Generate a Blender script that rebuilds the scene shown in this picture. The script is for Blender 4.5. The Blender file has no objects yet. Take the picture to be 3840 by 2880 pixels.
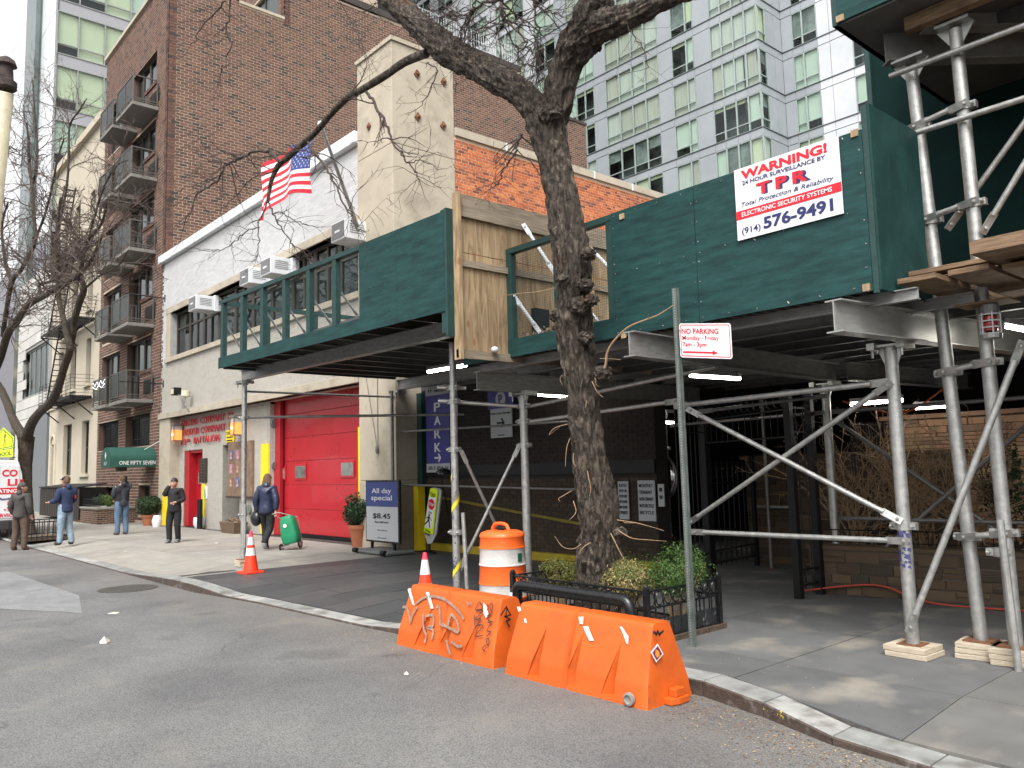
import bpy, bmesh, math, random
import numpy as np
from mathutils import Vector, Matrix, noise
SC = bpy.context.scene
COL = SC.collection
R = math.radians
random.seed(7)
# ------------------------------------------------------------------ camera, sky, sun, exposure
YAW, PITCH, ROLL, FPX = R(48.779), R(5.936), R(-1.5156), 3026.3
CAM = Vector((0, 0, 1.7))
_f = Vector((-math.sin(YAW) * math.cos(PITCH), math.cos(YAW) * math.cos(PITCH), math.sin(PITCH)))
_r0 = Vector((math.cos(YAW), math.sin(YAW), 0)); _u0 = _r0.cross(_f)
CR = _r0 * math.cos(ROLL) + _u0 * math.sin(ROLL)
CU = -_r0 * math.sin(ROLL) + _u0 * math.cos(ROLL)
cd = bpy.data.cameras.new('camera'); cam = bpy.data.objects.new('camera', cd); COL.objects.link(cam)
cd.sensor_width = 36; cd.lens = 36 * FPX / 3840; cd.clip_start = .05; cd.clip_end = 800
M = Matrix((CR, CU, -_f)).transposed().to_4x4(); M.translation = CAM
cam.matrix_world = M; SC.camera = cam
SUN_EL, SUN_AZ = R(54), R(142)
w = bpy.data.worlds.new('World'); SC.world = w; w.use_nodes = True
nt = w.node_tree; bg = nt.nodes['Background']
sky = nt.nodes.new('ShaderNodeTexSky'); sky.sky_type = 'NISHITA'; sky.sun_disc = False
sky.sun_elevation = SUN_EL; sky.sun_rotation = SUN_AZ; sky.dust_density = 6; sky.air_density = 1.2; sky.ozone_density = .6
hs = nt.nodes.new('ShaderNodeHueSaturation'); hs.inputs['Saturation'].default_value = .13
nt.links.new(sky.outputs[0], hs.inputs['Color']); nt.links.new(hs.outputs[0], bg.inputs[0])
bg.inputs[1].default_value = .15
sd = bpy.data.lights.new('sun', 'SUN'); so = bpy.data.objects.new('sun', sd); COL.objects.link(so)
sd.energy = 1.0; sd.angle = R(25); sd.color = (1, .965, .92)
# sun direction: azimuth measured clockwise from +Y
sdir = Vector((math.sin(SUN_AZ) * math.cos(SUN_EL), math.cos(SUN_AZ) * math.cos(SUN_EL), math.sin(SUN_EL)))
so.rotation_euler = sdir.to_track_quat('Z', 'Y').to_euler(); so.location = (0, -10, 30)
SC.view_settings.view_transform = 'Standard'; SC.view_settings.look = 'None'
SC.view_settings.exposure = 1.0; SC.view_settings.gamma = 1; SC.view_settings.use_curve_mapping = False
SC.render.engine = 'CYCLES'
SC.cycles.use_denoising = True
SC.cycles.max_bounces = 7; SC.cycles.transparent_max_bounces = 12; SC.cycles.caustics_reflective = False; SC.cycles.caustics_refractive = False

# ------------------------------------------------------------------ measuring helpers
def _ray(x, y): return _f + CR * ((x - 1920) / FPX) - CU * ((y - 1440) / FPX)
def Yp(x, y, Y): d = _ray(x, y); return CAM + d * (Y / d.y)
def Xp(x, y, X): d = _ray(x, y); return CAM + d * (X / d.x)
def Zp(x, y, Z): d = _ray(x, y); return CAM + d * ((Z - CAM.z) / d.z)
def proj(p):
    v = Vector(p) - CAM; z = v.dot(_f)
    if z < .1: return (-9999, -9999, z)
    return (1920 + FPX * v.dot(CR) / z, 1440 - FPX * v.dot(CU) / z, z)
# ------------------------------------------------------------------ object helpers
ORG = {}
def tag(o, label=None, cat=None, group=None, kind=None):
    if label: o['label'] = label
    if cat: o['category'] = cat
    if group: o['group'] = group
    if kind: o['kind'] = kind
    return o
def thing(name, label, cat, loc=(0, 0, 0), group=None, kind=None):
    o = bpy.data.objects.new(name, None); COL.objects.link(o); o.location = loc
    o.empty_display_size = .2; ORG[o.name] = Vector(loc)
    return tag(o, label, cat, group, kind)
def link(name, me, parent=None, m=None, org=None):
    """me is in world coordinates minus org"""
    o = bpy.data.objects.new(name, me); COL.objects.link(o)
    if m: me.materials.append(m)
    if parent: o.parent = parent; ORG[o.name] = ORG[parent.name]
    else: ORG[o.name] = Vector(org) if org else Vector((0, 0, 0)); o.location = ORG[o.name]
    return o
def copy_tree(o, parent=None):
    c = o.copy(); COL.objects.link(c); c.parent = parent
    ORG[c.name] = ORG.get(o.name, Vector())
    for ch in [x for x in o.children]: copy_tree(ch, c)
    return c
FACES = ((0, 3, 2, 1), (4, 5, 6, 7), (0, 1, 5, 4), (1, 2, 6, 5), (2, 3, 7, 6), (3, 0, 4, 7))
def frame(d):
    d = Vector(d).normalized(); a = Vector((0, 0, 1)) if abs(d.z) < .9 else Vector((1, 0, 0))
    x = d.cross(a).normalized(); y = d.cross(x).normalized(); return x, y, d
class MB:
    def __init__(s): s.v = []; s.f = []
    def add(s, vs, fs):
        n = len(s.v); s.v += [Vector(v) for v in vs]; s.f += [tuple(n + i for i in f) for f in fs]; return s
    def box(s, a, b):
        x0, y0, z0 = (min(a[i], b[i]) for i in range(3)); x1, y1, z1 = (max(a[i], b[i]) for i in range(3))
        return s.add([(x0, y0, z0), (x1, y0, z0), (x1, y1, z0), (x0, y1, z0), (x0, y0, z1), (x1, y0, z1), (x1, y1, z1), (x0, y1, z1)], FACES)
    def obox(s, O, U, V, W):
        O, U, V, W = Vector(O), Vector(U), Vector(V), Vector(W)
        if U.cross(V).dot(W) < 0: U, V = V, U
        return s.add([O, O + U, O + U + V, O + V, O + W, O + U + W, O + U + V + W, O + V + W], FACES)
    def bar(s, p, q, w, h=None, up=(0, 0, 1)):
        p, q = Vector(p), Vector(q); h = h or w; d = (q - p); up = Vector(up)
        if abs(d.normalized().dot(up)) > .98: up = Vector((1, 0, 0))
        x = d.cross(up).normalized() * w; y = x.cross(d).normalized() * h
        return s.obox(p - x / 2 - y / 2, x, y, d)
    def quad(s, *p): return s.add(p, [tuple(range(len(p)))])
    def prism(s, pts, ext):
        n = len(pts); e = Vector(ext); a = [Vector(p) for p in pts]
        nr = Vector()
        for i in range(n): nr += a[i].cross(a[(i + 1) % n])
        if nr.dot(e) < 0: a.reverse()
        return s.add(a + [p + e for p in a], [tuple(range(n - 1, -1, -1)), tuple(range(n, 2 * n))] + [(i, (i + 1) % n, n + (i + 1) % n, n + i) for i in range(n)])
    def tube(s, pts, rad, n=8, cap=True):
        pts = [Vector(p) for p in pts]; k = len(pts)
        if not isinstance(rad, (list, tuple)): rad = [rad] * k
        x = None; base = len(s.v); vs = []
        for i, p in enumerate(pts):
            d = (pts[min(i + 1, k - 1)] - pts[max(i - 1, 0)])
            if d.length < 1e-7: d = Vector((0, 0, 1))
            d.normalize()
            if x is None: x, y, _ = frame(d)
            else:
                x = (x - d * x.dot(d)); x = x.normalized() if x.length > 1e-6 else frame(d)[0]
            y = d.cross(x)
            for j in range(n):
                a = 2 * math.pi * j / n; vs.append(p + (x * math.cos(a) + y * math.sin(a)) * rad[i])
        fs = [(i * n + j, i * n + (j + 1) % n, (i + 1) * n + (j + 1) % n, (i + 1) * n + j) for i in range(k - 1) for j in range(n)]
        if cap: fs += [tuple(range(n - 1, -1, -1)), tuple((k - 1) * n + j for j in range(n))]
        return s.add(vs, fs)
    def cyl(s, p, q, r, n=12, r2=None): return s.tube([p, q], [r, r if r2 is None else r2], n)
    def lathe(s, c, prof, n=24, cap=True, sx=1, sy=1):
        c = Vector(c); k = len(prof); vs = []
        for r, z in prof:
            for j in range(n):
                a = 2 * math.pi * j / n; vs.append(c + Vector((r * math.cos(a) * sx, r * math.sin(a) * sy, z)))
        fs = [(i * n + j, i * n + (j + 1) % n, (i + 1) * n + (j + 1) % n, (i + 1) * n + j) for i in range(k - 1) for j in range(n)]
        if cap: fs += [tuple(range(n - 1, -1, -1)), tuple((k - 1) * n + j for j in range(n))]
        return s.add(vs, fs)
    def ball(s, c, r, n=10, sc=(1, 1, 1)):
        c = Vector(c); vs = []; m = n // 2 + 1
        for i in range(m + 1):
            t = math.pi * i / m
            for j in range(n):
                a = 2 * math.pi * j / n; vs.append(c + Vector((r * sc[0] * math.sin(t) * math.cos(a), r * sc[1] * math.sin(t) * math.sin(a), -r * sc[2] * math.cos(t))))
        return s.add(vs, [(i * n + j, i * n + (j + 1) % n, (i + 1) * n + (j + 1) % n, (i + 1) * n + j) for i in range(m) for j in range(n)])
    def build(s, name, m=None, parent=None, smooth=False, bevel=0, org=None, **kw):
        o0 = ORG[parent.name] if parent else (Vector(org) if org else Vector((0, 0, 0)))
        me = bpy.data.meshes.new(name); me.from_pydata([v - o0 for v in s.v], [], s.f); me.update()
        o = link(name, me, parent, m, org)
        if smooth:
            me.polygons.foreach_set('use_smooth', [True] * len(me.polygons))
            if smooth == 'auto':
                try: me.set_sharp_from_angle(angle=R(40))
                except Exception: pass
        if bevel:
            b = o.modifiers.new('b', 'BEVEL'); b.width = bevel; b.segments = 2; b.limit_method = 'ANGLE'; b.angle_limit = R(50)
        if kw: tag(o, **kw)
        return o
# ------------------------------------------------------------------ materials
def _n(nt, t, **k):
    n = nt.nodes.new(t)
    for a, b in k.items(): setattr(n, a, b)
    return n
def c4(c): return (c[0], c[1], c[2], 1)
def newmat(name):
    m = bpy.data.materials.new(name); m.use_nodes = True; nt = m.node_tree
    return m, nt, nt.nodes['Principled BSDF']
def vary(nt, col, var, scale, det=5, stretch=None):
    """base colour with two scales of procedural variation in world space"""
    g = _n(nt, 'ShaderNodeNewGeometry'); src = g.outputs['Position']
    if stretch:
        mp = _n(nt, 'ShaderNodeMapping'); mp.inputs['Scale'].default_value = stretch; nt.links.new(src, mp.inputs[0]); src = mp.outputs[0]
    t = _n(nt, 'ShaderNodeTexNoise'); t.inputs['Scale'].default_value = scale; t.inputs['Detail'].default_value = det; t.inputs['Roughness'].default_value = .65
    nt.links.new(src, t.inputs['Vector'])
    r = _n(nt, 'ShaderNodeValToRGB'); e = r.color_ramp.elements
    e[0].position = .3; e[1].position = .7
    e[0].color = c4([max(0, x * (1 - var)) for x in col]); e[1].color = c4([min(1, x * (1 + var)) for x in col])
    nt.links.new(t.outputs[0], r.inputs[0]); return r.outputs[0], t, src
def mat(name, col, rough=.7, metal=0, var=.15, scale=4, bump=.0, bscale=60, stretch=None, spec=.5, coat=0, emit=None, dirt=None, rvar=.1):
    m, nt, b = newmat(name)
    out, t, src = vary(nt, col, var, scale, stretch=stretch)
    if dirt:  # (colour, scale, threshold, strength)
        d = _n(nt, 'ShaderNodeTexNoise'); d.inputs['Scale'].default_value = dirt[1]; d.inputs['Detail'].default_value = 8; d.inputs['Roughness'].default_value = .7
        nt.links.new(src, d.inputs['Vector'])
        mr = _n(nt, 'ShaderNodeMapRange'); mr.inputs[1].default_value = dirt[2]; mr.inputs[2].default_value = dirt[2] + .12; mr.inputs[4].default_value = dirt[3]
        nt.links.new(d.outputs[0], mr.inputs[0])
        mx = _n(nt, 'ShaderNodeMixRGB'); mx.inputs[2].default_value = c4(dirt[0]); nt.links.new(mr.outputs[0], mx.inputs[0]); nt.links.new(out, mx.inputs[1]); out = mx.outputs[0]
    nt.links.new(out, b.inputs['Base Color'])
    b.inputs['Metallic'].default_value = metal; b.inputs['Specular IOR Level'].default_value = spec
    b.inputs['Coat Weight'].default_value = coat
    mr = _n(nt, 'ShaderNodeMapRange'); mr.inputs[3].default_value = max(.02, rough - rvar); mr.inputs[4].default_value = min(1, rough + rvar)
    nt.links.new(t.outputs[0], mr.inputs[0]); nt.links.new(mr.outputs[0], b.inputs['Roughness'])
    if bump:
        bt = _n(nt, 'ShaderNodeTexNoise'); bt.inputs['Scale'].default_value = bscale; bt.inputs['Detail'].default_value = 4; nt.links.new(src, bt.inputs['Vector'])
        bp = _n(nt, 'ShaderNodeBump'); bp.inputs['Strength'].default_value = bump; bp.inputs['Distance'].default_value = .02
        nt.links.new(bt.outputs[0], bp.inputs['Height']); nt.links.new(bp.outputs[0], b.inputs['Normal'])
    if emit: b.inputs['Emission Color'].default_value = c4(emit[0]); b.inputs['Emission Strength'].default_value = emit[1]
    return m
def randmat(name, cols, rough=.8, var=.12, scale=12, bump=.25, bscale=90, spec=.3, stain=None):
    """each piece draws its own colour (bricks, stones, flags)"""
    m, nt, b = newmat(name)
    g = _n(nt, 'ShaderNodeNewGeometry'); oi = _n(nt, 'ShaderNodeObjectInfo')
    a = _n(nt, 'ShaderNodeMath', operation='ADD'); nt.links.new(g.outputs['Random Per Island'], a.inputs[0]); nt.links.new(oi.outputs['Random'], a.inputs[1])
    fr = _n(nt, 'ShaderNodeMath', operation='FRACT'); nt.links.new(a.outputs[0], fr.inputs[0])
    r = _n(nt, 'ShaderNodeValToRGB'); cr = r.color_ramp; cr.interpolation = 'CONSTANT'
    tot = sum(c[1] for c in cols); p = 0
    while len(cr.elements) < len(cols): cr.elements.new(.5)
    for e, (c, wt) in zip(cr.elements, cols): e.position = p; e.color = c4(c); p += wt / tot
    nt.links.new(fr.outputs[0], r.inputs[0])
    t = _n(nt, 'ShaderNodeTexNoise'); t.inputs['Scale'].default_value = scale; t.inputs['Detail'].default_value = 6; nt.links.new(g.outputs['Position'], t.inputs['Vector'])
    mr = _n(nt, 'ShaderNodeMapRange'); mr.inputs[3].default_value = 1 - var * 2; mr.inputs[4].default_value = 1 + var * 2; nt.links.new(t.outputs[0], mr.inputs[0])
    mx = _n(nt, 'ShaderNodeVectorMath', operation='SCALE'); nt.links.new(r.outputs[0], mx.inputs[0]); nt.links.new(mr.outputs[0], mx.inputs['Scale'])
    out = mx.outputs[0]
    if stain:
        d = _n(nt, 'ShaderNodeTexNoise'); d.inputs['Scale'].default_value = stain[1]; d.inputs['Detail'].default_value = 7; nt.links.new(g.outputs['Position'], d.inputs['Vector'])
        m2 = _n(nt, 'ShaderNodeMapRange'); m2.inputs[1].default_value = stain[2]; m2.inputs[2].default_value = stain[2] + .18; m2.inputs[4].default_value = stain[3]; nt.links.new(d.outputs[0], m2.inputs[0])
        q = _n(nt, 'ShaderNodeMixRGB'); q.inputs[2].default_value = c4(stain[0]); nt.links.new(m2.outputs[0], q.inputs[0]); nt.links.new(out, q.inputs[1]); out = q.outputs[0]
    nt.links.new(out, b.inputs['Base Color']); b.inputs['Roughness'].default_value = rough; b.inputs['Specular IOR Level'].default_value = spec
    if bump:
        bt = _n(nt, 'ShaderNodeTexNoise'); bt.inputs['Scale'].default_value = bscale; nt.links.new(g.outputs['Position'], bt.inputs['Vector'])
        bp = _n(nt, 'ShaderNodeBump'); bp.inputs['Strength'].default_value = bump; bp.inputs['Distance'].default_value = .01
        nt.links.new(bt.outputs[0], bp.inputs['Height']); nt.links.new(bp.outputs[0], b.inputs['Normal'])
    return m
def glassmat(name, tint=(.6, .75, .68), refl=1.0, trans=.75):
    m, nt, b = newmat(name); nt.nodes.remove(b); o = nt.nodes['Material Output']
    tr = _n(nt, 'ShaderNodeBsdfTransparent'); tr.inputs[0].default_value = c4(tint)
    gl = _n(nt, 'ShaderNodeBsdfGlossy'); gl.inputs['Roughness'].default_value = .03; gl.inputs[0].default_value = (.9, .95, .95, 1)
    lw = _n(nt, 'ShaderNodeFresnel'); lw.inputs[0].default_value = 1.5
    g = _n(nt, 'ShaderNodeNewGeometry'); t = _n(nt, 'ShaderNodeTexNoise'); t.inputs['Scale'].default_value = 1.2; nt.links.new(g.outputs['Position'], t.inputs['Vector'])
    bp = _n(nt, 'ShaderNodeBump'); bp.inputs['Strength'].default_value = .12; bp.inputs['Distance'].default_value = .05; nt.links.new(t.outputs[0], bp.inputs['Height']); nt.links.new(bp.outputs[0], gl.inputs['Normal'])
    mr = _n(nt, 'ShaderNodeMapRange'); mr.inputs[1].default_value = 0; mr.inputs[2].default_value = 1; mr.inputs[3].default_value = 0.04 * refl; mr.inputs[4].default_value = min(1, 1.0 * refl); nt.links.new(lw.outputs[0], mr.inputs[0])
    ms = _n(nt, 'ShaderNodeMixShader'); nt.links.new(mr.outputs[0], ms.inputs[0]); nt.links.new(tr.outputs[0], ms.inputs[1]); nt.links.new(gl.outputs[0], ms.inputs[2]); nt.links.new(ms.outputs[0], o.inputs[0])
    return m
# ------------------------------------------------------------------ pieces on a wall plane
def cells(u0, u1, v0, v1, holes):
    us = sorted({u0, u1, *[min(max(h[i], u0), u1) for h in holes for i in (0, 1)]}); vs = sorted({v0, v1, *[min(max(h[i], v0), v1) for h in holes for i in (2, 3)]})
    for a, b in zip(us, us[1:]):
        if b - a < 1e-5: continue
        for c, d in zip(vs, vs[1:]):
            if d - c < 1e-5: continue
            mu, mv = (a + b) / 2, (c + d) / 2
            if not any(h[0] < mu < h[1] and h[2] < mv < h[3] for h in holes): yield a, b, c, d
def wall(name, O, U, N, u0, u1, v0, v1, holes, t, m, parent):
    """slab whose front face lies on the plane O + uU + vZ; thickness t goes along -N"""
    O, U, N = Vector(O), Vector(U), Vector(N); Z = Vector((0, 0, 1)); mb = MB()
    for a, b, c, d in cells(u0, u1, v0, v1, holes): mb.obox(O + U * a + Z * c - N * t, U * (b - a), Z * (d - c), N * t)
    return mb.build(name, m, parent)
def bricks(parent, O, U, N, u0, u1, v0, v1, holes, L, H, m, joint=.01, proud=.008, header=0, n_ind=300, name='brick', jit=.0015, bounds=None, offs=.5, roman=False):
    O, U, N = Vector(O), Vector(U).normalized(), Vector(N).normalized(); Z = Vector((0, 0, 1)); rnd = random.Random(hash((round(O.x, 2), round(u0, 2), L)) & 0xffff)
    out = []; nrow = int((v1 - v0) / H)
    for r in range(nrow):
        z0 = v0 + r * H; z1 = z0 + H - joint
        ll = L / 2 if (header and r % header == header - 1) else L
        u = u0 - (ll * offs if r % 2 else 0)
        if bounds:
            pa, pb = bounds(z0)
        else: pa, pb = u0, u1
        while u < u1:
            a, b = max(u, pa), min(u + ll - joint, pb); u += ll
            if b - a < .03: continue
            segs = [(a, b)]
            for h in holes:
                if h[2] < z1 - .01 and h[3] > z0 + .01:
                    ns = []
                    for s0, s1 in segs:
                        if h[1] <= s0 or h[0] >= s1: ns.append((s0, s1)); continue
                        if h[0] - s0 > .03: ns.append((s0, h[0]))
                        if s1 - h[1] > .03: ns.append((h[1], s1))
                    segs = ns
            for s0, s1 in segs:
                p = O + U * ((s0 + s1) / 2) + Z * ((z0 + z1) / 2); x, y, d = proj(p)
                if -250 < x < 4100 and -250 < y < 3100: out.append((d if 0 < x < 3840 and 0 < y < 2880 else d + 500, s0, s1, z0, z1))
    out.sort(key=lambda q: q[0]); cache = {}; org = ORG[parent.name]; NU = N.cross(U)
    rot = Matrix((U, Z, N)).transposed() if U.cross(Z).dot(N) > 0 else Matrix((-U, Z, N)).transposed()
    for _, s0, s1, z0, z1 in out[:n_ind]:
        k = round(s1 - s0, 3)
        if k not in cache:
            w2, h2 = (s1 - s0) / 2, (z1 - z0) / 2; me = bpy.data.meshes.new(name)
            me.from_pydata([(-w2, -h2, -.01), (w2, -h2, -.01), (w2, h2, -.01), (-w2, h2, -.01), (-w2 + .001, -h2 + .001, proud), (w2 - .001, -h2 + .001, proud), (w2 - .001, h2 - .001, proud), (-w2 + .001, h2 - .001, proud)], [], FACES)
            me.materials.append(m); cache[k] = me
        o = bpy.data.objects.new(name, cache[k]); COL.objects.link(o); o.parent = parent
        mm = rot.to_4x4(); mm.translation = O + U * ((s0 + s1) / 2) + Z * ((z0 + z1) / 2) + N * rnd.uniform(-jit, jit) - org
        o.matrix_local = mm
    rest = out[n_ind:]
    if rest:
        n = len(rest); A = np.array([q[1:] for q in rest]); d = proud + np.array([rnd.uniform(-jit, jit) for _ in rest])
        Oa, Ua, Na, Za = (np.array(v) for v in (O - org, U, N, Z))
        vs = np.zeros((n, 8, 3))
        for i, (su, sv, sn) in enumerate(((0, 2, 0), (1, 2, 0), (1, 3, 0), (0, 3, 0), (0, 2, 1), (1, 2, 1), (1, 3, 1), (0, 3, 1))):
            vs[:, i] = Oa + A[:, su:su + 1] * Ua + A[:, sv:sv + 1] * Za + (d[:, None] if sn else -.01) * Na
        F = np.array([FACES[i] for i in (1, 2, 3, 4, 5)] if U.cross(Z).dot(N) > 0 else [FACES[i][::-1] for i in (1, 2, 3, 4, 5)])
        fs = (F[None] + (np.arange(n) * 8)[:, None, None]).reshape(-1, 4)
        me = bpy.data.meshes.new(name + '_courses'); me.vertices.add(n * 8); me.vertices.foreach_set('co', vs.reshape(-1))
        me.loops.add(fs.size); me.loops.foreach_set('vertex_index', fs.reshape(-1).astype(np.int32))
        me.polygons.add(len(fs)); me.polygons.foreach_set('loop_start', np.arange(len(fs), dtype=np.int32) * 4); me.polygons.foreach_set('use_smooth', np.zeros(len(fs), dtype=bool)); me.update(calc_edges=True); me.validate()
        o = link(name + '_courses', me, parent, m); o['kind'] = 'stuff'
    return len(out)
def text(s, h, parent, m, O, U, N=None, depth=.004, bold=.0, width=None, name='lettering', align='LEFT', shear=0, V=None, spacing=1.0, caps=None):
    """lettering: baseline start O, running along U, height h of a capital"""
    c = bpy.data.curves.new('t', 'FONT'); c.body = s; c.size = h / .70; c.extrude = depth / 2; c.offset = bold * h; c.shear = shear; c.space_character = spacing; c.resolution_u = 3
    t = bpy.data.objects.new('t', c); COL.objects.link(t)
    dg = bpy.context.evaluated_depsgraph_get(); me = bpy.data.meshes.new_from_object(t.evaluated_get(dg)); bpy.data.objects.remove(t)
    if not len(me.vertices): return None
    O = Vector(O); U = Vector(U).normalized(); V = Vector(V).normalized() if V else Vector((0, 0, 1)); W = U.cross(V).normalized()
    xs = [v.co.x for v in me.vertices]; x0, x1 = min(xs), max(xs); k = (width / (x1 - x0)) if width else 1
    off = {'LEFT': -x0, 'CENTER': -(x0 + x1) / 2, 'RIGHT': -x1}[align]; org = ORG[parent.name]
    for v in me.vertices: v.co = O + U * ((v.co.x + off) * k) + V * v.co.y + W * (v.co.z + depth / 2 + .001) - org
    me.materials.clear(); return link(name, me, parent, m)
def smooth_path(pts, n=6):
    pts = [Vector(p) for p in pts]; out = []
    for i in range(len(pts) - 1):
        p0, p1, p2, p3 = pts[max(i - 1, 0)], pts[i], pts[i + 1], pts[min(i + 2, len(pts) - 1)]
        for k in range(n):
            t = k / n; out.append(.5 * ((2 * p1) + (p2 - p0) * t + (2 * p0 - 5 * p1 + 4 * p2 - p3) * t * t + (3 * p1 - p0 - 3 * p2 + p3) * t ** 3))
    return out + [pts[-1]]
X1, Y1, Z1 = Vector((1, 0, 0)), Vector((0, 1, 0)), Vector((0, 0, 1))
# ------------------------------------------------------------------ shared materials
MT = {}
MT['white'] = mat('white_paint', (.72, .73, .74), .5, var=.06, scale=2)
MT['black'] = mat('black_metal', (.008, .008, .009), .5, var=.4, scale=9, bump=.1, spec=.3)
MT['glossblack'] = mat('black_gloss_paint', (.01, .011, .012), .28, var=.3, scale=20, bump=.08, dirt=((.09, .085, .08), 30, .62, .7))
MT['darkint'] = mat('dark_interior', (.012, .012, .012), .9, var=.5, scale=2)
MT['galv'] = mat('galvanised_pipe', (.40, .40, .385), .42, metal=.65, var=.24, scale=16, bump=.15, bscale=70, dirt=((.16, .13, .11), 26, .6, .7), rvar=.15)
MT['galvdark'] = mat('weathered_pipe', (.20, .195, .19), .5, metal=.55, var=.25, scale=9, bump=.12, dirt=((.12, .07, .05), 22, .6, .6))
MT['beam'] = mat('galvanised_beam', (.27, .265, .255), .5, metal=.45, var=.28, scale=4, bump=.08, stretch=(2, 2, 8), dirt=((.12, .08, .06), 9, .62, .55))
MT['joist'] = mat('dark_joist', (.10, .098, .095), .55, metal=.35, var=.25, scale=4)
MT['rust'] = mat('rusty_steel', (.17, .075, .035), .85, var=.45, scale=14, bump=.5)
def plymat(name, col, var, grain):
    m = mat(name, col, .62, var=var, scale=2.2, bump=.14, bscale=24, stretch=grain, spec=.22, dirt=(tuple(min(1, c * 1.9 + .012) for c in col), 5, .60, .7))
    return m
MT['green'] = plymat('green_plywood_paint', (.0125, .047, .0455), .42, (1.2, 1.2, 7))
MT['greenv'] = plymat('green_plywood_side', (.011, .042, .039), .35, (1.2, 1.2, 1))
MT['greenf'] = mat('green_frame_paint', (.010, .042, .038), .55, var=.3, scale=8, bump=.2, dirt=((.09, .10, .09), 18, .66, .6))
def woodmat(name, c1, c2, stretch=(1, 1, .12), knots=True, sc=14):
    m, nt, b = newmat(name); g = _n(nt, 'ShaderNodeNewGeometry'); mp = _n(nt, 'ShaderNodeMapping'); mp.inputs['Scale'].default_value = stretch; nt.links.new(g.outputs['Position'], mp.inputs[0])
    t = _n(nt, 'ShaderNodeTexNoise'); t.inputs['Scale'].default_value = sc; t.inputs['Detail'].default_value = 8; t.inputs['Distortion'].default_value = 1.6; nt.links.new(mp.outputs[0], t.inputs['Vector'])
    r = _n(nt, 'ShaderNodeValToRGB'); e = r.color_ramp.elements; e[0].position = .32; e[1].position = .66; e[0].color = c4(c1); e[1].color = c4(c2); nt.links.new(t.outputs[0], r.inputs[0]); out = r.outputs[0]
    t2 = _n(nt, 'ShaderNodeTexNoise'); t2.inputs['Scale'].default_value = 1.3; t2.inputs['Detail'].default_value = 4; nt.links.new(g.outputs['Position'], t2.inputs['Vector'])
    mr = _n(nt, 'ShaderNodeMapRange'); mr.inputs[3].default_value = .62; mr.inputs[4].default_value = 1.35; nt.links.new(t2.outputs[0], mr.inputs[0])
    sv = _n(nt, 'ShaderNodeVectorMath', operation='SCALE'); nt.links.new(out, sv.inputs[0]); nt.links.new(mr.outputs[0], sv.inputs['Scale']); out = sv.outputs[0]
    if knots:
        v = _n(nt, 'ShaderNodeTexVoronoi'); v.inputs['Scale'].default_value = 5.5; mp2 = _n(nt, 'ShaderNodeMapping'); mp2.inputs['Scale'].default_value = (1, 1, .55); nt.links.new(g.outputs['Position'], mp2.inputs[0]); nt.links.new(mp2.outputs[0], v.inputs['Vector'])
        m3 = _n(nt, 'ShaderNodeMapRange'); m3.inputs[1].default_value = .10; m3.inputs[2].default_value = .19; m3.inputs[3].default_value = .8; m3.inputs[4].default_value = 0; nt.links.new(v.outputs[0], m3.inputs[0])
        mx = _n(nt, 'ShaderNodeMixRGB'); mx.inputs[2].default_value = (.23, .10, .035, 1); nt.links.new(m3.outputs[0], mx.inputs[0]); nt.links.new(out, mx.inputs[1]); out = mx.outputs[0]
    nt.links.new(out, b.inputs['Base Color']); b.inputs['Roughness'].default_value = .8
    bp = _n(nt, 'ShaderNodeBump'); bp.inputs['Strength'].default_value = .3; bp.inputs['Distance'].default_value = .01; nt.links.new(t.outputs[0], bp.inputs['Height']); nt.links.new(bp.outputs[0], b.inputs['Normal'])
    return m
MT['ply'] = woodmat('raw_plywood', (.19, .125, .065), (.40, .29, .17))
MT['lumber'] = woodmat('grey_lumber', (.17, .135, .095), (.33, .27, .20), (.6, .15, 3), knots=False)
MT['plank'] = woodmat('scaffold_plank', (.10, .058, .032), (.24, .155, .09), (.25, .25, 3), knots=False)
MT['block'] = woodmat('sill_block_wood', (.36, .29, .21), (.56, .49, .38), (.3, .3, 5), knots=False, sc=22)
MT['stone'] = mat('limestone', (.42, .37, .29), .85, var=.12, scale=1.6, bump=.15, bscale=45, dirt=((.25, .215, .165), 1.1, .52, .55))
MT['conc'] = mat('concrete', (.29, .275, .245), .9, var=.14, scale=3, bump=.2, dirt=((.17, .16, .14), 2.4, .55, .5))
MT['red'] = mat('red_door_paint', (.40, .008, .017), .3, var=.06, scale=2, coat=.25)
MT['redtrim'] = mat('red_trim_paint', (.36, .010, .018), .45, var=.08)
MT['yellow'] = mat('yellow_paint', (.80, .60, .015), .5, var=.08, scale=6, dirt=((.35, .25, .03), 12, .62, .6))
MT['orange'] = mat('orange_plastic', (.53, .092, .009), .5, var=.14, scale=3, bump=.12, bscale=14, dirt=((.24, .075, .02), 4, .57, .6), coat=.0)
MT['glass'] = glassmat('window_glass', (.55, .62, .6), 1.25)
MT['glassdark'] = glassmat('dark_window_glass', (.35, .4, .4), 1.5)
MT['bronze'] = mat('bronze_window_frame', (.065, .055, .045), .5, metal=.3, var=.2)
MT['alu'] = mat('aluminium_frame', (.30, .31, .30), .4, metal=.4, var=.1)
MT['curtain'] = mat('curtain_cloth', (.52, .50, .45), .9, var=.2, scale=9, stretch=(3, 3, .1))
MT['tube'] = mat('lit_fluorescent_tube', (.9, .9, .9), .5, var=0, emit=((1, .97, .88), 15.0))
MT['plastic_white'] = mat('white_plastic', (.66, .68, .70), .5, var=.05)
MT['terra'] = mat('terracotta', (.33, .115, .055), .8, var=.15, scale=5, bump=.15, dirt=((.42, .25, .17), 7, .6, .4))
MT['soil'] = mat('soil_mulch', (.09, .062, .042), .95, var=.6, scale=30, bump=1, bscale=60)

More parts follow.
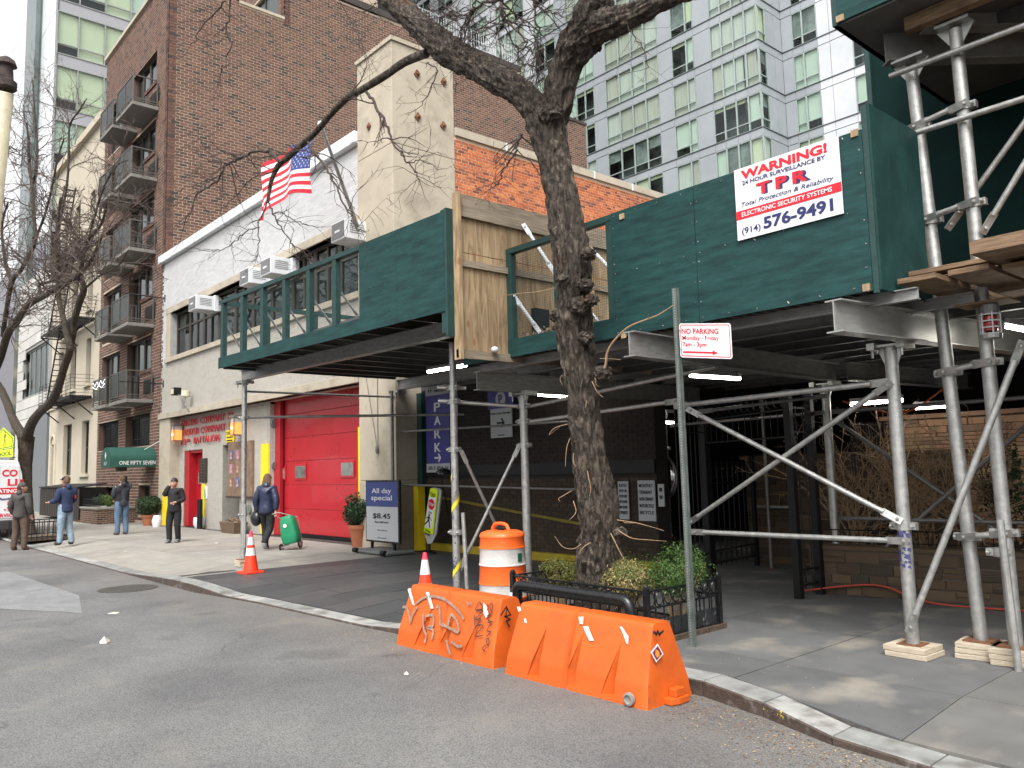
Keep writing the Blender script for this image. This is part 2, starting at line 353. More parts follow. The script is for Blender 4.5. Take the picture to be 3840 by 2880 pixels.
# ------------------------------------------------------------------ ground
def hk(x):
    """1 where the kerb stands at full height, 0 where it is dropped"""
    pts = [(-60, 1), (-30.5, 1), (-29.5, 0), (-15.3, 0), (-14.9, 1), (-12.9, 1), (-12.1, 0), (-8.0, 0), (-7.2, 1), (-3.6, 1), (-2.5, .15), (60, .15)]
    for (a, p), (b, q) in zip(pts, pts[1:]):
        if a <= x <= b: return p + (q - p) * (x - a) / (b - a)
    return 1
def kerbY(x):
    pts = [(-90, 4.7), (-13, 4.72), (-11.6, 4.93), (-7.6, 5.1), (-4.9, 5.42), (-4.1, 5.42), (-3.4, 5.27), (-2.76, 5.05), (-1.8, 4.96), (60, 4.9)]
    for (a, p), (b, q) in zip(pts, pts[1:]):
        if a <= x <= b: return p + (q - p) * (x - a) / (b - a)
    return 4.7
def gz(x, y): return -.095 * (1 - hk(x)) * min(1, max(0, (6.3 - y) / 1.2))
RZ = -.12
def asphalt():
    m, nt, b = newmat('asphalt'); g = _n(nt, 'ShaderNodeNewGeometry'); P = g.outputs['Position']
    def nz(s, d=4, r=.6):
        t = _n(nt, 'ShaderNodeTexNoise'); t.inputs['Scale'].default_value = s; t.inputs['Detail'].default_value = d; t.inputs['Roughness'].default_value = r; nt.links.new(P, t.inputs['Vector']); return t.outputs[0]
    def ramp(i, a, b_, c0, c1):
        r = _n(nt, 'ShaderNodeValToRGB'); e = r.color_ramp.elements; e[0].position = a; e[1].position = b_; e[0].color = c4(c0); e[1].color = c4(c1); nt.links.new(i, r.inputs[0]); return r.outputs[0]
    def mix(f, a, b_, bl='MIX', fac=None):
        x = _n(nt, 'ShaderNodeMixRGB', blend_type=bl)
        if f is not None: nt.links.new(f, x.inputs[0])
        else: x.inputs[0].default_value = fac
        for k, s in ((1, a), (2, b_)):
            if isinstance(s, tuple): x.inputs[k].default_value = c4(s)
            else: nt.links.new(s, x.inputs[k])
        return x.outputs[0]
    agg = _n(nt, 'ShaderNodeTexVoronoi'); agg.inputs['Scale'].default_value = 75; nt.links.new(P, agg.inputs['Vector'])
    base = ramp(agg.outputs['Distance'], .15, .75, (.175, .175, .174), (.088, .089, .091))
    hsv = mix(None, base, ramp(nz(.55, 6, .6), .35, .65, (.75, .75, .77), (1.25, 1.24, 1.2)), 'MULTIPLY', 1.0)
    sp = ramp(nz(160, 2), .60, .72, (0, 0, 0), (1, 1, 1)); c = mix(sp, hsv, (.27, .265, .25))
    dust = ramp(nz(.9, 7, .65), .56, .70, (0, 0, 0), (.42, .42, .42)); c = mix(dust, c, (.22, .205, .175))
    sx = _n(nt, 'ShaderNodeSeparateXYZ'); nt.links.new(P, sx.inputs[0])   # grit and leaf litter gather against the kerb
    mr = _n(nt, 'ShaderNodeMapRange'); mr.inputs[1].default_value = 3.7; mr.inputs[2].default_value = 4.9; nt.links.new(sx.outputs[1], mr.inputs[0])
    lit = _n(nt, 'ShaderNodeMath', operation='MULTIPLY'); nt.links.new(mr.outputs[0], lit.inputs[0]); nt.links.new(ramp(nz(26, 5, .75), .42, .62, (0, 0, 0), (1, 1, 1)), lit.inputs[1])
    l2 = _n(nt, 'ShaderNodeMath', operation='MULTIPLY'); l2.inputs[1].default_value = .55; nt.links.new(lit.outputs[0], l2.inputs[0])
    c = mix(l2.outputs[0], c, (.17, .135, .105))
    dv = _n(nt, 'ShaderNodeTexNoise'); dv.inputs['Scale'].default_value = 1.4; dv.inputs['Detail'].default_value = 6; nt.links.new(P, dv.inputs['Vector'])
    va = _n(nt, 'ShaderNodeVectorMath', operation='MULTIPLY_ADD'); va.inputs[1].default_value = (.9, .9, .9); nt.links.new(dv.outputs['Color'], va.inputs[0]); nt.links.new(P, va.inputs[2])
    ck = _n(nt, 'ShaderNodeTexVoronoi'); ck.feature = 'DISTANCE_TO_EDGE'; ck.inputs['Scale'].default_value = .42; nt.links.new(va.outputs[0], ck.inputs['Vector'])
    cm_ = ramp(ck.outputs['Distance'], .002, .006, (1, 1, 1), (0, 0, 0)); cg = _n(nt, 'ShaderNodeMath', operation='MULTIPLY'); nt.links.new(cm_, cg.inputs[0]); nt.links.new(ramp(nz(.35, 3), .50, .60, (0, 0, 0), (.6, .6, .6)), cg.inputs[1]); c = mix(cg.outputs[0], c, (.045, .045, .045))
    oil = ramp(nz(1.1, 3, .5), .63, .72, (0, 0, 0), (.45, .45, .45)); c = mix(oil, c, (.06, .06, .062))
    nt.links.new(c, b.inputs['Base Color']); b.inputs['Roughness'].default_value = .82; b.inputs['Specular IOR Level'].default_value = .35
    bp = _n(nt, 'ShaderNodeBump'); bp.inputs['Strength'].default_value = .55; bp.inputs['Distance'].default_value = .006; nt.links.new(agg.outputs['Distance'], bp.inputs['Height'])
    b2 = _n(nt, 'ShaderNodeBump'); b2.inputs['Strength'].default_value = .35; b2.inputs['Distance'].default_value = .05; nt.links.new(nz(2.5), b2.inputs['Height']); nt.links.new(bp.outputs[0], b2.inputs['Normal']); nt.links.new(b2.outputs[0], b.inputs['Normal'])
    return m
xs = sorted({*[-260, -90, -60, -30.5, -13, -11.6, -7.6, -4.9, -4.1, -3.4, -2.76, -1.8, 60, 260]})
mb = MB()
for a, b in zip(xs, xs[1:]): mb.quad((a, -60, RZ), (b, -60, RZ), (b, kerbY(b) + .12, RZ), (a, kerbY(a) + .12, RZ))
mb.build('road', asphalt(), kind='structure')
MB().box((-400, -400, -1.2), (400, 400, -.5)).build('ground', MT['conc'], kind='structure')
mb = MB()
mb.prism([(-18.6, 2.2, RZ + .004), (-13.9, 2.15, RZ + .004), (-12.4, 2.95, RZ + .004), (-14.3, 3.35, RZ + .004), (-19.3, 3.2, RZ + .004)], (0, 0, .002))
mb.build('road_patch', mat('asphalt_patch', (.185, .19, .195), .8, var=.2, scale=5, bump=.4, bscale=90), kind='structure')
# kerb stones
kst = randmat('kerb_stone', [((.27, .275, .265), 1), ((.23, .235, .225), 1), ((.30, .30, .285), 1)], .8, var=.25, scale=6, bump=.5, bscale=40, stain=((.07, .055, .045), 5, .52, .6))
kface = mat('grimy_steel_facing', (.075, .055, .045), .7, metal=.2, var=.4, scale=9, bump=.4, dirt=((.22, .205, .19), 6, .56, .7))
kerb = thing('kerb', None, None, (0, 0, 0), kind='structure')
x = -60.0; rk = random.Random(3)
while x < 12:
    L = rk.uniform(1.1, 1.7) if x > -31 else 3
    if -15.2 < x < -12 : L = .95
    if -5.2 < x < -2: L = .62
    x2 = x + L; mb = MB(); seg = []
    for xx in (x + .006, x2 - .006):
        y = kerbY(xx); z = -.095 * (1 - hk(xx)); seg.append([(xx, y, RZ - .1), (xx, y, z - .018), (xx, y + .02, z), (xx, y + .26, z + .001), (xx, y + .26, RZ - .1)])
    n = 5; mb.add(seg[0] + seg[1], [(0, 1, 2, 3, 4)[::-1], tuple(range(5, 10))] + [(i, (i + 1) % n, n + (i + 1) % n, n + i) for i in range(n)])
    mb.build('kerb_stone', kst, kerb, smooth=False); mb = MB(); f_ = [(xx, kerbY(xx) - .006, -.095 * (1 - hk(xx)) - .012) for xx in (x + .004, x2 - .004)]; mb.add([(f_[0][0], f_[0][1], RZ - .05), (f_[1][0], f_[1][1], RZ - .05), f_[1], f_[0], (f_[0][0], f_[0][1] + .004, RZ - .05), (f_[1][0], f_[1][1] + .004, RZ - .05), (f_[1][0], f_[1][1] + .012, f_[1][2] + .010), (f_[0][0], f_[0][1] + .012, f_[0][2] + .010)], [(0, 1, 2, 3), (3, 2, 6, 7), (4, 7, 6, 5), (0, 3, 7, 4), (1, 5, 6, 2)]).build('steel_facing', kface, kerb); x = x2
# sidewalk flags
sidewalk = thing('sidewalk', None, None, (0, 0, 0), kind='structure')
mb = MB(); xs = [-90] + [i * .7 - 31.5 for i in range(62)] + [60]
for a, b in zip(xs, xs[1:]):
    for (y0, y1) in ((0, .7), (.7, 1.4), (1.4, 12)):
        q = [(a, kerbY(a) + .25 + y0), (b, kerbY(b) + .25 + y0), (b, kerbY(b) + .25 + y1), (a, kerbY(a) + .25 + y1)]
        mb.quad(*[(p[0], p[1], gz(*p) - .02) for p in q])
mb.build('base', mat('joint_dirt', (.045, .04, .036), .95, var=.4, scale=20, bump=.4), sidewalk)
flag_m = randmat('sidewalk_concrete', [((.265, .25, .22), 2), ((.235, .222, .20), 2), ((.29, .275, .245), 1), ((.25, .24, .22), 2)], .85, var=.14, scale=2.6, bump=.25, bscale=70, stain=((.36, .335, .285), 1.3, .56, .45))
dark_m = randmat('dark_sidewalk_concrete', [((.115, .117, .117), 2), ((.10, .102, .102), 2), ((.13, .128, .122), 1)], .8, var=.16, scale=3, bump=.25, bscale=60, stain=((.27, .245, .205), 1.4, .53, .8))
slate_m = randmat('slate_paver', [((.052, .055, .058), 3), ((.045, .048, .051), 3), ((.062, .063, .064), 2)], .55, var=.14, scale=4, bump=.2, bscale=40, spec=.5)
def flag(x0, x1, y0, y1, m, name='paving_flag', rnd=random.Random(5)):
    j = .005; zz = rnd.uniform(-.0015, .0015); mb = MB()
    pts = [(x0 + j, y0 + j), (x1 - j, y0 + j), (x1 - j, y1 - j), (x0 + j, y1 - j)]
    pts = [(px, max(py, kerbY(px) + .275)) for px, py in pts]
    if pts[2][1] - pts[1][1] < .05: return
    nx = max(1, int((x1 - x0) / .8)); 
    vs = [(px, py, gz(px, py) - .03) for px, py in pts] + [(px, py, gz(px, py) + zz) for px, py in pts]
    mb.add(vs, FACES).build(name, m, sidewalk)
for i in range(11):
    for jy, (y0, y1) in enumerate(((4.88, 6.3), (6.3, 7.95), (7.95, 9.75))):
        flag(-31.6 + i * 1.6, -31.6 + (i + 1) * 1.6 if i < 10 else -14.2, y0, y1, flag_m)
for i in range(8):
    for (y0, y1) in ((4.88, 7.2), (7.2, 9.75)): flag(-31.6 - (i + 1) * 3, -31.6 - i * 3, y0, y1, flag_m)
rp = random.Random(11); x = -14.2
while x < -8.25:
    wd = .60; y = 4.9 - rp.uniform(0, .9)
    while y < 10.3:
        l = rp.choice((1.2, 1.5, .9)); y2 = min(y + l, 10.3)
        if y2 > 5.2:
            if y < 5.35: y = 4.95
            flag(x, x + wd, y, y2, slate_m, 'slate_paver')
        y = y2
    x += wd
x0 = x
for i in range(8):
    for (y0, y1) in ((4.9, 6.3), (6.3, 7.7), (7.7, 9.1), (9.1, 10.5), (10.5, 12.2)):
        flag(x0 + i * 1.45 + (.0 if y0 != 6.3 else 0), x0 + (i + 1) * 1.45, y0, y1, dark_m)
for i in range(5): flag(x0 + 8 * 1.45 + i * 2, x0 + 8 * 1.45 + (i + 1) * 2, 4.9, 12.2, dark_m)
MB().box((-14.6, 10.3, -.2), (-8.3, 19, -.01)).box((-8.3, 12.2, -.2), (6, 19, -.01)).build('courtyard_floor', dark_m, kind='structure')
# manhole and litter
mc = Zp(480, 2208, RZ)
t = thing('manhole_cover', 'worn cast iron grate set in the road near the raised kerb end', 'manhole cover', (mc.x, mc.y, RZ))
MB().lathe(mc + Vector((0, 0, .002)), [(.46, 0), (.46, .006), (.40, .008), (.40, .006)], 32).build('rim', mat('worn_iron', (.075, .068, .06), .7, metal=.3, var=.3, scale=20), t)
mb = MB()
for i in range(-4, 5):
    for k in range(-4, 5):
        if i * i + k * k < 17: mb.box(mc + Vector((i * .085 - .03, k * .085 - .03, .006)), mc + Vector((i * .085 + .03, k * .085 + .03, .013)))
mb.build('stud', mat('iron', (.09, .086, .08), .7, metal=.4, var=.3, scale=20), t)
rl = random.Random(4); lm = randmat('straw_litter', [((.30, .22, .13), 2), ((.17, .11, .07), 2), ((.42, .33, .20), 1), ((.10, .07, .05), 1)], .9); mb = MB()
def chip(mb, x, y, z, s):
    a = rl.uniform(0, 6.28); d = Vector((math.cos(a), math.sin(a), rl.uniform(-.2, .3))) * s; e = Vector((-math.sin(a), math.cos(a), rl.uniform(-.3, .3))) * s * rl.uniform(.2, .6); p = Vector((x, y, z + .004))
    mb.quad(p - d - e, p + d - e, p + d + e, p - d + e)
for i in range(4200):
    x = rl.uniform(-8.5, 0.5) if rl.random() < .7 else rl.uniform(-4.6, -1); off = abs(rl.gauss(0, .33)); y = kerbY(x) - .03 - off; chip(mb, x, y, RZ, rl.uniform(.003, .010))
for i in range(700): x = rl.uniform(-14, 1); y = rl.uniform(1.0, 4.6); chip(mb, x, y, RZ, rl.uniform(.002, .008))
mb.build('leaf_litter', lm, kind='stuff')
mb = MB()
for i in range(260): x = rl.uniform(-8, 0); y = kerbY(x) + .2 + abs(rl.gauss(0, .9)); chip(mb, x, y, gz(x, y), rl.uniform(.003, .009))
mb.build('pavement_litter', lm, kind='stuff')
pm = mat('paper_litter', (.55, .52, .45), .9, var=.2, scale=30)
def scrap(px, py, z, s, label, hgt=.02):
    c = Zp(px, py, z); n = 9; mb = MB(); ring = [c + Vector((math.cos(6.28 * i / n) * s * rl.uniform(.6, 1.3), math.sin(6.28 * i / n) * s * rl.uniform(.4, 1), .003 + rl.uniform(0, .006))) for i in range(n)]
    top = c + Vector((0, 0, hgt)); mb.add(ring + [top], [(i, (i + 1) % n, n) for i in range(n)]).build('paper_scrap', pm, org=c, label=label, cat='litter', group='scraps of litter')
scrap(390, 2410, RZ, .10, 'crumpled pale scrap standing up on the asphalt, nearer of the two', .07)
scrap(425, 2300, RZ, .09, 'flat pale scrap on the asphalt beyond the crumpled one', .015)
scrap(810, 2037, 0, .07, 'small white paper on the sidewalk before the flower tub')
scrap(470, 2067, 0, .05, 'small white paper on the sidewalk below the man in black', .01)
scrap(1525, 2530, RZ, .03, 'tiny white scrap at the foot of the graffitied barrier', .03)
# ------------------------------------------------------------------ firehouse
FY = 9.7
def u(x, y, Y=FY): return Yp(x, y, Y)
brk_w = randmat('light_whitened_brick', [((.52, .52, .52), 3), ((.50, .50, .50), 3), ((.55, .55, .55), 2), ((.46, .465, .47), 1)], .45, var=.05, scale=8, bump=.05, spec=.5)  # upper bricks: reflected light and cleaner brick both put into this whiter tone
brk_c = randmat('cream_grey_brick', [((.42, .395, .35), 3), ((.41, .385, .34), 3), ((.43, .405, .36), 2), ((.395, .37, .33), 1)], .6, var=.05, scale=6, bump=.05, stain=((.30, .27, .22), 1.2, .58, .4))
brk_o = randmat('orange_red_brick', [((.50, .155, .06), 3), ((.44, .13, .055), 3), ((.55, .195, .08), 2), ((.30, .10, .055), 2), ((.20, .075, .055), 1.4), ((.40, .135, .07), 2)], .9, var=.10, scale=10, bump=.12, spec=.1, stain=((.25, .12, .08), .9, .56, .35))
mort_g = mat('grey_mortar', (.36, .36, .355), .9, var=.12, scale=6); mort_w = mat('pale_mortar', (.34, .32, .285), .9, var=.1, scale=6)
mort_o = mat('tan_mortar', (.66, .47, .34), .9, var=.12, scale=6)
fh = thing('firehouse', 'pale brick firehouse with big red bay door, stone pier and orange brick side wall', 'firehouse', (-22, FY, 0))
WB = (-29.6, -16.42, 5.95, 7.58)                      # window band
LOW = (-29.5, -16.42, -.2, 3.78)                      # recessed entrance zone
wall('wall', (0, FY, 0), X1, -Y1, -30.62, -16.4, -.2, 9.57, [WB, LOW], .22, mort_g, fh)
# upper and lower brick faces
bricks(fh, (0, FY, 0), X1, -Y1, -30.62, -16.41, 7.81, 9.56, [], .30, .0675, brk_w, joint=.005, proud=.003, n_ind=220, name='light_whitened_upper_brick')
bricks(fh, (0, FY, 0), X1, -Y1, -30.62, -16.41, 5.79, 7.8, [(-30.05, -16.3, 5.7, 7.82)], .30, .0675, brk_w, joint=.005, proud=.003, n_ind=0)
bricks(fh, (0, FY, 0), X1, -Y1, -30.62, -16.41, 3.99, 5.78, [], .30, .0675, brk_c, joint=.005, proud=.003, n_ind=160, name='cream_brick')
def stones(name, x0, x1, y0, y1, z0, z1, L, m, par=fh, gap=.006):
    x = x0
    while x < x1 - .01:
        b = min(x + L, x1); MB().box((x + gap / 2, y0, z0), (b - gap / 2, y1, z1)).build(name, m, par, bevel=.006); x = b
stones('lintel_stone', -30.05, -16.41, FY - .05, FY + .2, 7.58, 7.80, 1.7, MT['stone'])
stones('sill_stone', -30.05, -16.41, FY - .09, FY + .3, 5.79, 5.95, 1.7, MT['stone'])
stones('jamb_stone', -30.05, -29.6, FY - .04, FY + .3, 5.95, 7.58, 1.7, MT['stone'])
stones('band_stone', -30.6, -16.41, FY - .10, FY + .5, 3.78, 3.98, 1.55, MT['stone'])
MB().box((-30.6, FY - .03, 0), (-29.49, FY + .4, 3.77)).build('stone_jamb', MT['stone'], fh, bevel=.01)
MB().box((-30.72, FY - .16, 9.57), (-16.4, FY + .25, 9.86)).build('coping', mat('white_flashing', (.70, .73, .76), .35, metal=.1, var=.05), fh, bevel=.01)
MB().box((-30.6, FY + .2, 9.3), (-14.9, 22, 9.45)).build('roof', MT['conc'], fh)
MB().box((-30.6, 21.8, 0), (-14.9, 22, 9.5)).build('rear_wall', MT['conc'], fh)
# interior behind the glass
MB().box((-30.3, FY + 2.5, 5.5), (-16.3, FY + 2.6, 8.5)).box((-30.3, FY + .3, 8.2), (-16.3, FY + 2.6, 8.3)).box((-30.3, FY + .3, 5.5), (-16.3, FY + 2.6, 5.6)).build('interior', mat('dim_room', (.10, .10, .095), .9, var=.3), fh)
# window band: frames and panes
def window(par, x0, x1, z0, z1, Y, fm, fw=.06, dep=.07, splits=(), rows=(), glass=None, name='window', back=None, backoff=.15):
    """frame with vertical splits and horizontal rails; the panes are its sub-parts"""
    mb = MB(); mb.box((x0, Y, z0), (x1, Y + dep, z0 + fw)); mb.box((x0, Y, z1 - fw), (x1, Y + dep, z1))
    mb.box((x0, Y, z0 + fw), (x0 + fw, Y + dep, z1 - fw)); mb.box((x1 - fw, Y, z0 + fw), (x1, Y + dep, z1 - fw))
    for s in splits: mb.box((s - fw / 2, Y + .003, z0 + fw), (s + fw / 2, Y + dep - .003, z1 - fw))
    for r in rows: mb.box((x0 + fw, Y + .006, r - fw / 2), (x1 - fw, Y + dep - .006, r + fw / 2))
    f = mb.build(name, fm, par)
    ed = [x0, *splits, x1]
    for a, b in zip(ed, ed[1:]):
        MB().quad((a + .02, Y + dep / 2, z0 + .02), (b - .02, Y + dep / 2, z0 + .02), (b - .02, Y + dep / 2, z1 - .02), (a + .02, Y + dep / 2, z1 - .02)).build('pane', glass or MT['glass'], f)
    if back:
        if not isinstance(back, (list, tuple)): back = [back]
        for i, bm in enumerate(back):
            a = x0 + (x1 - x0) * i / len(back); b = x0 + (x1 - x0) * (i + 1) / len(back)
            MB().quad((a, Y + backoff, z0), (b, Y + backoff, z0), (b, Y + backoff, z1), (a, Y + backoff, z1)).build('blind', bm, f)
    return f
x = -29.6
for i in range(10):
    window(fh, x, x + 1.318, 5.95, 7.58, FY + .2, MT['bronze'], .075, .08, splits=(x + .66,) if i % 3 else (), rows=(6.98,), glass=MT['glassdark']); x += 1.318
# recessed entrance wall
RY = FY + .32
DOOR = (-28.97, -27.25, -.2, 2.6); NICHE = (-25.5, -24.15, -.2, 2.66)
wall('entrance_wall', (0, RY, 0), X1, -Y1, -29.5, -22.0, -.2, 3.78, [DOOR, NICHE], .2, mort_w, fh)
bricks(fh, (0, RY, 0), X1, -Y1, -29.5, -22.0, 0, 3.77, [DOOR, NICHE], .30, .0675, brk_c, joint=.005, proud=.003, n_ind=120, name='cream_brick')
wall('bay_reveal', (-22.0, 0, 0), -Y1, X1, -10.45, -(RY - .02), -.2, 3.78, [], .2, mort_w, fh)
bricks(fh, (-22.0, 0, 0), -Y1, X1, -10.3, -(RY), 0, 3.77, [], .30, .0675, brk_c, joint=.005, proud=.003, n_ind=40, name='cream_brick')
MB().box((-25.5, RY + .9, 0), (-24.1, RY + 1, 2.66)).box((-25.6, RY + .02, 0), (-25.494, RY + 1, 2.655)).box((-24.156, RY + .02, 0), (-24.05, RY + 1, 2.655)).box((-25.6, RY + .1, 2.655), (-24, RY + 1, 2.72)).build('niche_lining', MT['conc'], fh)
# red side door
dr = MB().box((-28.55, RY + .28, .02), (-27.3, RY + .34, 2.5)).build('entrance_door', MT['red'], fh)
MB().box((-28.97, RY + .02, 0), (-28.55, RY + .34, 2.6)).box((-27.3, RY + .02, 0), (-27.25, RY + .34, 2.6)).box((-28.97, RY + .05, 2.5), (-27.25, RY + .34, 2.6)).build('door_frame', MT['redtrim'], fh)
MB().box((-28.35, RY + .25, 1.38), (-27.85, RY + .279, 1.88)).build('window_frame', MT['redtrim'], dr)
MB().box((-28.29, RY + .24, 1.44), (-27.91, RY + .251, 1.82)).build('door_glass', mat('wire_glass', (.22, .22, .20), .15, var=.1, scale=20, spec=.9), dr)
MB().cyl((-27.42, RY + .27, .98), (-27.42, RY + .2, .98), .02).ball((-27.42, RY + .2, .98), .035).build('handle', MT['alu'], dr)
# big bay door: six sections
BY = FY + .55; bay = MB().box((-21.62, BY + .03, .06), (-16.4, BY + .1, 4.0)).build('bay_door', MT['red'], fh)
for i in range(6):
    z0 = .08 + i * .655; MB().box((-21.6, BY - .004, z0 + .006), (-16.42, BY + .03, z0 + .649)).build('door_section', MT['red'], bay, bevel=.006)
MB().box((-22.0, BY - .12, 0), (-21.62, BY + .1, 4.0)).build('track_cover', MT['redtrim'], fh)
MB().box((-21.62, BY - .03, 0), (-21.56, BY + .0, 4)).box((-21.6, BY - .02, .0), (-16.4, BY + .05, .075)).build('rubber_seal', MT['black'], fh)
for (a, b) in (((1037, 1757), (1070, 1795)), ((1110, 1748), (1147, 1792)), ((1282, 1736), (1327, 1783))):
    p, q = Yp(*a, BY - .01), Yp(*b, BY - .01); fw = .05
    f = MB().box((p.x - fw, BY - .03, q.z - fw), (q.x + fw, BY - .004, p.z + fw)).build('window', MT['red'], bay, bevel=.01)
    MB().box((p.x, BY - .036, q.z), (q.x, BY - .03, p.z)).build('pane', mat('bay_glass', (.16, .16, .15), .06, var=.5, scale=5, spec=1), f)
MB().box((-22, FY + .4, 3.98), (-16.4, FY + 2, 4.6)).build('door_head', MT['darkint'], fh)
# yellow guards on the jambs
for (x0, x1, y, z) in ((-30.05, -29.62, FY - .06, 1.25), (-27.17, -26.95, RY - .05, 1.45), (-22.52, -22.02, RY - .06, 2.58)):
    g = MB().box((x0, y, .01), (x1, y + .045, z)).box((x1 - .03, y + .045, .01), (x1, y + .06, z)).build('jamb_guard', MT['yellow'], fh, bevel=.004)
    MB().cyl(((x0 + x1) / 2 + .1, y, z - .12), ((x0 + x1) / 2 + .1, y - .01, z - .12), .02).cyl(((x0 + x1) / 2 - .1, y, z * .5), ((x0 + x1) / 2 - .1, y - .01, z * .5), .02).build('bolt', MT['yellow'], g)
MB().box((-16.55, FY - .02, .02), (-16.25, FY + .03, 2.74)).build('jamb_guard', MT['yellow'], fh, bevel=.004)
MB().cyl((-26.75, RY - .25, 0), (-26.75, RY - .25, .95), .085, 16).build('door_post', MT['black'], fh)
# lettering
lred = mat('red_letter_enamel', (.45, .02, .03), .4, var=.1)
def ltr(s, a, b, h=.225):
    p, q = Yp(*a, RY - .05), Yp(*b, RY - .05)
    text(s, h, fh, lred, (p.x, RY - .045, p.z), X1, depth=.03, bold=.0, width=q.x - p.x, spacing=1.25)
k = .4202
ltr('ENGINE COMPANY 22', (600 + 197 * k, 1450 + 357 * k), (600 + 652 * k, 1450 + 260 * k)); ltr('LADDER COMPANY 13', (600 + 194 * k, 1450 + 440 * k), (600 + 655 * k, 1450 + 360 * k)); 
ltr('10', (600 + 192 * k, 1450 + 524 * k), (600 + 232 * k, 1450 + 518 * k)); ltr('TH', (600 + 240 * k, 1450 + 496 * k), (600 + 270 * k, 1450 + 490 * k), .11); ltr('BATTALION', (600 + 304 * k, 1450 + 508 * k), (600 + 530 * k, 1450 + 478 * k))
# lit wall lanterns
lan_m = mat('lantern_metal', (.22, .20, .18), .5, metal=.5); lit = mat('lit_amber_glass', (.8, .3, .1), .3, var=.25, scale=8, emit=((1, .22, .04), .75))
bulb = mat('lantern_bulb', (1, .8, .5), .4, var=0, emit=((1, .5, .15), 3))
for cx, cz in ((-29.15, 3.25), (-23.9, 3.2)):
    y = RY - .22; l = MB().box((cx - .17, y - .17, cz + .24), (cx + .17, y + .17, cz + .30)).box((cx - .14, y - .14, cz - .30), (cx + .14, y + .14, cz - .27)).build('wall_lantern', lan_m, fh)
    mb = MB()
    for sx in (-1, 1):
        for sy in (-1, 1): mb.box((cx + sx * .145 - .012, y + sy * .145 - .012, cz - .27), (cx + sx * .145 + .012, y + sy * .145 + .012, cz + .24))
    mb.box((cx - .04, y + .1, cz - .06), (cx + .04, RY, cz + .02)).build('lantern_frame', lan_m, l)
    MB().box((cx - .135, y - .135, cz - .265), (cx + .135, y + .135, cz + .08)).build('amber_glass', lit, l)
    MB().box((cx - .13, y - .13, cz + .085), (cx + .13, y + .13, cz + .235)).build('clear_glass', mat('frosted_glass', (.5, .48, .45), .3, var=.1), l)
    MB().ball((cx, y - .145, cz - .08), .04, 12).build('bulb', bulb, l)
# flood lights on the band
p = u(665, 1468, FY - .3)
f = MB().box((p.x - .2, FY - .45, p.z - .13), (p.x + .12, FY - .2, p.z + .13)).build('flood_light', MT['black'], fh, bevel=.02)
MB().box((p.x - .21, FY - .43, p.z - .09), (p.x - .2, FY - .22, p.z + .09)).box((p.x - .16, FY - .46, p.z - .09), (p.x + .08, FY - .45, p.z + .09)).build('lens', mat('cream_lens', (.6, .58, .38), .3), f)
MB().tube([(p.x + .1, FY - .3, p.z - .1), (p.x + .15, FY - .2, p.z - .3), (p.x + .15, FY - .05, p.z - .65)], .02).build('bracket', MT['galv'], f)
p = u(702, 1478, FY - .2); f = MB().lathe((p.x, FY - .25, p.z - .1), [(.13, 0), (.15, .03), (.14, .2), (.12, .22)], 18).build('lamp_head', mat('cream_enamel', (.5, .48, .36), .4), fh)
MB().tube([(p.x, FY - .25, p.z - .1), (p.x, FY - .25, p.z - .4), (p.x - .05, FY - .15, p.z - .55), (p.x - .05, FY - .02, p.z - .6)], .018).build('conduit', MT['galv'], f)
# plaque, notices, board of portraits, bell and pipe
def plate(name, x0, y0, x1, y1, Y, m, t=.03, par=fh):
    a, b = Yp(x0, y0, Y), Yp(x1, y1, Y); return MB().box((a.x, Y, b.z), (b.x, Y + t, a.z)).build(name, m, par, bevel=.004), a, b
bronze = mat('bronze_plaque', (.06, .045, .035), .45, metal=.6, var=.3, scale=30, bump=.6, bscale=110)
pl, a, b = plate('plaque', 747, 1720, 774, 1810, RY - .04, bronze)
for i in range(7): MB().box((a.x + .1, RY - .046, b.z + .12 + i * .1), (b.x - .1, RY - .04, b.z + .15 + i * .1)).build('inscription', mat('brass_line', (.12, .095, .07), .4, metal=.6), pl)
pn, a, b = plate('notice', 755, 1822, 775, 1870, RY - .03, MT['plastic_white'])
MB().prism([(a.x + .28 + .11 * math.cos(t * .524), RY - .031, a.z - .27 + .18 * math.sin(t * .524)) for t in range(12)], (0, -.004, 0)).build('leaf_emblem', mat('teal_print', (.03, .3, .27), .6), pn)
ca, a, b = plate('caution_sign', 848, 1614, 876, 1656, RY - .06, MT['yellow'])
text('CAUTION', .085, ca, MT['black'], ((a.x + b.x) / 2, RY - .061, a.z - .14), X1, bold=.012, align='CENTER', width=(b.x - a.x) * .85, name='print')
for i in range(4): MB().box((a.x + .05, RY - .063, a.z - .25 - i * .1), (b.x - .05 - .04 * (i % 2), RY - .061, a.z - .21 - i * .1)).build('print_line', MT['black'], ca)
mbm = mat('mural_board', (.20, .13, .085), .6, var=.35, scale=5); mu, a, b = plate('portrait_board', 856, 1660, 945, 1862, RY - .07, mbm, .06)
tile = [mat('portrait_print_%s' % n, c, .5, var=.5, scale=12) for n, c in (('blue', (.10, .10, .25)), ('pink', (.35, .18, .25)), ('brown', (.22, .12, .09)))]
W_ = (b.x - a.x) * .86
for r in range(3):
    for c in range(3):
        cx = a.x + .12 + c * W_ / 3.1; cz = a.z - .25 - r * .42 - .15
        q = MB().box((cx, RY - .078, cz - .15), (cx + .24, RY - .07, cz + .15)).build('portrait', tile[(r + c) % 3], mu)
        MB().ball((cx + .12, RY - .08, cz + .03), .05, 8, (1, .2, 1.3)).ball((cx + .12, RY - .08, cz - .09), .08, 8, (1, .15, .7)).build('face', mat('print_skin', (.45, .28, .22), .6) if r + c == 0 else bpy.data.materials['print_skin'], q)
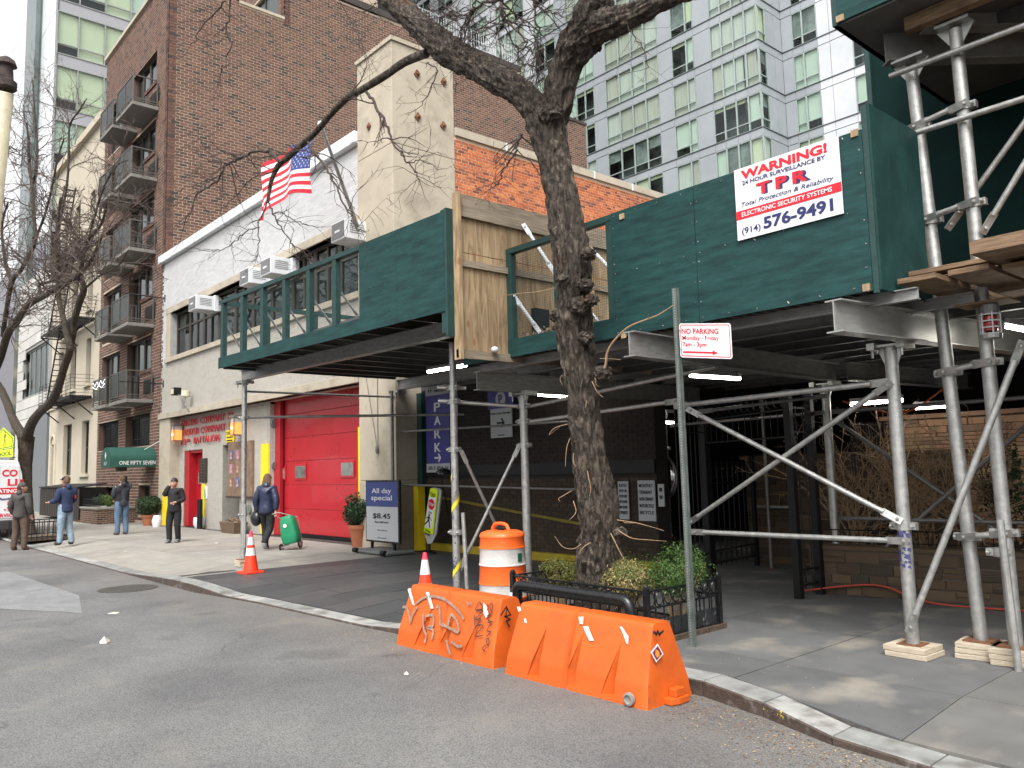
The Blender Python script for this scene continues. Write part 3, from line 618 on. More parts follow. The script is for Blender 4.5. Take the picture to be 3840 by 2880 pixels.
MB().box((a.x - .02, RY - .12, b.z - .06), (b.x, RY - .03, b.z)).build('ledge', MT['bronze'], mu)
al = MB().cyl((-21.99, RY + .11, 1.95), (-21.9, RY + .11, 1.95), .1, 16).build('siren', MT['galvdark'], fh); MB().cyl((-21.99, RY + .11, 3.15), (-21.88, RY + .11, 3.15), .13, 16).build('alarm_bell', mat('grey_enamel', (.12, .12, .115), .5), fh)
MB().cyl((-21.96, RY + .11, 3.1), (-21.96, RY + .11, 2.0), .02).build('conduit', MT['alu'], fh)
g = MB().cyl((-23.35, RY - .02, .68), (-23.35, RY - .08, .68), .13, 20).build('siamese_port', mat('grey_cast', (.2, .22, .2), .5, metal=.4), fh)
# stone pier of big slabs with open joints
rnd = random.Random(9)
for z0, z1 in ((-.1, 1.5), (1.5, 3.98), (3.98, 6.55), (6.55, 9.08), (9.08, 11.5)):
    MB().box((-16.4, FY - .07, z0 + .004), (-14.86, 11.38, z1 - .004)).build('pier_slab', MT['stone'], fh, bevel=.012)
MB().box((-16.44, FY - .11, 11.5), (-14.82, 11.42, 11.6)).build('pier_cap', MT['stone'], fh)
for px, py in ((1385, 475), (1440, 462)):
    p = u(px, py, FY - .07); MB().prism([(p.x - .09, p.y, p.z), (p.x, p.y, p.z - .1), (p.x + .09, p.y, p.z), (p.x, p.y, p.z + .1)], (0, -.03, 0)).ball((p.x, p.y - .04, p.z), .035, 8).build('anchor_plate', MT['rust'], fh)
for px, py in ((1563, 278), (1566, 439), (1663, 307), (1661, 472)):
    p = Xp(px, py, -14.86); MB().prism([(p.x, p.y - .09, p.z - .02), (p.x, p.y + .01, p.z - .11), (p.x, p.y + .09, p.z + .02), (p.x, p.y - .01, p.z + .11)], (.03, 0, 0)).ball((p.x + .04, p.y, p.z), .04, 8).build('anchor_plate', MT['rust'], fh)
p = u(1420, 1685, FY - .07); MB().tube([(p.x, FY - .09, 3.9), (p.x, FY - .09, p.z + .05)], .008).tube([(p.x - .5, FY - .09, 3.9), (p.x - .02, FY - .09, p.z)], .008).ball((p.x, FY - .12, p.z), .07, 8, (.6, .5, 1.5)).build('halyard_cleat', MT['galvdark'], fh)
# orange side wall with coping and pale joints
MB().box((-15.1, 11.38, 0), (-14.87, 22, 9.68)).build('side_wall', mort_o, fh)
bricks(fh, (-14.87, 0, 0), Y1, X1, 11.385, 21.5, 4.5, 9.68, [], .215, .0762, brk_o, joint=.013, proud=.005, header=6, n_ind=300, name='orange_brick', jit=.001)
y = 11.38
while y < 21.9:
    y2 = min(y + 1.62, 22); MB().box((-15.25, y + .012, 9.68), (-14.80, y2 - .012, 9.88)).build('coping_stone', MT['stone'], fh, bevel=.006)
    MB().box((-15.25, y2 - .03, 9.675), (-14.79, y2 + .02, 9.885)).build('coping_joint', MT['white'], fh); y = y2
# ---- air conditioners resting in the window band
grille = mat('ac_grille', (.17, .17, .175), .5, var=.2, scale=30); 
acs = (((707, 1117), 'leftmost window air conditioner, alone at the far end of the band'), ((898, 1016), 'second window air conditioner, left one of the close pair'), ((976, 978), 'third window air conditioner, right one of the close pair'), ((1241, 842), 'rightmost window air conditioner beside the flagpole foot'))
for (px, py), lab in acs:
    Yf = FY - .62; p = Yp(px, py, Yf); w_, h_ = .66, .46
    t = thing('air_conditioner', lab, 'air conditioner', (p.x, Yf, p.z - h_), 'white window air conditioners in the firehouse band')
    MB().box((p.x, Yf, p.z - h_), (p.x + w_, FY + .2, p.z)).build('case', MT['plastic_white'], t, bevel=.012)
    MB().box((p.x + .04, Yf - .008, p.z - h_ + .04), (p.x + w_ - .04, Yf, p.z - .04)).build('grille', grille, t)
    MB().box((p.x + .2, Yf - .014, p.z - .27), (p.x + .42, Yf - .008, p.z - .22)).build('badge', MT['white'], t)
    mb = MB()
    for i in range(5): mb.box((p.x + w_, Yf + .12, p.z - .12 - i * .05), (p.x + w_ + .004, Yf + .5, p.z - .1 - i * .05))
    mb.build('louvre', grille, t)
    MB().box((p.x - .03, FY - .02, p.z - h_ - .02), (p.x + w_ + .03, FY + .1, p.z + .04)).build('collar', MT['plastic_white'], t)
# ---- flag on its pole
B0, T0 = Yp(1348, 870, FY - .1), Yp(1207, 478, 7.2)
fp = thing('flagpole', 'slanting grey flagpole with stars and stripes flag above the firehouse windows', 'flagpole', B0)
MB().tube([B0, B0.lerp(T0, .5), T0], [.045, .04, .03], 12).build('pole', MT['galv'], fp, smooth=True)
MB().ball(T0 + Vector((0, -.02, .06)), .07, 12, (1, 1, .9)).build('finial', MT['white'], fp)
# flag: hoist along a short length of the pole, cloth falls and billows to the left
fr_ = mat('flag_red', (.56, .012, .03), .75, var=.1, scale=20); fw_ = mat('flag_white', (.68, .67, .66), .75, var=.05, scale=20); fb_ = mat('flag_blue', (.025, .045, .20), .75, var=.15, scale=20)
def gsx(x, y): return (560 + x * .3617, 500 + y * .3617)
# corners measured in the photograph: hoist edge right, fly end left and drooping
HT, HB = Yp(*gsx(1695, 60), 7.5), Yp(*gsx(1690, 625), 7.5)
FT, FB = Yp(*gsx(1190, 330), 7.9), Yp(*gsx(1095, 905), 7.65)
def fpt(s, t):
    top = HT.lerp(FT, s); bot = HB.lerp(FB, s)
    droop = Vector((0, 0, 1)) * (.16 * math.sin(math.pi * min(1, s * 1.25)) if s < .8 else 0)
    p = top.lerp(bot, t)
    wv = math.sin(s * 13 + t * 1.8) * .09 * s ** .6 + math.sin(s * 5 - t * 3) * .05
    if s > .55: p += X1 * (-.20 * math.sin((s - .55) / .45 * math.pi) * (1 - .3 * t)) + Z1 * (-.08 * (s - .55) * math.sin(t * 6))
    return p + droop * (.6 + .6 * t) + Vector((.2, 1, 0)) * wv
nS = 40; can = MB(); flag_o = None
for i in range(13):
    sm = MB()
    for j in range(nS):
        s0, s1 = j / nS, (j + 1) / nS; t0, t1 = i / 13, (i + 1) / 13
        for h_ in range(3):
            ta, tb = t0 + (t1 - t0) * h_ / 3, t0 + (t1 - t0) * (h_ + 1) / 3
            (can if (i < 7 and s1 <= .401) else sm).quad(fpt(s0, ta), fpt(s1, ta), fpt(s1, tb), fpt(s0, tb))
    if flag_o is None: flag_o = sm.build('flag', fr_, fp)
    else: sm.build('stripe', fr_ if i % 2 == 0 else fw_, flag_o)
can.build('canton', fb_, flag_o)
mb = MB()
for r in range(9):
    for c in range(6 if r % 2 == 0 else 5):
        s = .035 + (c * 2 + (r % 2)) * .0325; t = (r + 1) / 10 * 7 / 13; c0 = fpt(s, t); du = (fpt(s + .01, t) - c0).normalized(); dv = (fpt(s, t + .01) - c0).normalized(); nn = du.cross(dv) * .006
        if nn.dot(CAM - c0) < 0: nn = -nn
        pts = [c0 + nn + (du * math.sin(q * math.pi / 5) - dv * math.cos(q * math.pi / 5)) * (.032 if q % 2 == 0 else .013) for q in range(10)]
        mb.add([c0 + nn] + pts, [(0, 1 + q, 1 + (q + 1) % 10) for q in range(10)])
mb.build('stars', fw_, flag_o)
# ------------------------------------------------------------------ apartment building
brk_a = randmat('brown_brick', [((.138, .074, .056), 4), ((.116, .064, .050), 4), ((.155, .084, .062), 2), ((.055, .042, .038), 1.8), ((.10, .058, .046), 2)], .8, var=.12, scale=6, bump=.25, bscale=50, stain=((.22, .13, .09), .7, .57, .25))
mort_a = mat('buff_mortar', (.43, .35, .265), .9, var=.1, scale=4)
MT['aptglass'] = glassmat('reflecting_window_glass', (.6, .66, .65), 3.2)
ap = thing('apartment_building', 'tall brown brick apartment block with grey balconies west of the firehouse', 'apartment building', (-34, FY, 0))
AX0, AX1 = -39.05, -30.45; AH = .116; AL = .305
# floors: (door sill z, head z)
holes = []; fl = [4.6, 7.45, 10.3, 13.15, 16.0]
for zf in fl:
    holes += [(-38.6, -35.9, zf + .15, zf + 2.42), (-34.85, -33.1, zf + .15, zf + 2.52), (-33.1, -31.8, zf + 1.22, zf + 2.52)]
holes += [(-38.9, -35.85, 2.9, 4.12), (-34.85, -31.8, 2.9, 4.15), (-37.9, -36.5, .55, 1.35), (-33.0, -31.6, .3, 1.42)]
wall('mortar', (0, FY, 0), X1, -Y1, AX0, AX1, -.2, 21.0, holes, .01, mort_a, ap); wall('wall', (0, FY + .01, 0), X1, -Y1, AX0, AX1, -.2, 21.0, [(h[0] - .002, h[1] + .002, h[2] - .002, h[3] + .002) for h in holes], .29, mat('brown_reveal', (.10, .06, .045), .85), ap)
bricks(ap, (0, FY, 0), X1, -Y1, AX0, AX1 - .0, .1, 21.0, holes, AL * .75, AH, brk_a, joint=.018, proud=.004, n_ind=130, name='brick')
SW = [(12.43, 14.4, 20.83, 30)]
wall('side_wall', (AX1, 0, 0), Y1, X1, FY, 27.8, -.2, 22.75, SW + [(FY - 1, 12.43, 21, 30)], .3, mort_a, ap)
wall('rear_side_wall', (AX1, 0, 0), Y1, X1, 27.8, 32.8, -.2, 21.1, [], .3, mort_a, ap)
bricks(ap, (AX1, 0, 0), Y1, X1, FY + .01, 32.8, 9.4, 22.7, [(12.43, 14.4, 20.83, 30), (FY - 1, 12.43, 21, 30), (27.8, 40, 21.1, 30), (21.68, 22.8, 13.6, 14.3)], AL, AH, brk_a, joint=.018, proud=.004, n_ind=300, name='side_brick', jit=.002)
MB().box((AX1 - .35, 27.7, 21.1), (AX1 + .06, 32.85, 21.25)).box((AX1 - .35, 14.4, 22.75), (AX1 + .07, 27.85, 23.05)).build('parapet_cap', mat('brown_metal_cap', (.045, .035, .032), .5), ap)
MB().box((AX0 - .08, FY - .1, 21.0), (AX1 + .02, FY + .3, 21.16)).box((AX1 - .35, FY + .3, 21), (AX1 + .05, 12.43, 21.16)).box((AX1 - .35, 12.43, 20.83), (AX1 + .05, 14.4, 20.95)).build('coping', MT['stone'], ap)
MB().box((AX0 + .3, FY + .3, 20.5), (AX1 - .3, 27.8, 20.6)).box((AX0, 30, 0), (AX1 - .3, 32.8, 21)).box((AX0, FY + .35, 0), (AX0 + .2, 30, 21)).build('roof', MT['conc'], ap)
mb = MB()
for i in range(48): mb.cyl((AX1 - .15, 20.2 + i * .16, 23.05), (AX1 - .15, 20.2 + i * .16, 24.1), .012, 5)
for zz in (24.1, 23.6, 23.2): mb.cyl((AX1 - .15, 20.1, zz), (AX1 - .15, 27.8, zz), .018, 6)
mb.build('roof_railing', MT['plastic_white'], ap)
for px, py in ((1376, 25), (1655, 108), (2062, 330)):
    p = Xp(px, py, AX1 - .4); MB().lathe((p.x, p.y, p.z - 1.2), [(.12, 0), (.12, .9), (.2, .95), (.2, 1.1), (.08, 1.2)], 14).build('roof_vent', MT['alu'], ap, smooth='auto')
# penthouse set back behind the terrace
wall('penthouse_wall', (0, 14.4, 0), X1, -Y1, -38.5, AX1, 20.6, 24.5, [(-34.2, -31.1, 20.9, 22.9)], .25, mort_a, ap)
bricks(ap, (0, 14.4, 0), X1, -Y1, -38.5, AX1 - .01, 20.9, 24.4, [(-34.2, -31.1, 20.9, 22.9)], AL, AH, brk_a, joint=.018, proud=.004, n_ind=0)
wall('penthouse_side', (AX1, 0, 0), Y1, X1, 14.4, 19, 22.7, 24.5, [], .3, mort_a, ap)
bl_w = mat('white_blind', (.62, .64, .63), .8, var=.05); bl_g = mat('grey_sky_blind', (.33, .35, .36), .6, var=.25, scale=1.2)
window(ap, -34.2, -31.1, 20.9, 22.9, 14.5, MT['bronze'], .07, .08, splits=(-32.6,), back=[bl_w, bl_w])
window(ap, -30.5, -30.46, 0, .01, 50, MT['bronze'])
fwn = Xp(1737, 495, AX1)
MB().box((AX1 - .1, 21.68, 13.6), (AX1 - .02, 22.8, 14.3)).build('side_window', MT['glassdark'], ap); MB().box((AX1 - .2, 21.68, 13.6), (AX1 - .12, 22.8, 14.3)).build('side_blind', bl_g, ap)
MB().box((AX1 - .05, 21.64, 14.28), (AX1 + .02, 22.84, 14.36)).box((AX1 - .05, 21.64, 13.6), (AX1 + .02, 21.70, 14.3)).box((AX1 - .05, 22.78, 13.6), (AX1 + .02, 22.84, 14.3)).build('side_window_frame', MT['bronze'], ap)
railm = mat('grey_railing_paint', (.105, .10, .09), .5, metal=.2, var=.15); panm = glassmat('smoked_panel', (.42, .40, .37), .5); slabm = mat('balcony_concrete', (.19, .18, .165), .85, var=.15, scale=3, bump=.1)
rnda = random.Random(2)
for i, zf in enumerate(fl):
    bks = [bl_w, bl_g, MT['curtain'], MT['darkint']]
    window(ap, -38.6, -35.9, zf + .15, zf + 2.42, FY + .15, MT['bronze'], .07, .09, glass=MT['aptglass'], splits=(-37.7, -36.8), back=[rnda.choice(bks) for _ in range(3)])
    window(ap, -34.85, -33.12, zf + .15, zf + 2.52, FY + .15, MT['bronze'], .07, .09, glass=MT['aptglass'], splits=(-34.0,), back=[rnda.choice(bks) for _ in range(2)])
    window(ap, -33.1, -31.8, zf + 1.22, zf + 2.52, FY + .15, MT['bronze'], .07, .09, glass=MT['aptglass'], splits=(-32.3,), back=[rnda.choice(bks) for _ in range(2)])
    mb = MB(); xx = -33.16
    while xx < -31.75: mb.box((xx + .005, FY - .05, zf + 1.08), (xx + .085, FY + .12, zf + 1.22)); xx += .09
    mb.build('sill_course', brk_a, ap)
    g = MB().box((-32.6, FY - .02, zf + .28), (-31.4, FY + .0, zf + .82)).build('air_grille', MT['black'], ap); mb = MB()
    for q in range(8): mb.box((-32.56, FY - .035, zf + .31 + q * .063), (-31.44, FY - .02, zf + .335 + q * .063))
    mb.build('slat', MT['bronze'], g)
    # the two balconies of the floor: slab, posts, rails, panels
    for (x0, x1) in ((-36.0, -34.12), (-33.6, -31.45)):
        bz = zf; D = 8.72
        b = MB().box((x0, D, bz - .13), (x1, FY - .01, bz)).build('balcony', slabm, ap, bevel=.01)
        mb = MB()
        for X in (x0 + .03, (x0 + x1) / 2, x1 - .03): mb.box((X - .022, D + .01, bz), (X + .022, D + .055, bz + 1.08))
        for X in (x0 + .03, x1 - .03): mb.box((X - .022, FY - .08, bz), (X + .022, FY - .04, bz + 1.08)); mb.box((X - .02, D + .05, bz + 1.04), (X + .02, FY - .05, bz + 1.08)); mb.box((X - .015, D + .05, bz + .15), (X + .015, FY - .05, bz + .18)); mb.box((X - .015, D + .05, bz + .06), (X + .015, FY - .05, bz + .08))
        mb.box((x0 + .01, D + .012, bz + 1.04), (x1 - .01, D + .05, bz + 1.085)); mb.box((x0 + .03, D + .02, bz + .15), (x1 - .03, D + .045, bz + .18)); mb.box((x0 + .03, D + .02, bz + .06), (x1 - .03, D + .045, bz + .08))
        mb.build('railing', railm, b)
        for a, c in ((x0 + .07, (x0 + x1) / 2 - .04), ((x0 + x1) / 2 + .04, x1 - .07)):
            MB().box((a, D + .026, bz + .2), (c, D + .034, bz + 1.02)).build('panel', panm, b)
        if i == 0 and x0 < -35:
            mb = MB()
            for q in range(26):
                tt = q / 25; mb.ball((x0 + .1 + tt * 1.7, D - .01, bz + .98 - .14 * math.sin(tt * math.pi * 3) ** 2), .011, 6); mb.ball((x0 + .1 + tt * 1.7, D - .01, bz + .80 - .1 * math.sin(tt * math.pi * 2) ** 2), .010, 6)
            mb.build('light_string', mat('tiny_lights', (1, 1, 1), .4, var=0, emit=((1, 1, 1), 2)), b)
# ground floor windows with bars
barm = MT['black']
for x0, x1 in ((-38.9, -35.85), (-34.85, -31.8)):
    wd = window(ap, x0, x1, 2.9, 4.13, FY + .2, MT['bronze'], .08, .09, splits=(x0 + .9, x1 - .55), back=[MT['darkint'], MT['curtain'], MT['curtain']]); mb = MB(); xx = x0 + .95
    while xx < x1 - .05: mb.cyl((xx, FY + .08, 2.9), (xx, FY + .08, 4.12), .011, 6); xx += .11
    for zz in (3.2, 3.85): mb.cyl((x0 + .9, FY + .08, zz), (x1, FY + .08, zz), .012, 6)
    mb.build('bars', barm, wd)
for x0, x1, z0, z1 in ((-37.9, -36.5, .55, 1.35), (-33.0, -31.6, .3, 1.42)):
    window(ap, x0, x1, z0, z1, FY + .2, MT['bronze'], .07, .08, splits=((x0 + x1) / 2,), back=[MT['darkint']])
for zz in (8.3, 4.95):   # flag brackets on the firehouse corner
    p = Yp(*((620, 1119) if zz > 6 else (614, 1440)), FY)
    MB().cyl((p.x, FY, p.z), (p.x - .0, FY - 1.5, p.z + .02), .018, 8).box((p.x - .02, FY - .03, p.z - .13), (p.x + .02, FY, p.z + .13)).build('guy_bracket', MT['black'], fh)
# ---- awning
aw = thing('awning', 'dark green entrance awning lettered ONE FIFTY SEVEN', 'awning', (-31.5, FY, 2.2))
awm = mat('green_canvas', (.012, .075, .055), .7, var=.12, scale=6, bump=.1)
XS_ = -30.95; yE = Xp(413, 1745, XS_).y; zb = Xp(413, 1752, XS_).z; y0 = yE; xF = Yp(378, 1751, yE).x; wA = XS_ - xF; hV = .30
ring = [(xF, zb), (XS_, zb), (XS_, zb + hV)] + [(XS_ - wA / 2 + wA / 2 * math.cos(t * math.pi / 12), zb + hV + .42 * math.sin(t * math.pi / 12)) for t in range(1, 12)] + [(xF, zb + hV)]
MB().prism([(a, y0, b) for a, b in ring], (0, FY - .02 - y0, 0)).build('canopy', awm, aw)
p, q = Xp(447, 1735, XS_), Xp(583, 1728, XS_); text('ONE FIFTY SEVEN', .135, aw, MT['white'], (XS_ + .004, p.y, zb + .08), Y1, bold=.01, width=q.y - p.y)
text('157', .12, aw, MT['white'], (xF + wA / 2, y0 - .004, zb + .08), X1, width=.3, align='CENTER', name='number')
MB().prism([(xF + wA / 2, y0 - .004, zb + .28), (xF + wA / 2 + .09, y0 - .004, zb + .42), (xF + wA / 2, y0 - .004, zb + .56), (xF + wA / 2 - .09, y0 - .004, zb + .42)], (0, -.003, 0)).build('diamond', MT['white'], aw)
MB().tube([(XS_ - .2, yE + 1.2, zb + .62), Vector((-30.6, FY - .03, 3.0))], .012, 6).build('tie_rod', MT['white'], aw)
MB().box((XS_ - .7, FY - 1.2, zb - .14), (XS_ - .4, FY - .9, zb)).build('under_light', MT['bronze'], aw)
# ---- planted brick bed before the building
pb = thing('brick_planter', 'low brown brick bed with iron rail and shrubs in front of the apartment block', 'planter', (-35.5, 8.6, 0))
p0, p1 = Zp(255, 2005, 0), Zp(500, 1955, 0)
PX0, PX1, PYf, PZ = -38.6, -33.3, 8.35, .62
MB().box((PX0, PYf + .02, 0), (PX1 - .02, PYf + .3, PZ - .07)).box((PX0, PYf + .3, 0), (PX0 + .3, FY - .02, PZ - .07)).box((PX1 - .3, PYf + .3, 0), (PX1 - .02, FY - .02, PZ - .07)).build('wall', mat('planter_mortar', (.38, .31, .22), .9), pb)
bricks(pb, (0, PYf + .02, 0), X1, -Y1, PX0, PX1, .0, PZ - .06, [], .21, .075, brk_a, joint=.014, proud=.004, n_ind=160)
bricks(pb, (PX1 - .02, 0, 0), Y1, X1, PYf, FY - .03, .0, PZ - .06, [], .21, .075, brk_a, joint=.014, proud=.004, n_ind=60)
MB().box((PX0 - .03, PYf - .03, PZ - .06), (PX1 + .03, FY - .03, PZ)).build('cap', MT['conc'], pb)
mb = MB(); xx = PX0
while xx < PX1: mb.cyl((xx, PYf + .1, PZ), (xx, PYf + .1, PZ + .33), .008, 5); xx += .1
mb.cyl((PX0, PYf + .1, PZ + .3), (PX1, PYf + .1, PZ + .3), .012, 6); mb.cyl((PX0, PYf + .1, PZ + .08), (PX1, PYf + .1, PZ + .08), .012, 6); mb.build('iron_rail', MT['black'], pb)
# ------------------------------------------------------------------ beige townhouse with fire escape
bg_ = thing('beige_townhouse', 'beige plastered townhouse with tall sash windows and black fire escape', 'townhouse', (-43.5, FY, 0))
beige = mat('beige_stucco', (.45, .40, .315), .85, var=.07, scale=.8, bump=.06, bscale=60)
bh = [(-41.8, -40.55, 1.95, 4.4), (-45.4, -43.75, 1.9, 4.42), (-47.9, -47.1, 0.2, 3.55)]
for zf in (6.1, 9.65, 13.2): bh += [(-41.45, -40.6, zf, zf + 2.15), (-44.3, -43.3, zf, zf + 2.15), (-46.9, -45.9, zf, zf + 2.15)]
wall('wall', (0, FY + .02, 0), X1, -Y1, -48.6, -39.06, -.2, 18.3, bh, .35, beige, bg_)
MB().box((-48.5, 11, 0), (-39.1, 22, 18.2)).box((-48.6, FY + .4, 17.9), (-39.1, 11, 18.2)).build('body', beige, bg_)
for h in bh:
    sp = () if h[1] - h[0] < 1.1 else ((h[0] + h[1]) / 2,)
    window(bg_, h[0], h[1], max(h[2], .2), h[3], FY + .2, MT['bronze'], .07, .08, splits=sp, rows=((h[2] + h[3]) / 2,), glass=MT['glassdark'], back=MT['darkint'] if h[2] > 1 else MT['darkint'])
    if h[2] > 1: MB().box((h[0] - .12, FY - .1, h[2] - .14), (h[1] + .12, FY + .1, h[2])).build('sill', beige, bg_)
MB().tube([(-47.5 + .52 * math.cos(a * math.pi / 10), FY + .0, 3.5 + .5 * math.sin(a * math.pi / 10)) for a in range(11)], .07, 8).cyl((-46.98, FY, 0), (-46.98, FY, 3.5), .07).cyl((-48.02, FY, 0), (-48.02, FY, 3.5), .07).build('arch_moulding', beige, bg_)
MB().box((-48.7, FY - .2, 18.3), (-39.0, FY + .3, 18.65)).build('cornice', beige, bg_); MB().box((-48.65, FY - .06, 5.35), (-39.06, FY + .06, 5.5)).build('string_course', beige, bg_)
fe = MT['black']
for i, zf in enumerate((5.45, 9.0, 12.55)):
    x0, x1 = -46.4, -39.9 + (i * .25); y0 = 8.75
    b = MB(); 
    for q in range(9): b.box((x0, y0 + q * .1, zf - .02), (x1, y0 + q * .1 + .05, zf + .02))
    b.box((x0, y0, zf - .1), (x1, y0 + .04, zf)); b.box((x0, FY - .1, zf - .1), (x1, FY - .06, zf))
    for X in (x0, x1 - .05, (x0 + x1) / 2): b.bar((X, y0 + .05, zf - .08), (X, FY, zf - .85), .05); b.box((X, y0, zf - .12), (X + .05, FY, zf - .06))
    pf = b.build('fire_escape', fe, bg_); b = MB(); X = x0
    while X <= x1 + .01: b.cyl((X, y0 + .02, zf), (X, y0 + .02, zf + .95), .011, 5); X += .8
    for k_ in range(6): b.box((x0, y0 + .012, zf + .12 + k_ * .165), (x1, y0 + .03, zf + .135 + k_ * .165)); b.box((x0, y0 + .02, zf + .12 + k_ * .165), (x0 + .02, FY, zf + .135 + k_ * .165)); b.box((x1 - .02, y0 + .02, zf + .12 + k_ * .165), (x1, FY, zf + .135 + k_ * .165))
    b.build('railing', fe, pf)
    b = MB(); s0, s1 = Vector((-45.6, 8.95, zf)), Vector((-43.2, 8.95, zf + 3.5))
    for dy in (0, .5): b.bar(s0 + Y1 * dy, s1 + Y1 * dy, .05, .09)
    for q in range(14): c = s0.lerp(s1, (q + .5) / 14); b.box((c.x - .1, c.y, c.z - .012), (c.x + .1, c.y + .5, c.z + .012))
    b.build('stair', fe, pf)
# ------------------------------------------------------------------ pale panelled building and street end
wb = thing('panelled_building', 'pale modern building clad in slanting panels with one long grey window', 'building', (-53, FY, 0))
wpan = randmat('pale_cladding', [((.50, .49, .46), 2), ((.46, .45, .43), 2), ((.53, .52, .49), 1)], .6, var=.05, scale=2)
hl = [(-56.0, -49.3, 6.6, 9.35)]
wall('wall', (0, FY, 0), X1, -Y1, -57.5, -48.61, 5.3, 13.8, hl, .25, mat('cladding_joint', (.25, .245, .23), .8), wb)
r_ = random.Random(8); z = 5.32
while z < 13.7:
    x = -57.5 - r_.uniform(0, 1.4)
    while x < -48.62:
        a, b = max(x, -57.5), min(x + 1.8, -48.62); x += 1.8
        if b - a > .1 and not (z + .3 > 6.6 and z + .3 < 9.35 and a > -56.3):
            MB().box((a + .012, FY - .05, z + .01), (b - .012, FY - .001, z + .57)).build('cladding_panel', wpan, wb)
    z += .6
window(wb, -56.0, -49.3, 6.6, 9.35, FY + .1, MT['alu'], .08, .1, splits=(-54.6, -53.3, -52.0, -50.7), back=[mat('pale_interior', (.34, .35, .34), .7, var=.15)])
MB().box((-57.5, FY + .3, 0), (-48.7, 11.1, 13.7)).build('body', MT['conc'], wb)
MB().box((-52.6, FY - .02, 0), (-49.0, FY + .28, 5.3)).build('grey_metal_gate', mat('grey_steel', (.17, .18, .19), .55, metal=.2, var=.12), wb)
MB().box((-57.5, FY - .04, -.1), (-52.6, FY + .28, 5.3)).build('base_wall', wpan, wb)
fb = thing('far_building', 'hazy brown and glass buildings closing the far end of the street', 'building', (-105, 6, 0))
MB().box((-125, 2, 0), (-102, 10.8, 20)).build('block', mat('tan_far_brick', (.38, .29, .2), .8, var=.3, scale=.3), fb); mb = MB()
for i in range(6):
    for j in range(5): mb.box((-102, 2.5 + j * 1.7, 2 + i * 3), (-101.95, 3.6 + j * 1.7, 4 + i * 3))
mb.build('windows', MT['glassdark'], fb)
# ------------------------------------------------------------------ glass residential tower behind
tw = thing('glass_tower', 'grey glass apartment tower with projecting bay rising behind the orange brick wall', 'tower', (-40, 47, 0))
TO = Vector((-40, 47, 0))
def glossy(name, c, rough, metal, var=.06, sc=.25, coat=.6):
    m = mat(name, c, rough, metal=metal, var=var, scale=sc, coat=coat, rvar=.03); return m
span = glossy('grey_spandrel_glass', (.29, .315, .335), .25, .0, .12, .25, .25)
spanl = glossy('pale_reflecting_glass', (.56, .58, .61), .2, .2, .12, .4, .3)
tfr = mat('green_grey_mullion', (.34, .40, .385), .4, metal=.3, var=.05); tln = mat('dark_joint', (.07, .08, .085), .5)
tg = glassmat('tower_glass', (.93, .99, .96), .6)
blinds = [mat('lime_blind', (.74, .80, .58), .8, var=.04, scale=.6), mat('mint_blind', (.64, .76, .66), .8, var=.06, scale=.6), mat('grey_curtain', (.58, .58, .51), .9, var=.22, scale=6, stretch=(3, 3, .05)), mat('dim_room_green', (.10, .125, .12), .9, var=.5, scale=1.5), mat('dusk_room', (.22, .26, .25), .9, var=.6, scale=1.1), mat('pale_curtain', (.66, .70, .65), .9, var=.15, scale=7, stretch=(3, 3, .05))]
_wm = {}
def wmesh(w_, kind, b=None):
    """meshes in local x (along face) / y (into the building) / z; base at the floor line"""
    k = (round(w_, 2), kind, b)
    if k in _wm: return _wm[k]
    mb = MB(); f = .055
    if kind == 'frame':
        for x0, x1, z0, z1 in ((0, f, 0, 2.47), (w_ - f, w_, 0, 2.47), (f, w_ - f, 0, f), (f, w_ - f, 2.42, 2.47), (f, w_ - f, .59, .66)): mb.box((x0, -.02, z0), (x1, .1, z1))
        m = tfr
    elif kind == 'pane': mb.quad((f, .03, f), (w_ - f, .03, f), (w_ - f, .03, 2.42), (f, .03, 2.42)); m = tg
    elif kind == 'panel': mb.box((.015, -.0, .02), (w_ - .015, .1, 2.45)); m = b
    elif kind == 'strip': mb.box((.01, -.0, 2.50), (w_ - .01, .1, 3.03)); m = b
    elif kind == 'edge': mb.box((0, -.05, -.035), (w_, .05, .02)); m = tln
    elif kind[0] == 'b':
        h = float(kind[1:]); mb.quad((0, .16, h), (w_, .16, h), (w_, .16, 2.45), (0, .16, 2.45)); m = b
        if h > 0: pass
    elif kind == 'room': mb.quad((0, 1.2, 0), (w_, 1.2, 0), (w_, 1.2, 2.6), (0, 1.2, 2.6)); mb.quad((0, .1, 2.5), (w_, .1, 2.5), (w_, 1.2, 2.5), (0, 1.2, 2.5)); mb.quad((0, .1, 0), (w_, .1, 0), (w_, 1.2, 0), (0, 1.2, 0)); m = blinds[3]
    me = bpy.data.meshes.new(kind); me.from_pydata(mb.v, [], mb.f); me.materials.append(m); _wm[k] = me; return me
def place(name, me, parent, x, y, z, rz=0, rel=None):
    o = bpy.data.objects.new(name, me); COL.objects.link(o); o.parent = parent
    if rel is None: o.location = (x - TO.x, y - TO.y, z - TO.z); o.rotation_euler = (0, 0, rz)
    ORG[o.name] = Vector(TO); return o
rt = random.Random(21)
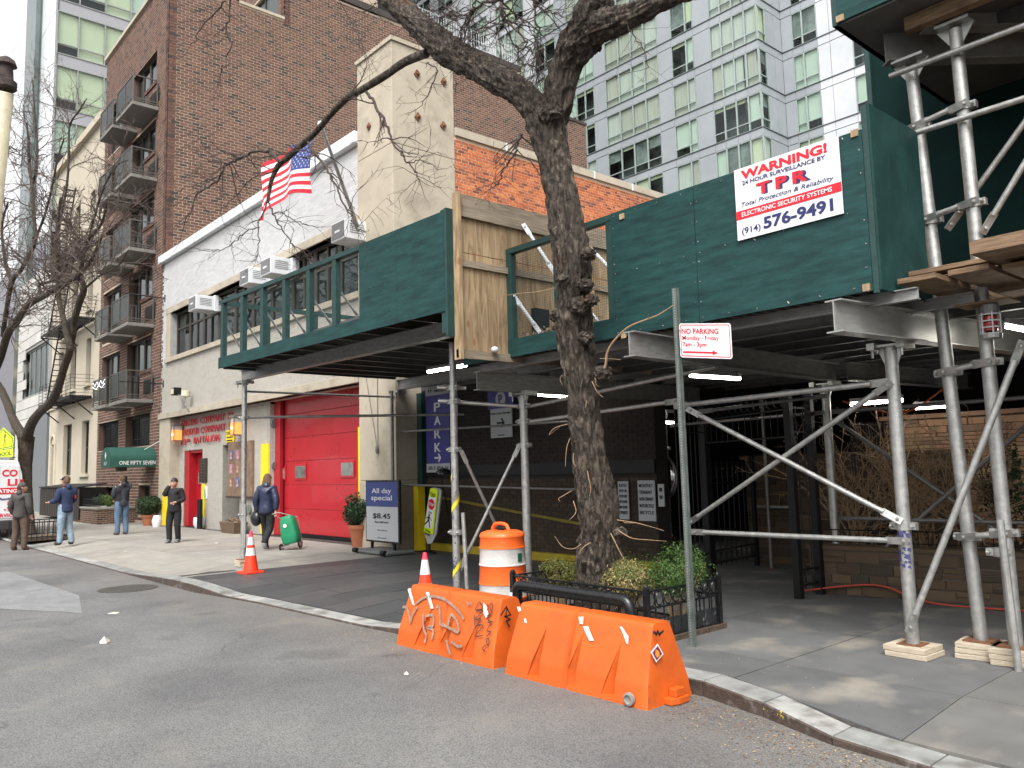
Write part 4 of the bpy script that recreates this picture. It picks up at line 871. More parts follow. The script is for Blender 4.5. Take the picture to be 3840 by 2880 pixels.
def unit(x, y, z, w_, typ, rz=0, sm=None):
    sm = sm or span
    place('spandrel', wmesh(w_, 'strip', sm), tw, x, y, z, rz)
    if typ == 'P': place('panel', wmesh(w_, 'panel', sm), tw, x, y, z, rz); return
    f = place('window', wmesh(w_, 'frame'), tw, x, y, z, rz); place('pane', wmesh(w_, 'pane'), f, 0, 0, 0, rel=1)
    r = typ
    if r in (0, 1): h = rt.choice((0.0, .62, .62)); b = blinds[r]
    elif r == 2: h = 0.; b = blinds[rt.choice((2, 5))]
    elif r == 3: h = 2.2; b = blinds[0]
    else: h = rt.choice((.7, 1.6)); b = blinds[4]
    place('blind', wmesh(w_, 'b%.2f' % h, b), f, 0, 0, 0, rel=1)
    if h > 0: place('room', wmesh(w_, 'room'), f, 0, 0, 0, rel=1)
groups = []   # (x0, widths, kind) along the front; W = window group, P = panel
x = -27.6
seq = [('W', [.98, .94, .94, .89]), ('P', [1.40]), ('W', [.67, 1.30]), ('P', [1.27]), ('W', [1.31, 1.30, 1.29, 1.41]), ('P', [1.25]), ('W', [1.0, 1.0, 1.0]), ('P', [1.3]), ('W', [1.3, 1.3]), ('P', [1.3]), ('W', [1.3, 1.3, 1.3]), ('P', [1.3]), ('W', [1.3, 1.3]), ('P', [1.3, 1.3]), ('W', [1.3, 1.3]), ('P', [1.3]), ('W', [1.3, 1.3, 1.3]), ('P', [1.3]), ('W', [1.3, 1.3]), ('P', [1.3])]
for kf in range(-3, 13):
    z = 23.87 + 3.075 * kf; x = -27.6
    for t_, ws in seq:
        ty = rt.choice([0, 0, 1, 1, 2, 2, 2, 3, 4, 4])
        for w_ in ws:
            x -= w_; a = 'P' if t_ == 'P' else (ty if rt.random() < .75 else rt.choice([0, 1, 2, 3])); unit(x, 47, z, w_, a, 0, spanl if x < -48 and (t_ == 'P' or kf > 4) else None)
    place('floor_edge', wmesh(-27.6 - x, 'edge'), tw, x, 47, z)
    # side of the bay, turned a quarter
    unit(-27.6, 47, z, 1.0, rt.choice([0, 2, 4]), R(90)); unit(-27.6, 48.0, z, 1.05, 'P', R(90)); unit(-27.6, 49.05, z, 1.05, 'P', R(90)); place('floor_edge', wmesh(3.1, 'edge'), tw, -27.6, 47, z, R(90))
    x = -27.6
    for t_, ws in (('P', [.8]), ('W', [.75, 1.05]), ('P', [.85, 1.5]), ('W', [.95, .95]), ('P', [1.3]), ('W', [1.3, 1.3]), ('P', [1.3]), ('W', [1.3, 1.3])):
        ty = rt.choice([0, 1, 1, 3, 4])
        for w_ in ws: unit(x, 50.1, z, w_, 'P' if t_ == 'P' else ty, 0, spanl if x > -25.2 else None); x += w_
    place('floor_edge', wmesh(x + 27.6, 'edge'), tw, -27.6, 50.1, z)
MB().box((-74, 48.4, 0), (-29, 62, 70)).box((-29, 51.5, 0), (-12, 62, 70)).build('core', MT['darkint'], tw)
# ------------------------------------------------------------------ left tower
lt = thing('curtain_wall_tower', 'bright glass tower behind the bare street tree with pale green blinds on its side', 'tower', (-58, 11.26, 0))
sky_pane = glossy('painted_sky_white', (.86, .87, .89), .25, .15, .04, .4); gsp = glossy('grey_band', (.30, .30, .32), .25, .1)  # pane white is the sky reflection put into the base colour
MB().box((-110, 11.5, 0), (-58.3, 40, 62)).build('core', MT['darkint'], lt)
ys = [11.26, 12.56, 14.19, 15.82, 17.45, 19.1, 20.7]
for kf in range(-2, 9):
    z = 25.4 + 3.8 * kf
    MB().box((-58.12, 11.3, z), (-58.0, 21, z + .78)).build('grey_band', gsp, lt)
    for a, b in zip(ys, ys[1:]):
        f = MB().box((-58.06, a, z + .78), (-57.94, a + .07, z + 3.8)).box((-58.05, a + .07, z + .78), (-57.95, b, z + .84)).box((-58.05, a + .07, z + 1.48), (-57.95, b, z + 1.56)).box((-58.05, a + .07, z + 3.73), (-57.95, b, z + 3.8)).build('window', MT['alu'], lt)
        MB().quad((-57.99, a + .07, z + .84), (-57.99, b, z + .84), (-57.99, b, z + 3.75), (-57.99, a + .07, z + 3.75)).build('pane', tg, f)
        low = rt.random() < .45
        MB().quad((-58.15, a, z + (1.5 if low else .8)), (-58.15, b, z + (1.5 if low else .8)), (-58.15, b, z + 3.8), (-58.15, a, z + 3.8)).build('blind', blinds[rt.choice((0, 1))], f)
    # street face: narrow panes, reflected sky painted on as white
    x = -58.0; n_ = 0
    while x > -100:
        w_ = .62 if n_ % 3 else 1.05
        if -66.3 < x - w_ / 2 < -63.0: x -= w_; n_ += 1; continue
        MB().box((x - w_ + .03, 11.24, z + .04), (x - .03, 11.33, z + 3.76)).build('pane', sky_pane, lt); x -= w_; n_ += 1
MB().box((-66.5, 10.9, 0), (-63.0, 11.5, 62)).build('dark_bay', mat('green_dark_glass', (.10, .14, .13), .12, metal=.2, var=.35, scale=.4, spec=.9), lt)
MB().box((-100, 11.27, 0), (-58, 11.36, 62)).build('mullion_face', mat('violet_grey', (.20, .20, .23), .4, var=.1), lt)
MB().box((-58.1, 11.2, 0), (-57.93, 11.3, 62)).build('corner_post', MT['alu'], lt)
# ------------------------------------------------------------------ sidewalk sheds
def D(x, y, d): return CAM + _ray(x, y) * d
def pipe(mb, p, q, r=.024, n=10): mb.cyl(p, q, r, n); return mb
def post(par, x, y, z0, z1, r=.055, m=None, head=True, block=True, turn=0):
    p = MB().cyl((x, y, z0), (x, y, z1), r, 16).build('post', m or MT['galv'], par, smooth='auto')
    mb = MB().box((x - .1, y - .1, z0 - .012), (x + .1, y + .1, z0 + .002)); mb.build('base_plate', MT['rust'], p)
    if head:
        mb = MB(); mb.box((x - .13, y - .09, z1), (x + .13, y + .09, z1 + .02))
        for s in (-1, 1): mb.prism([(x + s * r, y - .008, z1), (x + s * .12, y - .008, z1), (x + s * r, y - .008, z1 - .16)], (0, .016, 0)); mb.box((x + s * .13 - .035, y - .12, z1 - .02), (x + s * .13 + .035, y + .12, z1 + .04)); mb.cyl((x + s * .13, y - .08, z1 - .09), (x + s * .13, y - .08, z1 - .02), .012, 6)
        mb.build('head_clamp', MT['galv'], p)
    return p
def clamp(par, x, y, z, r=.055, d=(1, 0)):
    dx, dy = d; mb = MB().cyl((x, y, z - .035), (x, y, z + .035), r + .012, 14); e = Vector((dx, dy, 0)).normalized(); s = Vector((-e.y, e.x, 0)); c = Vector((x, y, z))
    for k in (-1, 1): mb.obox(c + e * k * (r + .0) - s * .03 + Vector((0, 0, -.03)), e * k * .055, s * .06, (0, 0, .06)); mb.cyl(c + e * k * (r + .035) - s * .05, c + e * k * (r + .035) + s * .05, .012, 6); mb.ball(c + e * k * (r + .035) - s * .055, .018, 6)
    return mb.build('clamp', MT['galv'], par)
def tubep(par, p, q, r=.024, m=None, flat=True, name='brace'):
    """pipe brace with flattened bolted ends"""
    p, q = Vector(p), Vector(q); d = (q - p).normalized(); mb = MB()
    if flat:
        L = .14; sd = d.cross(Vector(_f)).normalized(); mb.tube([p + d * L, q - d * L], [r, r], 10)
        for a, s in ((p, 1), (q, -1)):
            mb.obox(a - sd * r * 1.25 + Vector(_f) * -.004 - d * s * .03, sd * r * 2.5, Vector(_f) * .009, d * s * (L + .05)); mb.ball(a + d * s * .02 - Vector(_f) * .015, .016, 6)
    else: mb.cyl(p, q, r, 12)
    return mb.build(name, m or MT['galv'], par, smooth='auto')
def ibeam(name, p, q, h=.25, w_=.12, par=None, m=None, t=.012):
    p, q = Vector(p), Vector(q); d = (q - p); s = d.cross(Z1).normalized(); mb = MB()
    mb.obox(p - s * w_ / 2, s * w_, Z1 * t, d); mb.obox(p - s * w_ / 2 + Z1 * (h - t), s * w_, Z1 * t, d); mb.obox(p - s * t / 2 + Z1 * t, s * t, Z1 * (h - 2 * t), d)
    return mb.build(name, m or MT['beam'], par)
def blocks(par_or_none, c, s=.34, n=2, h=.045, rot=0, lab='', grp='timber pads under the scaffold posts'):
    t = thing('timber_pad', lab, 'timber pad', c, grp); r_ = random.Random(int(c[0] * 100))
    for i in range(n):
        a = rot + r_.uniform(-.05, .05); U = Vector((math.cos(a), math.sin(a), 0)) * s * 1.05; Vv = Vector((-math.sin(a), math.cos(a), 0)) * s
        MB().obox(Vector(c) - U / 2 - Vv / 2 + Vector((r_.uniform(-.01, .01), 0, i * h + .001)), U, Vv, (0, 0, h - .003)).build('timber', MT['block'], t, bevel=.004)
    return t
def tubelight(par, p, q, name='tube_light'):
    p, q = Vector(p), Vector(q); t = MB().cyl(p, q, .024, 10).build(name, MT['tube'], par)
    MB().bar(p + Z1 * .05, q + Z1 * .05, .07, .05).build('fitting', MT['galvdark'], t); return t
def meshgrid(name, P, U, V_, par, s=.03, w_=.0022):
    P, U, V_ = Vector(P), Vector(U), Vector(V_); mb = MB(); nu = int(U.length / s); nv = int(V_.length / s); un, vn = U.normalized(), V_.normalized(); nn = un.cross(vn)
    for i in range(1, nu): mb.quad(P + un * i * s - un * w_ / 2, P + un * i * s + un * w_ / 2, P + un * i * s + un * w_ / 2 + V_, P + un * i * s - un * w_ / 2 + V_)
    for i in range(1, nv): mb.quad(P + vn * i * s - vn * w_ / 2, P + vn * i * s - vn * w_ / 2 + U, P + vn * i * s + vn * w_ / 2 + U, P + vn * i * s + vn * w_ / 2)
    o = mb.build(name, MT['greenf'], par); o['kind'] = 'stuff'; return o
def panelY(name, par, Y, x0, y0, x1, y1, x2, y2, x3, y3, m, t=.018):
    """panel on the plane Y with measured corners: bottom left, bottom right, top right, top left"""
    a, b, c, d = (Yp(*q, Y) for q in ((x0, y0), (x1, y1), (x2, y2), (x3, y3)))
    return MB().prism([a, b, c, d], (0, t, 0)).build(name, m, par, bevel=.002)
# ================= west shed, over the driveway
ws = thing('west_sidewalk_shed', 'dark green sidewalk shed over the driveway, mesh cells at left and plywood at right', 'sidewalk shed', (-15, 6.3, 0))
YW = 5.6
def c3(x, y): return (560 + x * .5425, 700 + y * .5425)
XL, XR = Yp(*c3(478, 1000), YW).x, Yp(*c3(2040, 500), YW).x
zB0, zB1 = Yp(*c3(472, 1260), YW).z, Yp(*c3(2040, 862), YW).z; zT0, zT1 = Yp(*c3(482, 790), YW).z, Yp(*c3(2050, 160), YW).z
XS = Yp(*c3(1452, 700), YW).x
def zb(x): return zB0 + (zB1 - zB0) * (x - XL) / (XR - XL)
def zt(x): return zT0 + (zT1 - zT0) * (x - XL) / (XR - XL)
def strip(name, x0, x1, f0, f1, par, m, y0, y1, bev=.003):
    return MB().prism([(x0, y0, f0(x0)), (x1, y0, f0(x1)), (x1, y0, f1(x1)), (x0, y0, f1(x0))], (0, y1 - y0, 0)).build(name, m, par, bevel=bev)
xm = Yp(*c3(915, 1100), YW).x
strip('bottom_board', XL, xm - .003, zb, lambda x: zb(x) + .2, ws, MT['green'], YW, YW + .02); strip('bottom_board', xm + .003, XS, zb, lambda x: zb(x) + .2, ws, MT['green'], YW - .004, YW + .02)
strip('top_rail', XL, XS, lambda x: zt(x) - .07, zt, ws, MT['greenf'], YW, YW + .09)
for i, cx in enumerate((498, 634, 772, 925, 1092, 1272, 1446)):
    X = Yp(*c3(cx, 900), YW).x; w_ = .055
    if i < 6: MB().box((X - w_, YW + .006, zb(X) + .2), (X + w_, YW + .09, zt(X) - .07)).build('stud', MT['greenf'], ws, bevel=.003)
meshgrid('wire_mesh', (XL + .05, YW + .03, zB0 + .2), (XS - XL - .05, 0, 0), (0, 0, zT0 - zB0 - .26), ws)
xq = (XS + XR) / 2 - .05
strip('plywood_panel', XS, xq - .002, zb, zt, ws, MT['green'], YW - .006, YW + .014); strip('plywood_panel', xq + .002, XR, zb, zt, ws, MT['green'], YW - .006, YW + .014)
MB().box((XR - .09, YW + .014, zB1 - .25), (XR + .0, YW + .10, zT1 + .03)).build('corner_stud', MT['greenf'], ws)
MB().box((XR + .0, YW + .0, zB1 - .3), (XR + .045, YW + .12, zT1 + .03)).build('corner_stud', MT['greenf'], ws)
# white diagonal stays behind the parapet
for i, (a, b) in enumerate(((508, 915), (650, 905), (790, 840), (950, 820), (1115, 755), (1297, 695))):
    p = Yp(*c3(a, b), YW + .15); q = Yp(*c3(a + 118 + i * 6, b + 195 + (i % 2) * 10), YW + .75)
    tubep(ws, p, q, .017, MT['plastic_white'], name='stay')
# west end frame running back
pe = Xp(*c3(1330, 905), XL); zr = zT0
MB().box((XL, YW + .09, zr - .08), (XL + .06, 9.4, zr)).box((XL, YW + .09, zB0), (XL + .05, 9.4, zB0 + .2)).build('end_rail', MT['greenf'], ws)
for yy in (6.5, 7.5, 8.5, 9.35): MB().box((XL, yy, zB0 + .2), (XL + .05, yy + .08, zr - .08)).build('stud', MT['greenf'], ws)
MB().box((-15.0, 9.3, zB0 + .15), (XR, 9.38, zB0 + .28)).build('back_rail', MT['greenf'], ws)
# deck, joists, beams
ZJ = zB0 + .03
MB().box((XL + .05, YW + .06, ZJ + .12), (XR - .01, 10.2, ZJ + .17)).build('deck', MT['joist'], ws)
x = XL + .2
while x < XR - .05:
    ibeam('joist', (x, YW + .15, ZJ), (x, 10.1, ZJ), .115, .06, ws, MT['joist'], .01); x += .62
p, q = Yp(907, 1430, 6.3), Yp(1690, 1263, 6.3); zbm = (p.z + q.z) / 2
ibeam('beam', (p.x, 6.3, p.z), (q.x, 6.3, q.z), ZJ - zbm - .0, .12, ws)
ibeam('beam', (-15.05, 9.72, 3.46), (-8.3, 9.72, 3.42), ZJ - 3.45, .12, ws)
post(ws, -15.0, 6.3, .13, p.z - .045, .05); blocks(None, (-15.0, 6.3, 0), .24, 3, .04, lab='stacked wood pad under the post beside the tall orange cone')
post(ws, -14.95, 9.75, .1, 3.42, .055, MT['galvdark']); blocks(None, (-14.95, 9.75, 0), .26, 2, .05, lab='grey wood pad under the post beside the parking price board')
post(ws, -14.72, 9.45, .0, 3.42, .035, MT['galvdark'], head=False)
tp = post(ws, -8.88, 6.7, .0, 3.45, .052, head=False)
# horizontal pipes at the back and front
dk = MT['galvdark']
def d4(x, y): return (560 + x * .5425, 1350 + y * .5425)
tubep(ws, (-15.0, 6.36, Yp(*d4(690, 215), 6.36).z), (-14.9, 9.7, Yp(*d4(1725, 255), 9.7).z), .022, dk, False, 'pipe')
tubep(ws, Yp(*d4(612, 398), 6.24), (-12.4, 9.6, Yp(*d4(1760, 425), 9.7).z), .026, dk, False, 'pipe'); clamp(ws, -15.0, 6.3, Yp(*d4(660, 398), 6.3).z)
clamp(ws, -15.0, 6.3, Yp(*d4(660, 1070), 6.3).z, .05); MB().cyl((-14.88, 6.28, .35), (-14.88, 6.28, 1.15), .026, 10).build('stub_pipe', MT['galv'], ws)
for zz in (2.2, 1.05):
    tubep(ws, (-15.0, 9.78, zz + .35), (-9.0, 9.78, zz + .25), .022, dk, False, 'pipe')
tubelight(ws, Yp(1605, 1395, 7.6), Yp(1748, 1370, 7.6))
def c4a(x, y): return (1400 + x * .5425, 1350 + y * .5425)
# raw plywood side between the two sheds
XS2 = XR + .05
rw = lambda Ya, Yb, za, zb_, nm='raw_plywood', dx=0, m=None: MB().box((XS2 + dx, Ya, za), (XS2 + dx + .02, Yb, zb_)).build(nm, m or MT['ply'], ws)
rw(YW + .12, 8.05, 3.05, 4.28); rw(YW + .12, 8.05, 4.29, 4.93); rw(8.06, 10.4, 3.05, 4.28); rw(8.06, 10.4, 4.29, 4.93)
MB().box((XS2 + .021, YW + .15, 4.72), (XS2 + .06, 10.4, 4.99)).build('top_plank', MT['lumber'], ws); MB().box((XS2 + .021, YW + .15, 4.11), (XS2 + .055, 10.4, 4.19)).build('mid_rail', MT['lumber'], ws); MB().box((XS2 + .02, YW + .1, 3.0), (XS2 + .06, 10.4, 3.1)).build('bottom_rail', MT['lumber'], ws)
MB().box((XS2 - .02, YW + .1, 2.98), (XS2 + .10, YW + .15, 5.0)).build('end_stud', MT['ply'], ws)
for yy in (8.0, 9.6): MB().box((XS2 + .021, yy, 3.1), (XS2 + .07, yy + .06, 4.72)).build('stud', MT['ply'], ws)
YM = 6.5
for (a, b), (c, d) in (((735, 292), (960, 640)), ((650, 815), (860, 1105)), ((1242, 470), (1392, 628)), ((1240, 955), (1290, 1010))):
    p = Xp(1600 + a * .4973, 700 + b * .4973, XS2 + .09); q = Yp(1600 + c * .4973, 700 + d * .4973, YM + .35); q = q if q.x > XS2 + .2 else p + Vector((.9, -.6, -.9)); tubep(ws, p, q, .022, MT['plastic_white'], name='stay')
MB().box((XS2 + .03, 6.9, 3.3), (XS2 + .1, 7.15, 3.72)).build('black_panel', MT['black'], ws)
rd_ = random.Random(5); mb = MB()
for i in range(260):
    cx_, cy_, cz_ = rd_.uniform(XS2 + .15, XS2 + 1.5), YM + rd_.uniform(.04, .4), 3.25 + abs(rd_.gauss(0, .05)); s_ = rd_.uniform(.015, .04); a_ = Vector((rd_.gauss(0, 1), rd_.gauss(0, 1), rd_.gauss(0, 1))).normalized() * s_; b_ = Vector((rd_.gauss(0, 1), rd_.gauss(0, 1), rd_.gauss(0, 1))).normalized() * s_; c_ = Vector((cx_, cy_, cz_)); mb.quad(c_ - a_, c_ - b_, c_ + a_, c_ + b_)
mb.build('dead_leaves', mat('dead_leaf', (.16, .11, .075), .9, var=.6, scale=30), ws)['kind'] = 'stuff'
MB().ball((XS2 + .1, YW + .62, 3.13), .045, 12, (.7, 1.2, .8)).build('white_sack', MT['plastic_white'], ws)
# ================= main shed
ms = thing('main_sidewalk_shed', 'long dark green plywood shed on galvanised posts over the right sidewalk', 'sidewalk shed', (-5, 7.3, 0))
YM = 6.5; ZB, ZT = 3.06, 4.43
def mx_(x, y): return Yp(x, y, YM).x
X0, XA, XB_, XC = mx_(1737, 1377), mx_(2303, 1100), mx_(2760, 900), mx_(3262, 900)
for a, b in ((X0, XA - .003), ): MB().box((a, YM, ZB), (b, YM + .02, ZB + .22)).build('bottom_board', MT['green'], ms, bevel=.003)
MB().box((X0, YM, ZT - .07), (XA, YM + .09, ZT - .0)).build('top_rail', MT['greenf'], ms, bevel=.003)
def c6a(x, y): return (1600 + x * .4973, 700 + y * .4973)
for cx in (290, 618, 985, 1398):
    X = mx_(*c6a(cx, 900)); MB().box((X - .055, YM + .004, ZB + .22), (X + .055, YM + .09, ZT - .07)).build('stud', MT['greenf'], ms, bevel=.003)
meshgrid('wire_mesh', (X0 + .05, YM + .03, ZB + .22), (XA - X0 - .05, 0, 0), (0, 0, ZT - ZB - .29), ms)
for a, b in ((XA, XB_ - .45), (XB_ - .45, XC)): MB().box((a + .003, YM - .008, ZB), (b - .003, YM + .012, ZT)).build('plywood_panel', MT['green'], ms, bevel=.002)
MB().box((XC, YM + .0, ZB - .02), (XC + .05, YM + .07, ZT + .2)).build('corner_stud', MT['greenf'], ms)
for px, py in ((2333, 812), (2340, 1258), (3205, 500), (3250, 1078)):
    p = Yp(px, py, YM - .01); MB().box((p.x - .03, YM - .022, p.z - .03), (p.x + .03, YM - .008, p.z + .03)).build('nail_block', MT['ply'], ms)
mb = MB(); r_ = random.Random(3)
def screws(x0, x1, z0, z1, Y):
    for xx in np.arange(x0 + .04, x1, .30):
        for zz in (z0 + .04, (z0 + z1) / 2, z1 - .04): mb.cyl((xx + r_.gauss(0, .01), Y, zz + r_.gauss(0, .01)), (xx, Y - .002, zz), .006, 6)
    for xx in (x0 + .03, x1 - .03):
        for zz in np.arange(z0, z1, .2): mb.cyl((xx + r_.gauss(0, .006), Y, zz), (xx, Y - .002, zz), .006, 6)
screws(XA, XB_ - .45, ZB, ZT, YM - .008); screws(XB_ - .45, XC, ZB, ZT, YM - .008)
mb.build('screw_heads', MT['galvdark'], ms)['kind'] = 'stuff'
# return panel going back on the right
XR2 = XC + .05; yb = Xp(3434, 557, XR2).y
mb = MB().prism([(XR2 + .003, YM + .0, ZB), (XR2 + .003, yb, ZB + .0), (XR2 + .003, yb, ZT + .2), (XR2 + .003, YM + .0, ZT + .2)], (.02, 0, 0)); mb.build('plywood_panel', MT['greenv'], ms)
# deck and joists
mb = MB(); y = YM + .1
MB().box((X0, YM + .03, ZB + .11), (XC + .03, 12.6, ZB + .15)).box((XC + .03, 8.6, ZB + .11), (4, 12.6, ZB + .15)).build('deck', MT['joist'], ms)
mb = MB(); xx = X0
while xx < XC + .03: mb.box((xx, YM + .025, ZB + .075), (xx + .06, 12.5, ZB + .11)); xx += .12
o = mb.build('corrugated_deck', MT['joist'], ms); o['kind'] = 'stuff'
y = YM + .25; k_ = 0
while y < 12.4:
    ibeam('joist', (X0 + .1, y, 2.975), (XC + (.45 if k_ == 1 else .25 if k_ == 0 else 1.6), y, 2.975), .10, .07, ms, MT['beam'] if k_ < 2 else MT['joist'], .01); y += .62; k_ += 1
def zb2(a, b, z=2.73): p, q = Zp(*a, z), Zp(*b, z); return p, q
p, q = Zp(1785, 1463, 2.73), Zp(2050, 1480, 2.73); ibeam('beam', (p.x + .02, p.y, 2.73), (p.x, 11.5, 2.73), .245, .14, ms)
p, q = zb2((2361, 1337), (3135, 1432)); ibeam('beam', p, q, .245, .14, ms); pp = p
ibeam('beam', p + (q - p) * .995 + X1 * .17, q + Vector((.5, 3.2, 0)), .245, .14, ms)
p, q = zb2((3131, 1246), (3840, 1330)); q = p + (q - p) * 1.6; ibeam('beam', p, q, .27, .15, ms, mat('bright_beam', (.42, .42, .40), .38, metal=.55, var=.15, scale=3, stretch=(2, 2, 10)))
P1 = post(ms, -8.22, 7.4, .01, 2.70)
PA = post(ms, -3.16, 7.3, .1, 2.69, .056)
a = Vector((-3.16, 7.3, 0)); blocks(None, (-3.16, 7.3, 0), .34, 2, .048, lab='pale two layer wood pad under the braced post at right')
PB = post(ms, -5.31, 10.2, .06, 2.69, .055); blocks(None, (-5.31, 10.2, 0), .3, 1, .05, lab='thin wood pad under the post beside the stone planter')
q1, q2 = D(2383, 2140, 15.6), D(2516, 2140, 15.4)
for q_ in (q1, q2): post(ms, q_.x, q_.y, 0, 2.70, .055, MT['galvdark'])
for (sx, sy, dep) in ((1785, 1900, 16.5), (2285, 1900, 17.5), (2880, 1900, 13.0)):
    q_ = D(sx, sy, dep); post(ms, q_.x, q_.y, 0, 2.7, .03, MT['galvdark'], head=False)
# clamps and braces in front
def PY(x, y, X, Y_): return Yp(x, y, Y_)
def s4(x, y): return (1400 + x * .5425, 1350 + y * .5425)
clamp(ms, -8.88, 6.7, Yp(*s4(572, 190), 6.7).z); clamp(ms, -8.88, 6.7, Yp(*s4(572, 285), 6.7).z); clamp(ms, -8.88, 6.7, Yp(*s4(572, 618), 6.7).z); clamp(ms, -8.88, 6.7, Yp(*s4(572, 1190), 6.7).z)
MB().cyl(Yp(*s4(620, 1055), 6.72), Yp(*s4(648, 1580), 6.72), .028, 10).build('stub_pipe', MT['galv'], ms)
tubep(ms, Yp(*s4(442, 190), 6.62), Yp(*s4(640, 195), 6.9), .028, None, False, 'pipe')
tubep(ms, Yp(*s4(450, 283), 6.62), Yp(*s4(1000, 320), 7.35), .028, None, False, 'pipe')
for yy in (318, 425, 590): clamp(ms, -8.22, 7.4, Yp(*s4(1035, yy), 7.4).z)
tubep(ms, Yp(*s4(612, 640), 6.75), Yp(*s4(870, 1190), 7.35), .024); tubep(ms, Yp(*s4(600, 1440), 6.75), Yp(*s4(1005, 600), 7.35), .024)
tubep(ms, Yp(*s4(1060, 325), 7.45), (pp.x, 7.3, 2.72), .026, None, False, 'pipe')
tubep(ms, Yp(*s4(1040, 432), 7.42), Yp(*s4(2090, 285), 7.3), .026, None, True); tubep(ms, Yp(*s4(2090, 318), 7.25), Yp(3325, 1433, 7.25), .028)
clamp(ms, q1.x, q1.y, 2.0, .055); clamp(ms, q2.x, q2.y, 2.0, .055)
tubep(ms, q1 + Vector((.05, 0, 1.95 - q1.z)), Vector((q2.x + .05, q2.y, .35)), .022, MT['galvdark']); tubep(ms, q2 + Vector((0, 0, 1.95 - q2.z)), Vector((q1.x + .1, q1.y, .15)), .022, MT['galvdark'])
# the big cross at right and its rails
def r2(x, y): return (2400 + x * .6933, 1100 + y * .6933)
tubep(ms, Yp(*r2(262, 628), 7.22), Yp(*r2(1398, 1225), 7.22), .025); tubep(ms, Yp(*r2(268, 1240), 7.30), Yp(*r2(1345, 490), 7.2), .025)
tubep(ms, Yp(*r2(285, 1290), 7.2), Yp(*r2(1432, 1340), 7.2), .025)
tubep(ms, Yp(*r2(330, 640), 8.2), Yp(*r2(1000, 555), 9.6), .022, MT['galvdark']); tubep(ms, Yp(*r2(170, 715), 9.8), Yp(*r2(985, 645), 9.9), .022, MT['galvdark'])
clamp(ms, -3.16, 7.3, Yp(*r2(1440, 1258), 7.3).z, .056)
tubep(ms, Yp(*r2(1060, 690), 10.15), Yp(*r2(2000, 1330), 10.15), .024, MT['galvdark']); tubep(ms, Yp(*r2(1115, 1560), 10.1), Yp(*r2(2120, 690), 10.1), .024, MT['galvdark'])
tubep(ms, Yp(*r2(1085, 1215), 10.1), Yp(*r2(2200, 1245), 10.1), .024, MT['galvdark']); tubep(ms, Yp(*r2(1050, 640), 10.1), Yp(*r2(2200, 555), 10.1), .024, MT['galvdark'])
tubelight(ms, Yp(*r2(272, 445), 9.0), Yp(*r2(540, 462), 9.0)); tubelight(ms, Yp(*r2(1140, 600), 10.9), Yp(*r2(1420, 578), 10.9)); tubelight(ms, Yp(*r2(1490, 620), 11.2), Yp(*r2(1680, 608), 11.2))
tubelight(ms, Yp(*s4(1140, 240), 9.6), Yp(*s4(1340, 255), 9.6)); tubelight(ms, Yp(3770, 1222, 8.4), Yp(4050, 1275, 8.6))
tubelight(ms, Yp(*r2(0, 694), 12.0), Yp(*r2(190, 700), 12.0))
# ---- red caged lamp on the right pole
rl_ = thing('caged_red_lamp', 'red warning lamp in a white wire cage on the right scaffold pole', 'warning lamp', Yp(3713, 1215, 7.45))
c = Yp(3713, 1205, 7.45)
MB().box(c + Vector((-.22, -.14, .145)), c + Vector((.2, .14, .16))).build('cover_board', MT['plank'], rl_)
MB().lathe(c, [(.075, .06), (.075, .14)], 14).build('lamp_base', MT['galvdark'], rl_)
MB().lathe(c, [(.02, -.095), (.052, -.08), (.056, -.02), (.05, .04), (.03, .06)], 16).build('red_globe', mat('red_lamp_glass', (.35, .01, .012), .15, var=.1, spec=.9), rl_)
mb = MB()
for zz in (-.11, -.055, 0, .055): mb.tube([c + Vector((.078 * math.cos(a * .524), .078 * math.sin(a * .524), zz)) for a in range(13)], .006, 5)
for a in range(6): mb.cyl(c + Vector((.078 * math.cos(a * 1.047), .078 * math.sin(a * 1.047), -.12)), c + Vector((.078 * math.cos(a * 1.047), .078 * math.sin(a * 1.047), .07)), .006, 5)
mb.build('cage', MT['plastic_white'], rl_)
MB().lathe(c, [(.05, -.15), (.08, -.145), (.085, -.11)], 12).build('cage_foot', MT['galv'], rl_)
# ================= scaffold on the corner, two storeys high
us = thing('corner_scaffold', 'tall galvanised scaffold frame with beams and shaded green hoarding at the upper right', 'scaffold', (-2.6, 7.7, 0))
def polev(par, x0, y0, z0, z1, lean=(0, 0), r=.055): return MB().cyl((x0, y0, z0), (x0 + lean[0], y0 + lean[1], z1), r, 16).build('pole', MT['galv'], par, smooth='auto')
pB = Yp(3680, 2412, 7.6); pC = Yp(3812, 2440, 7.55)
tB = Yp(3418, 262, 7.6); tC = Yp(3583, 112, 7.55)
MB().cyl((pB.x, 7.6, .14), (tB.x, 7.6, tB.z), .056, 18).build('pole', MT['galv'], us, smooth='auto'); MB().cyl((pC.x, 7.55, .12), (tC.x, 7.55, tC.z), .056, 18).build('pole', MT['galv'], us, smooth='auto')
for p, n_ in ((pB, 3), (pC, 3)):
    blocks(None, (p.x, p.y, 0), .32, n_, .045, rot=.1, lab='three layer wood pad under the left tall scaffold pole' if p is pB else 'wood pad at the right edge under the last scaffold pole'); MB().box((p.x - .11, p.y - .11, .135), (p.x + .11, p.y + .11, .148)).build('base_plate', MT['rust'], us)
for (x, y) in ((3650, 1350), ): pass
def bx(p, z): t = (z - .1) / (tB.z - .1); return pB.x + (tB.x - pB.x) * t
def cxp(z): t = (z - .1) / (tC.z - .1); return pC.x + (tC.x - pC.x) * t
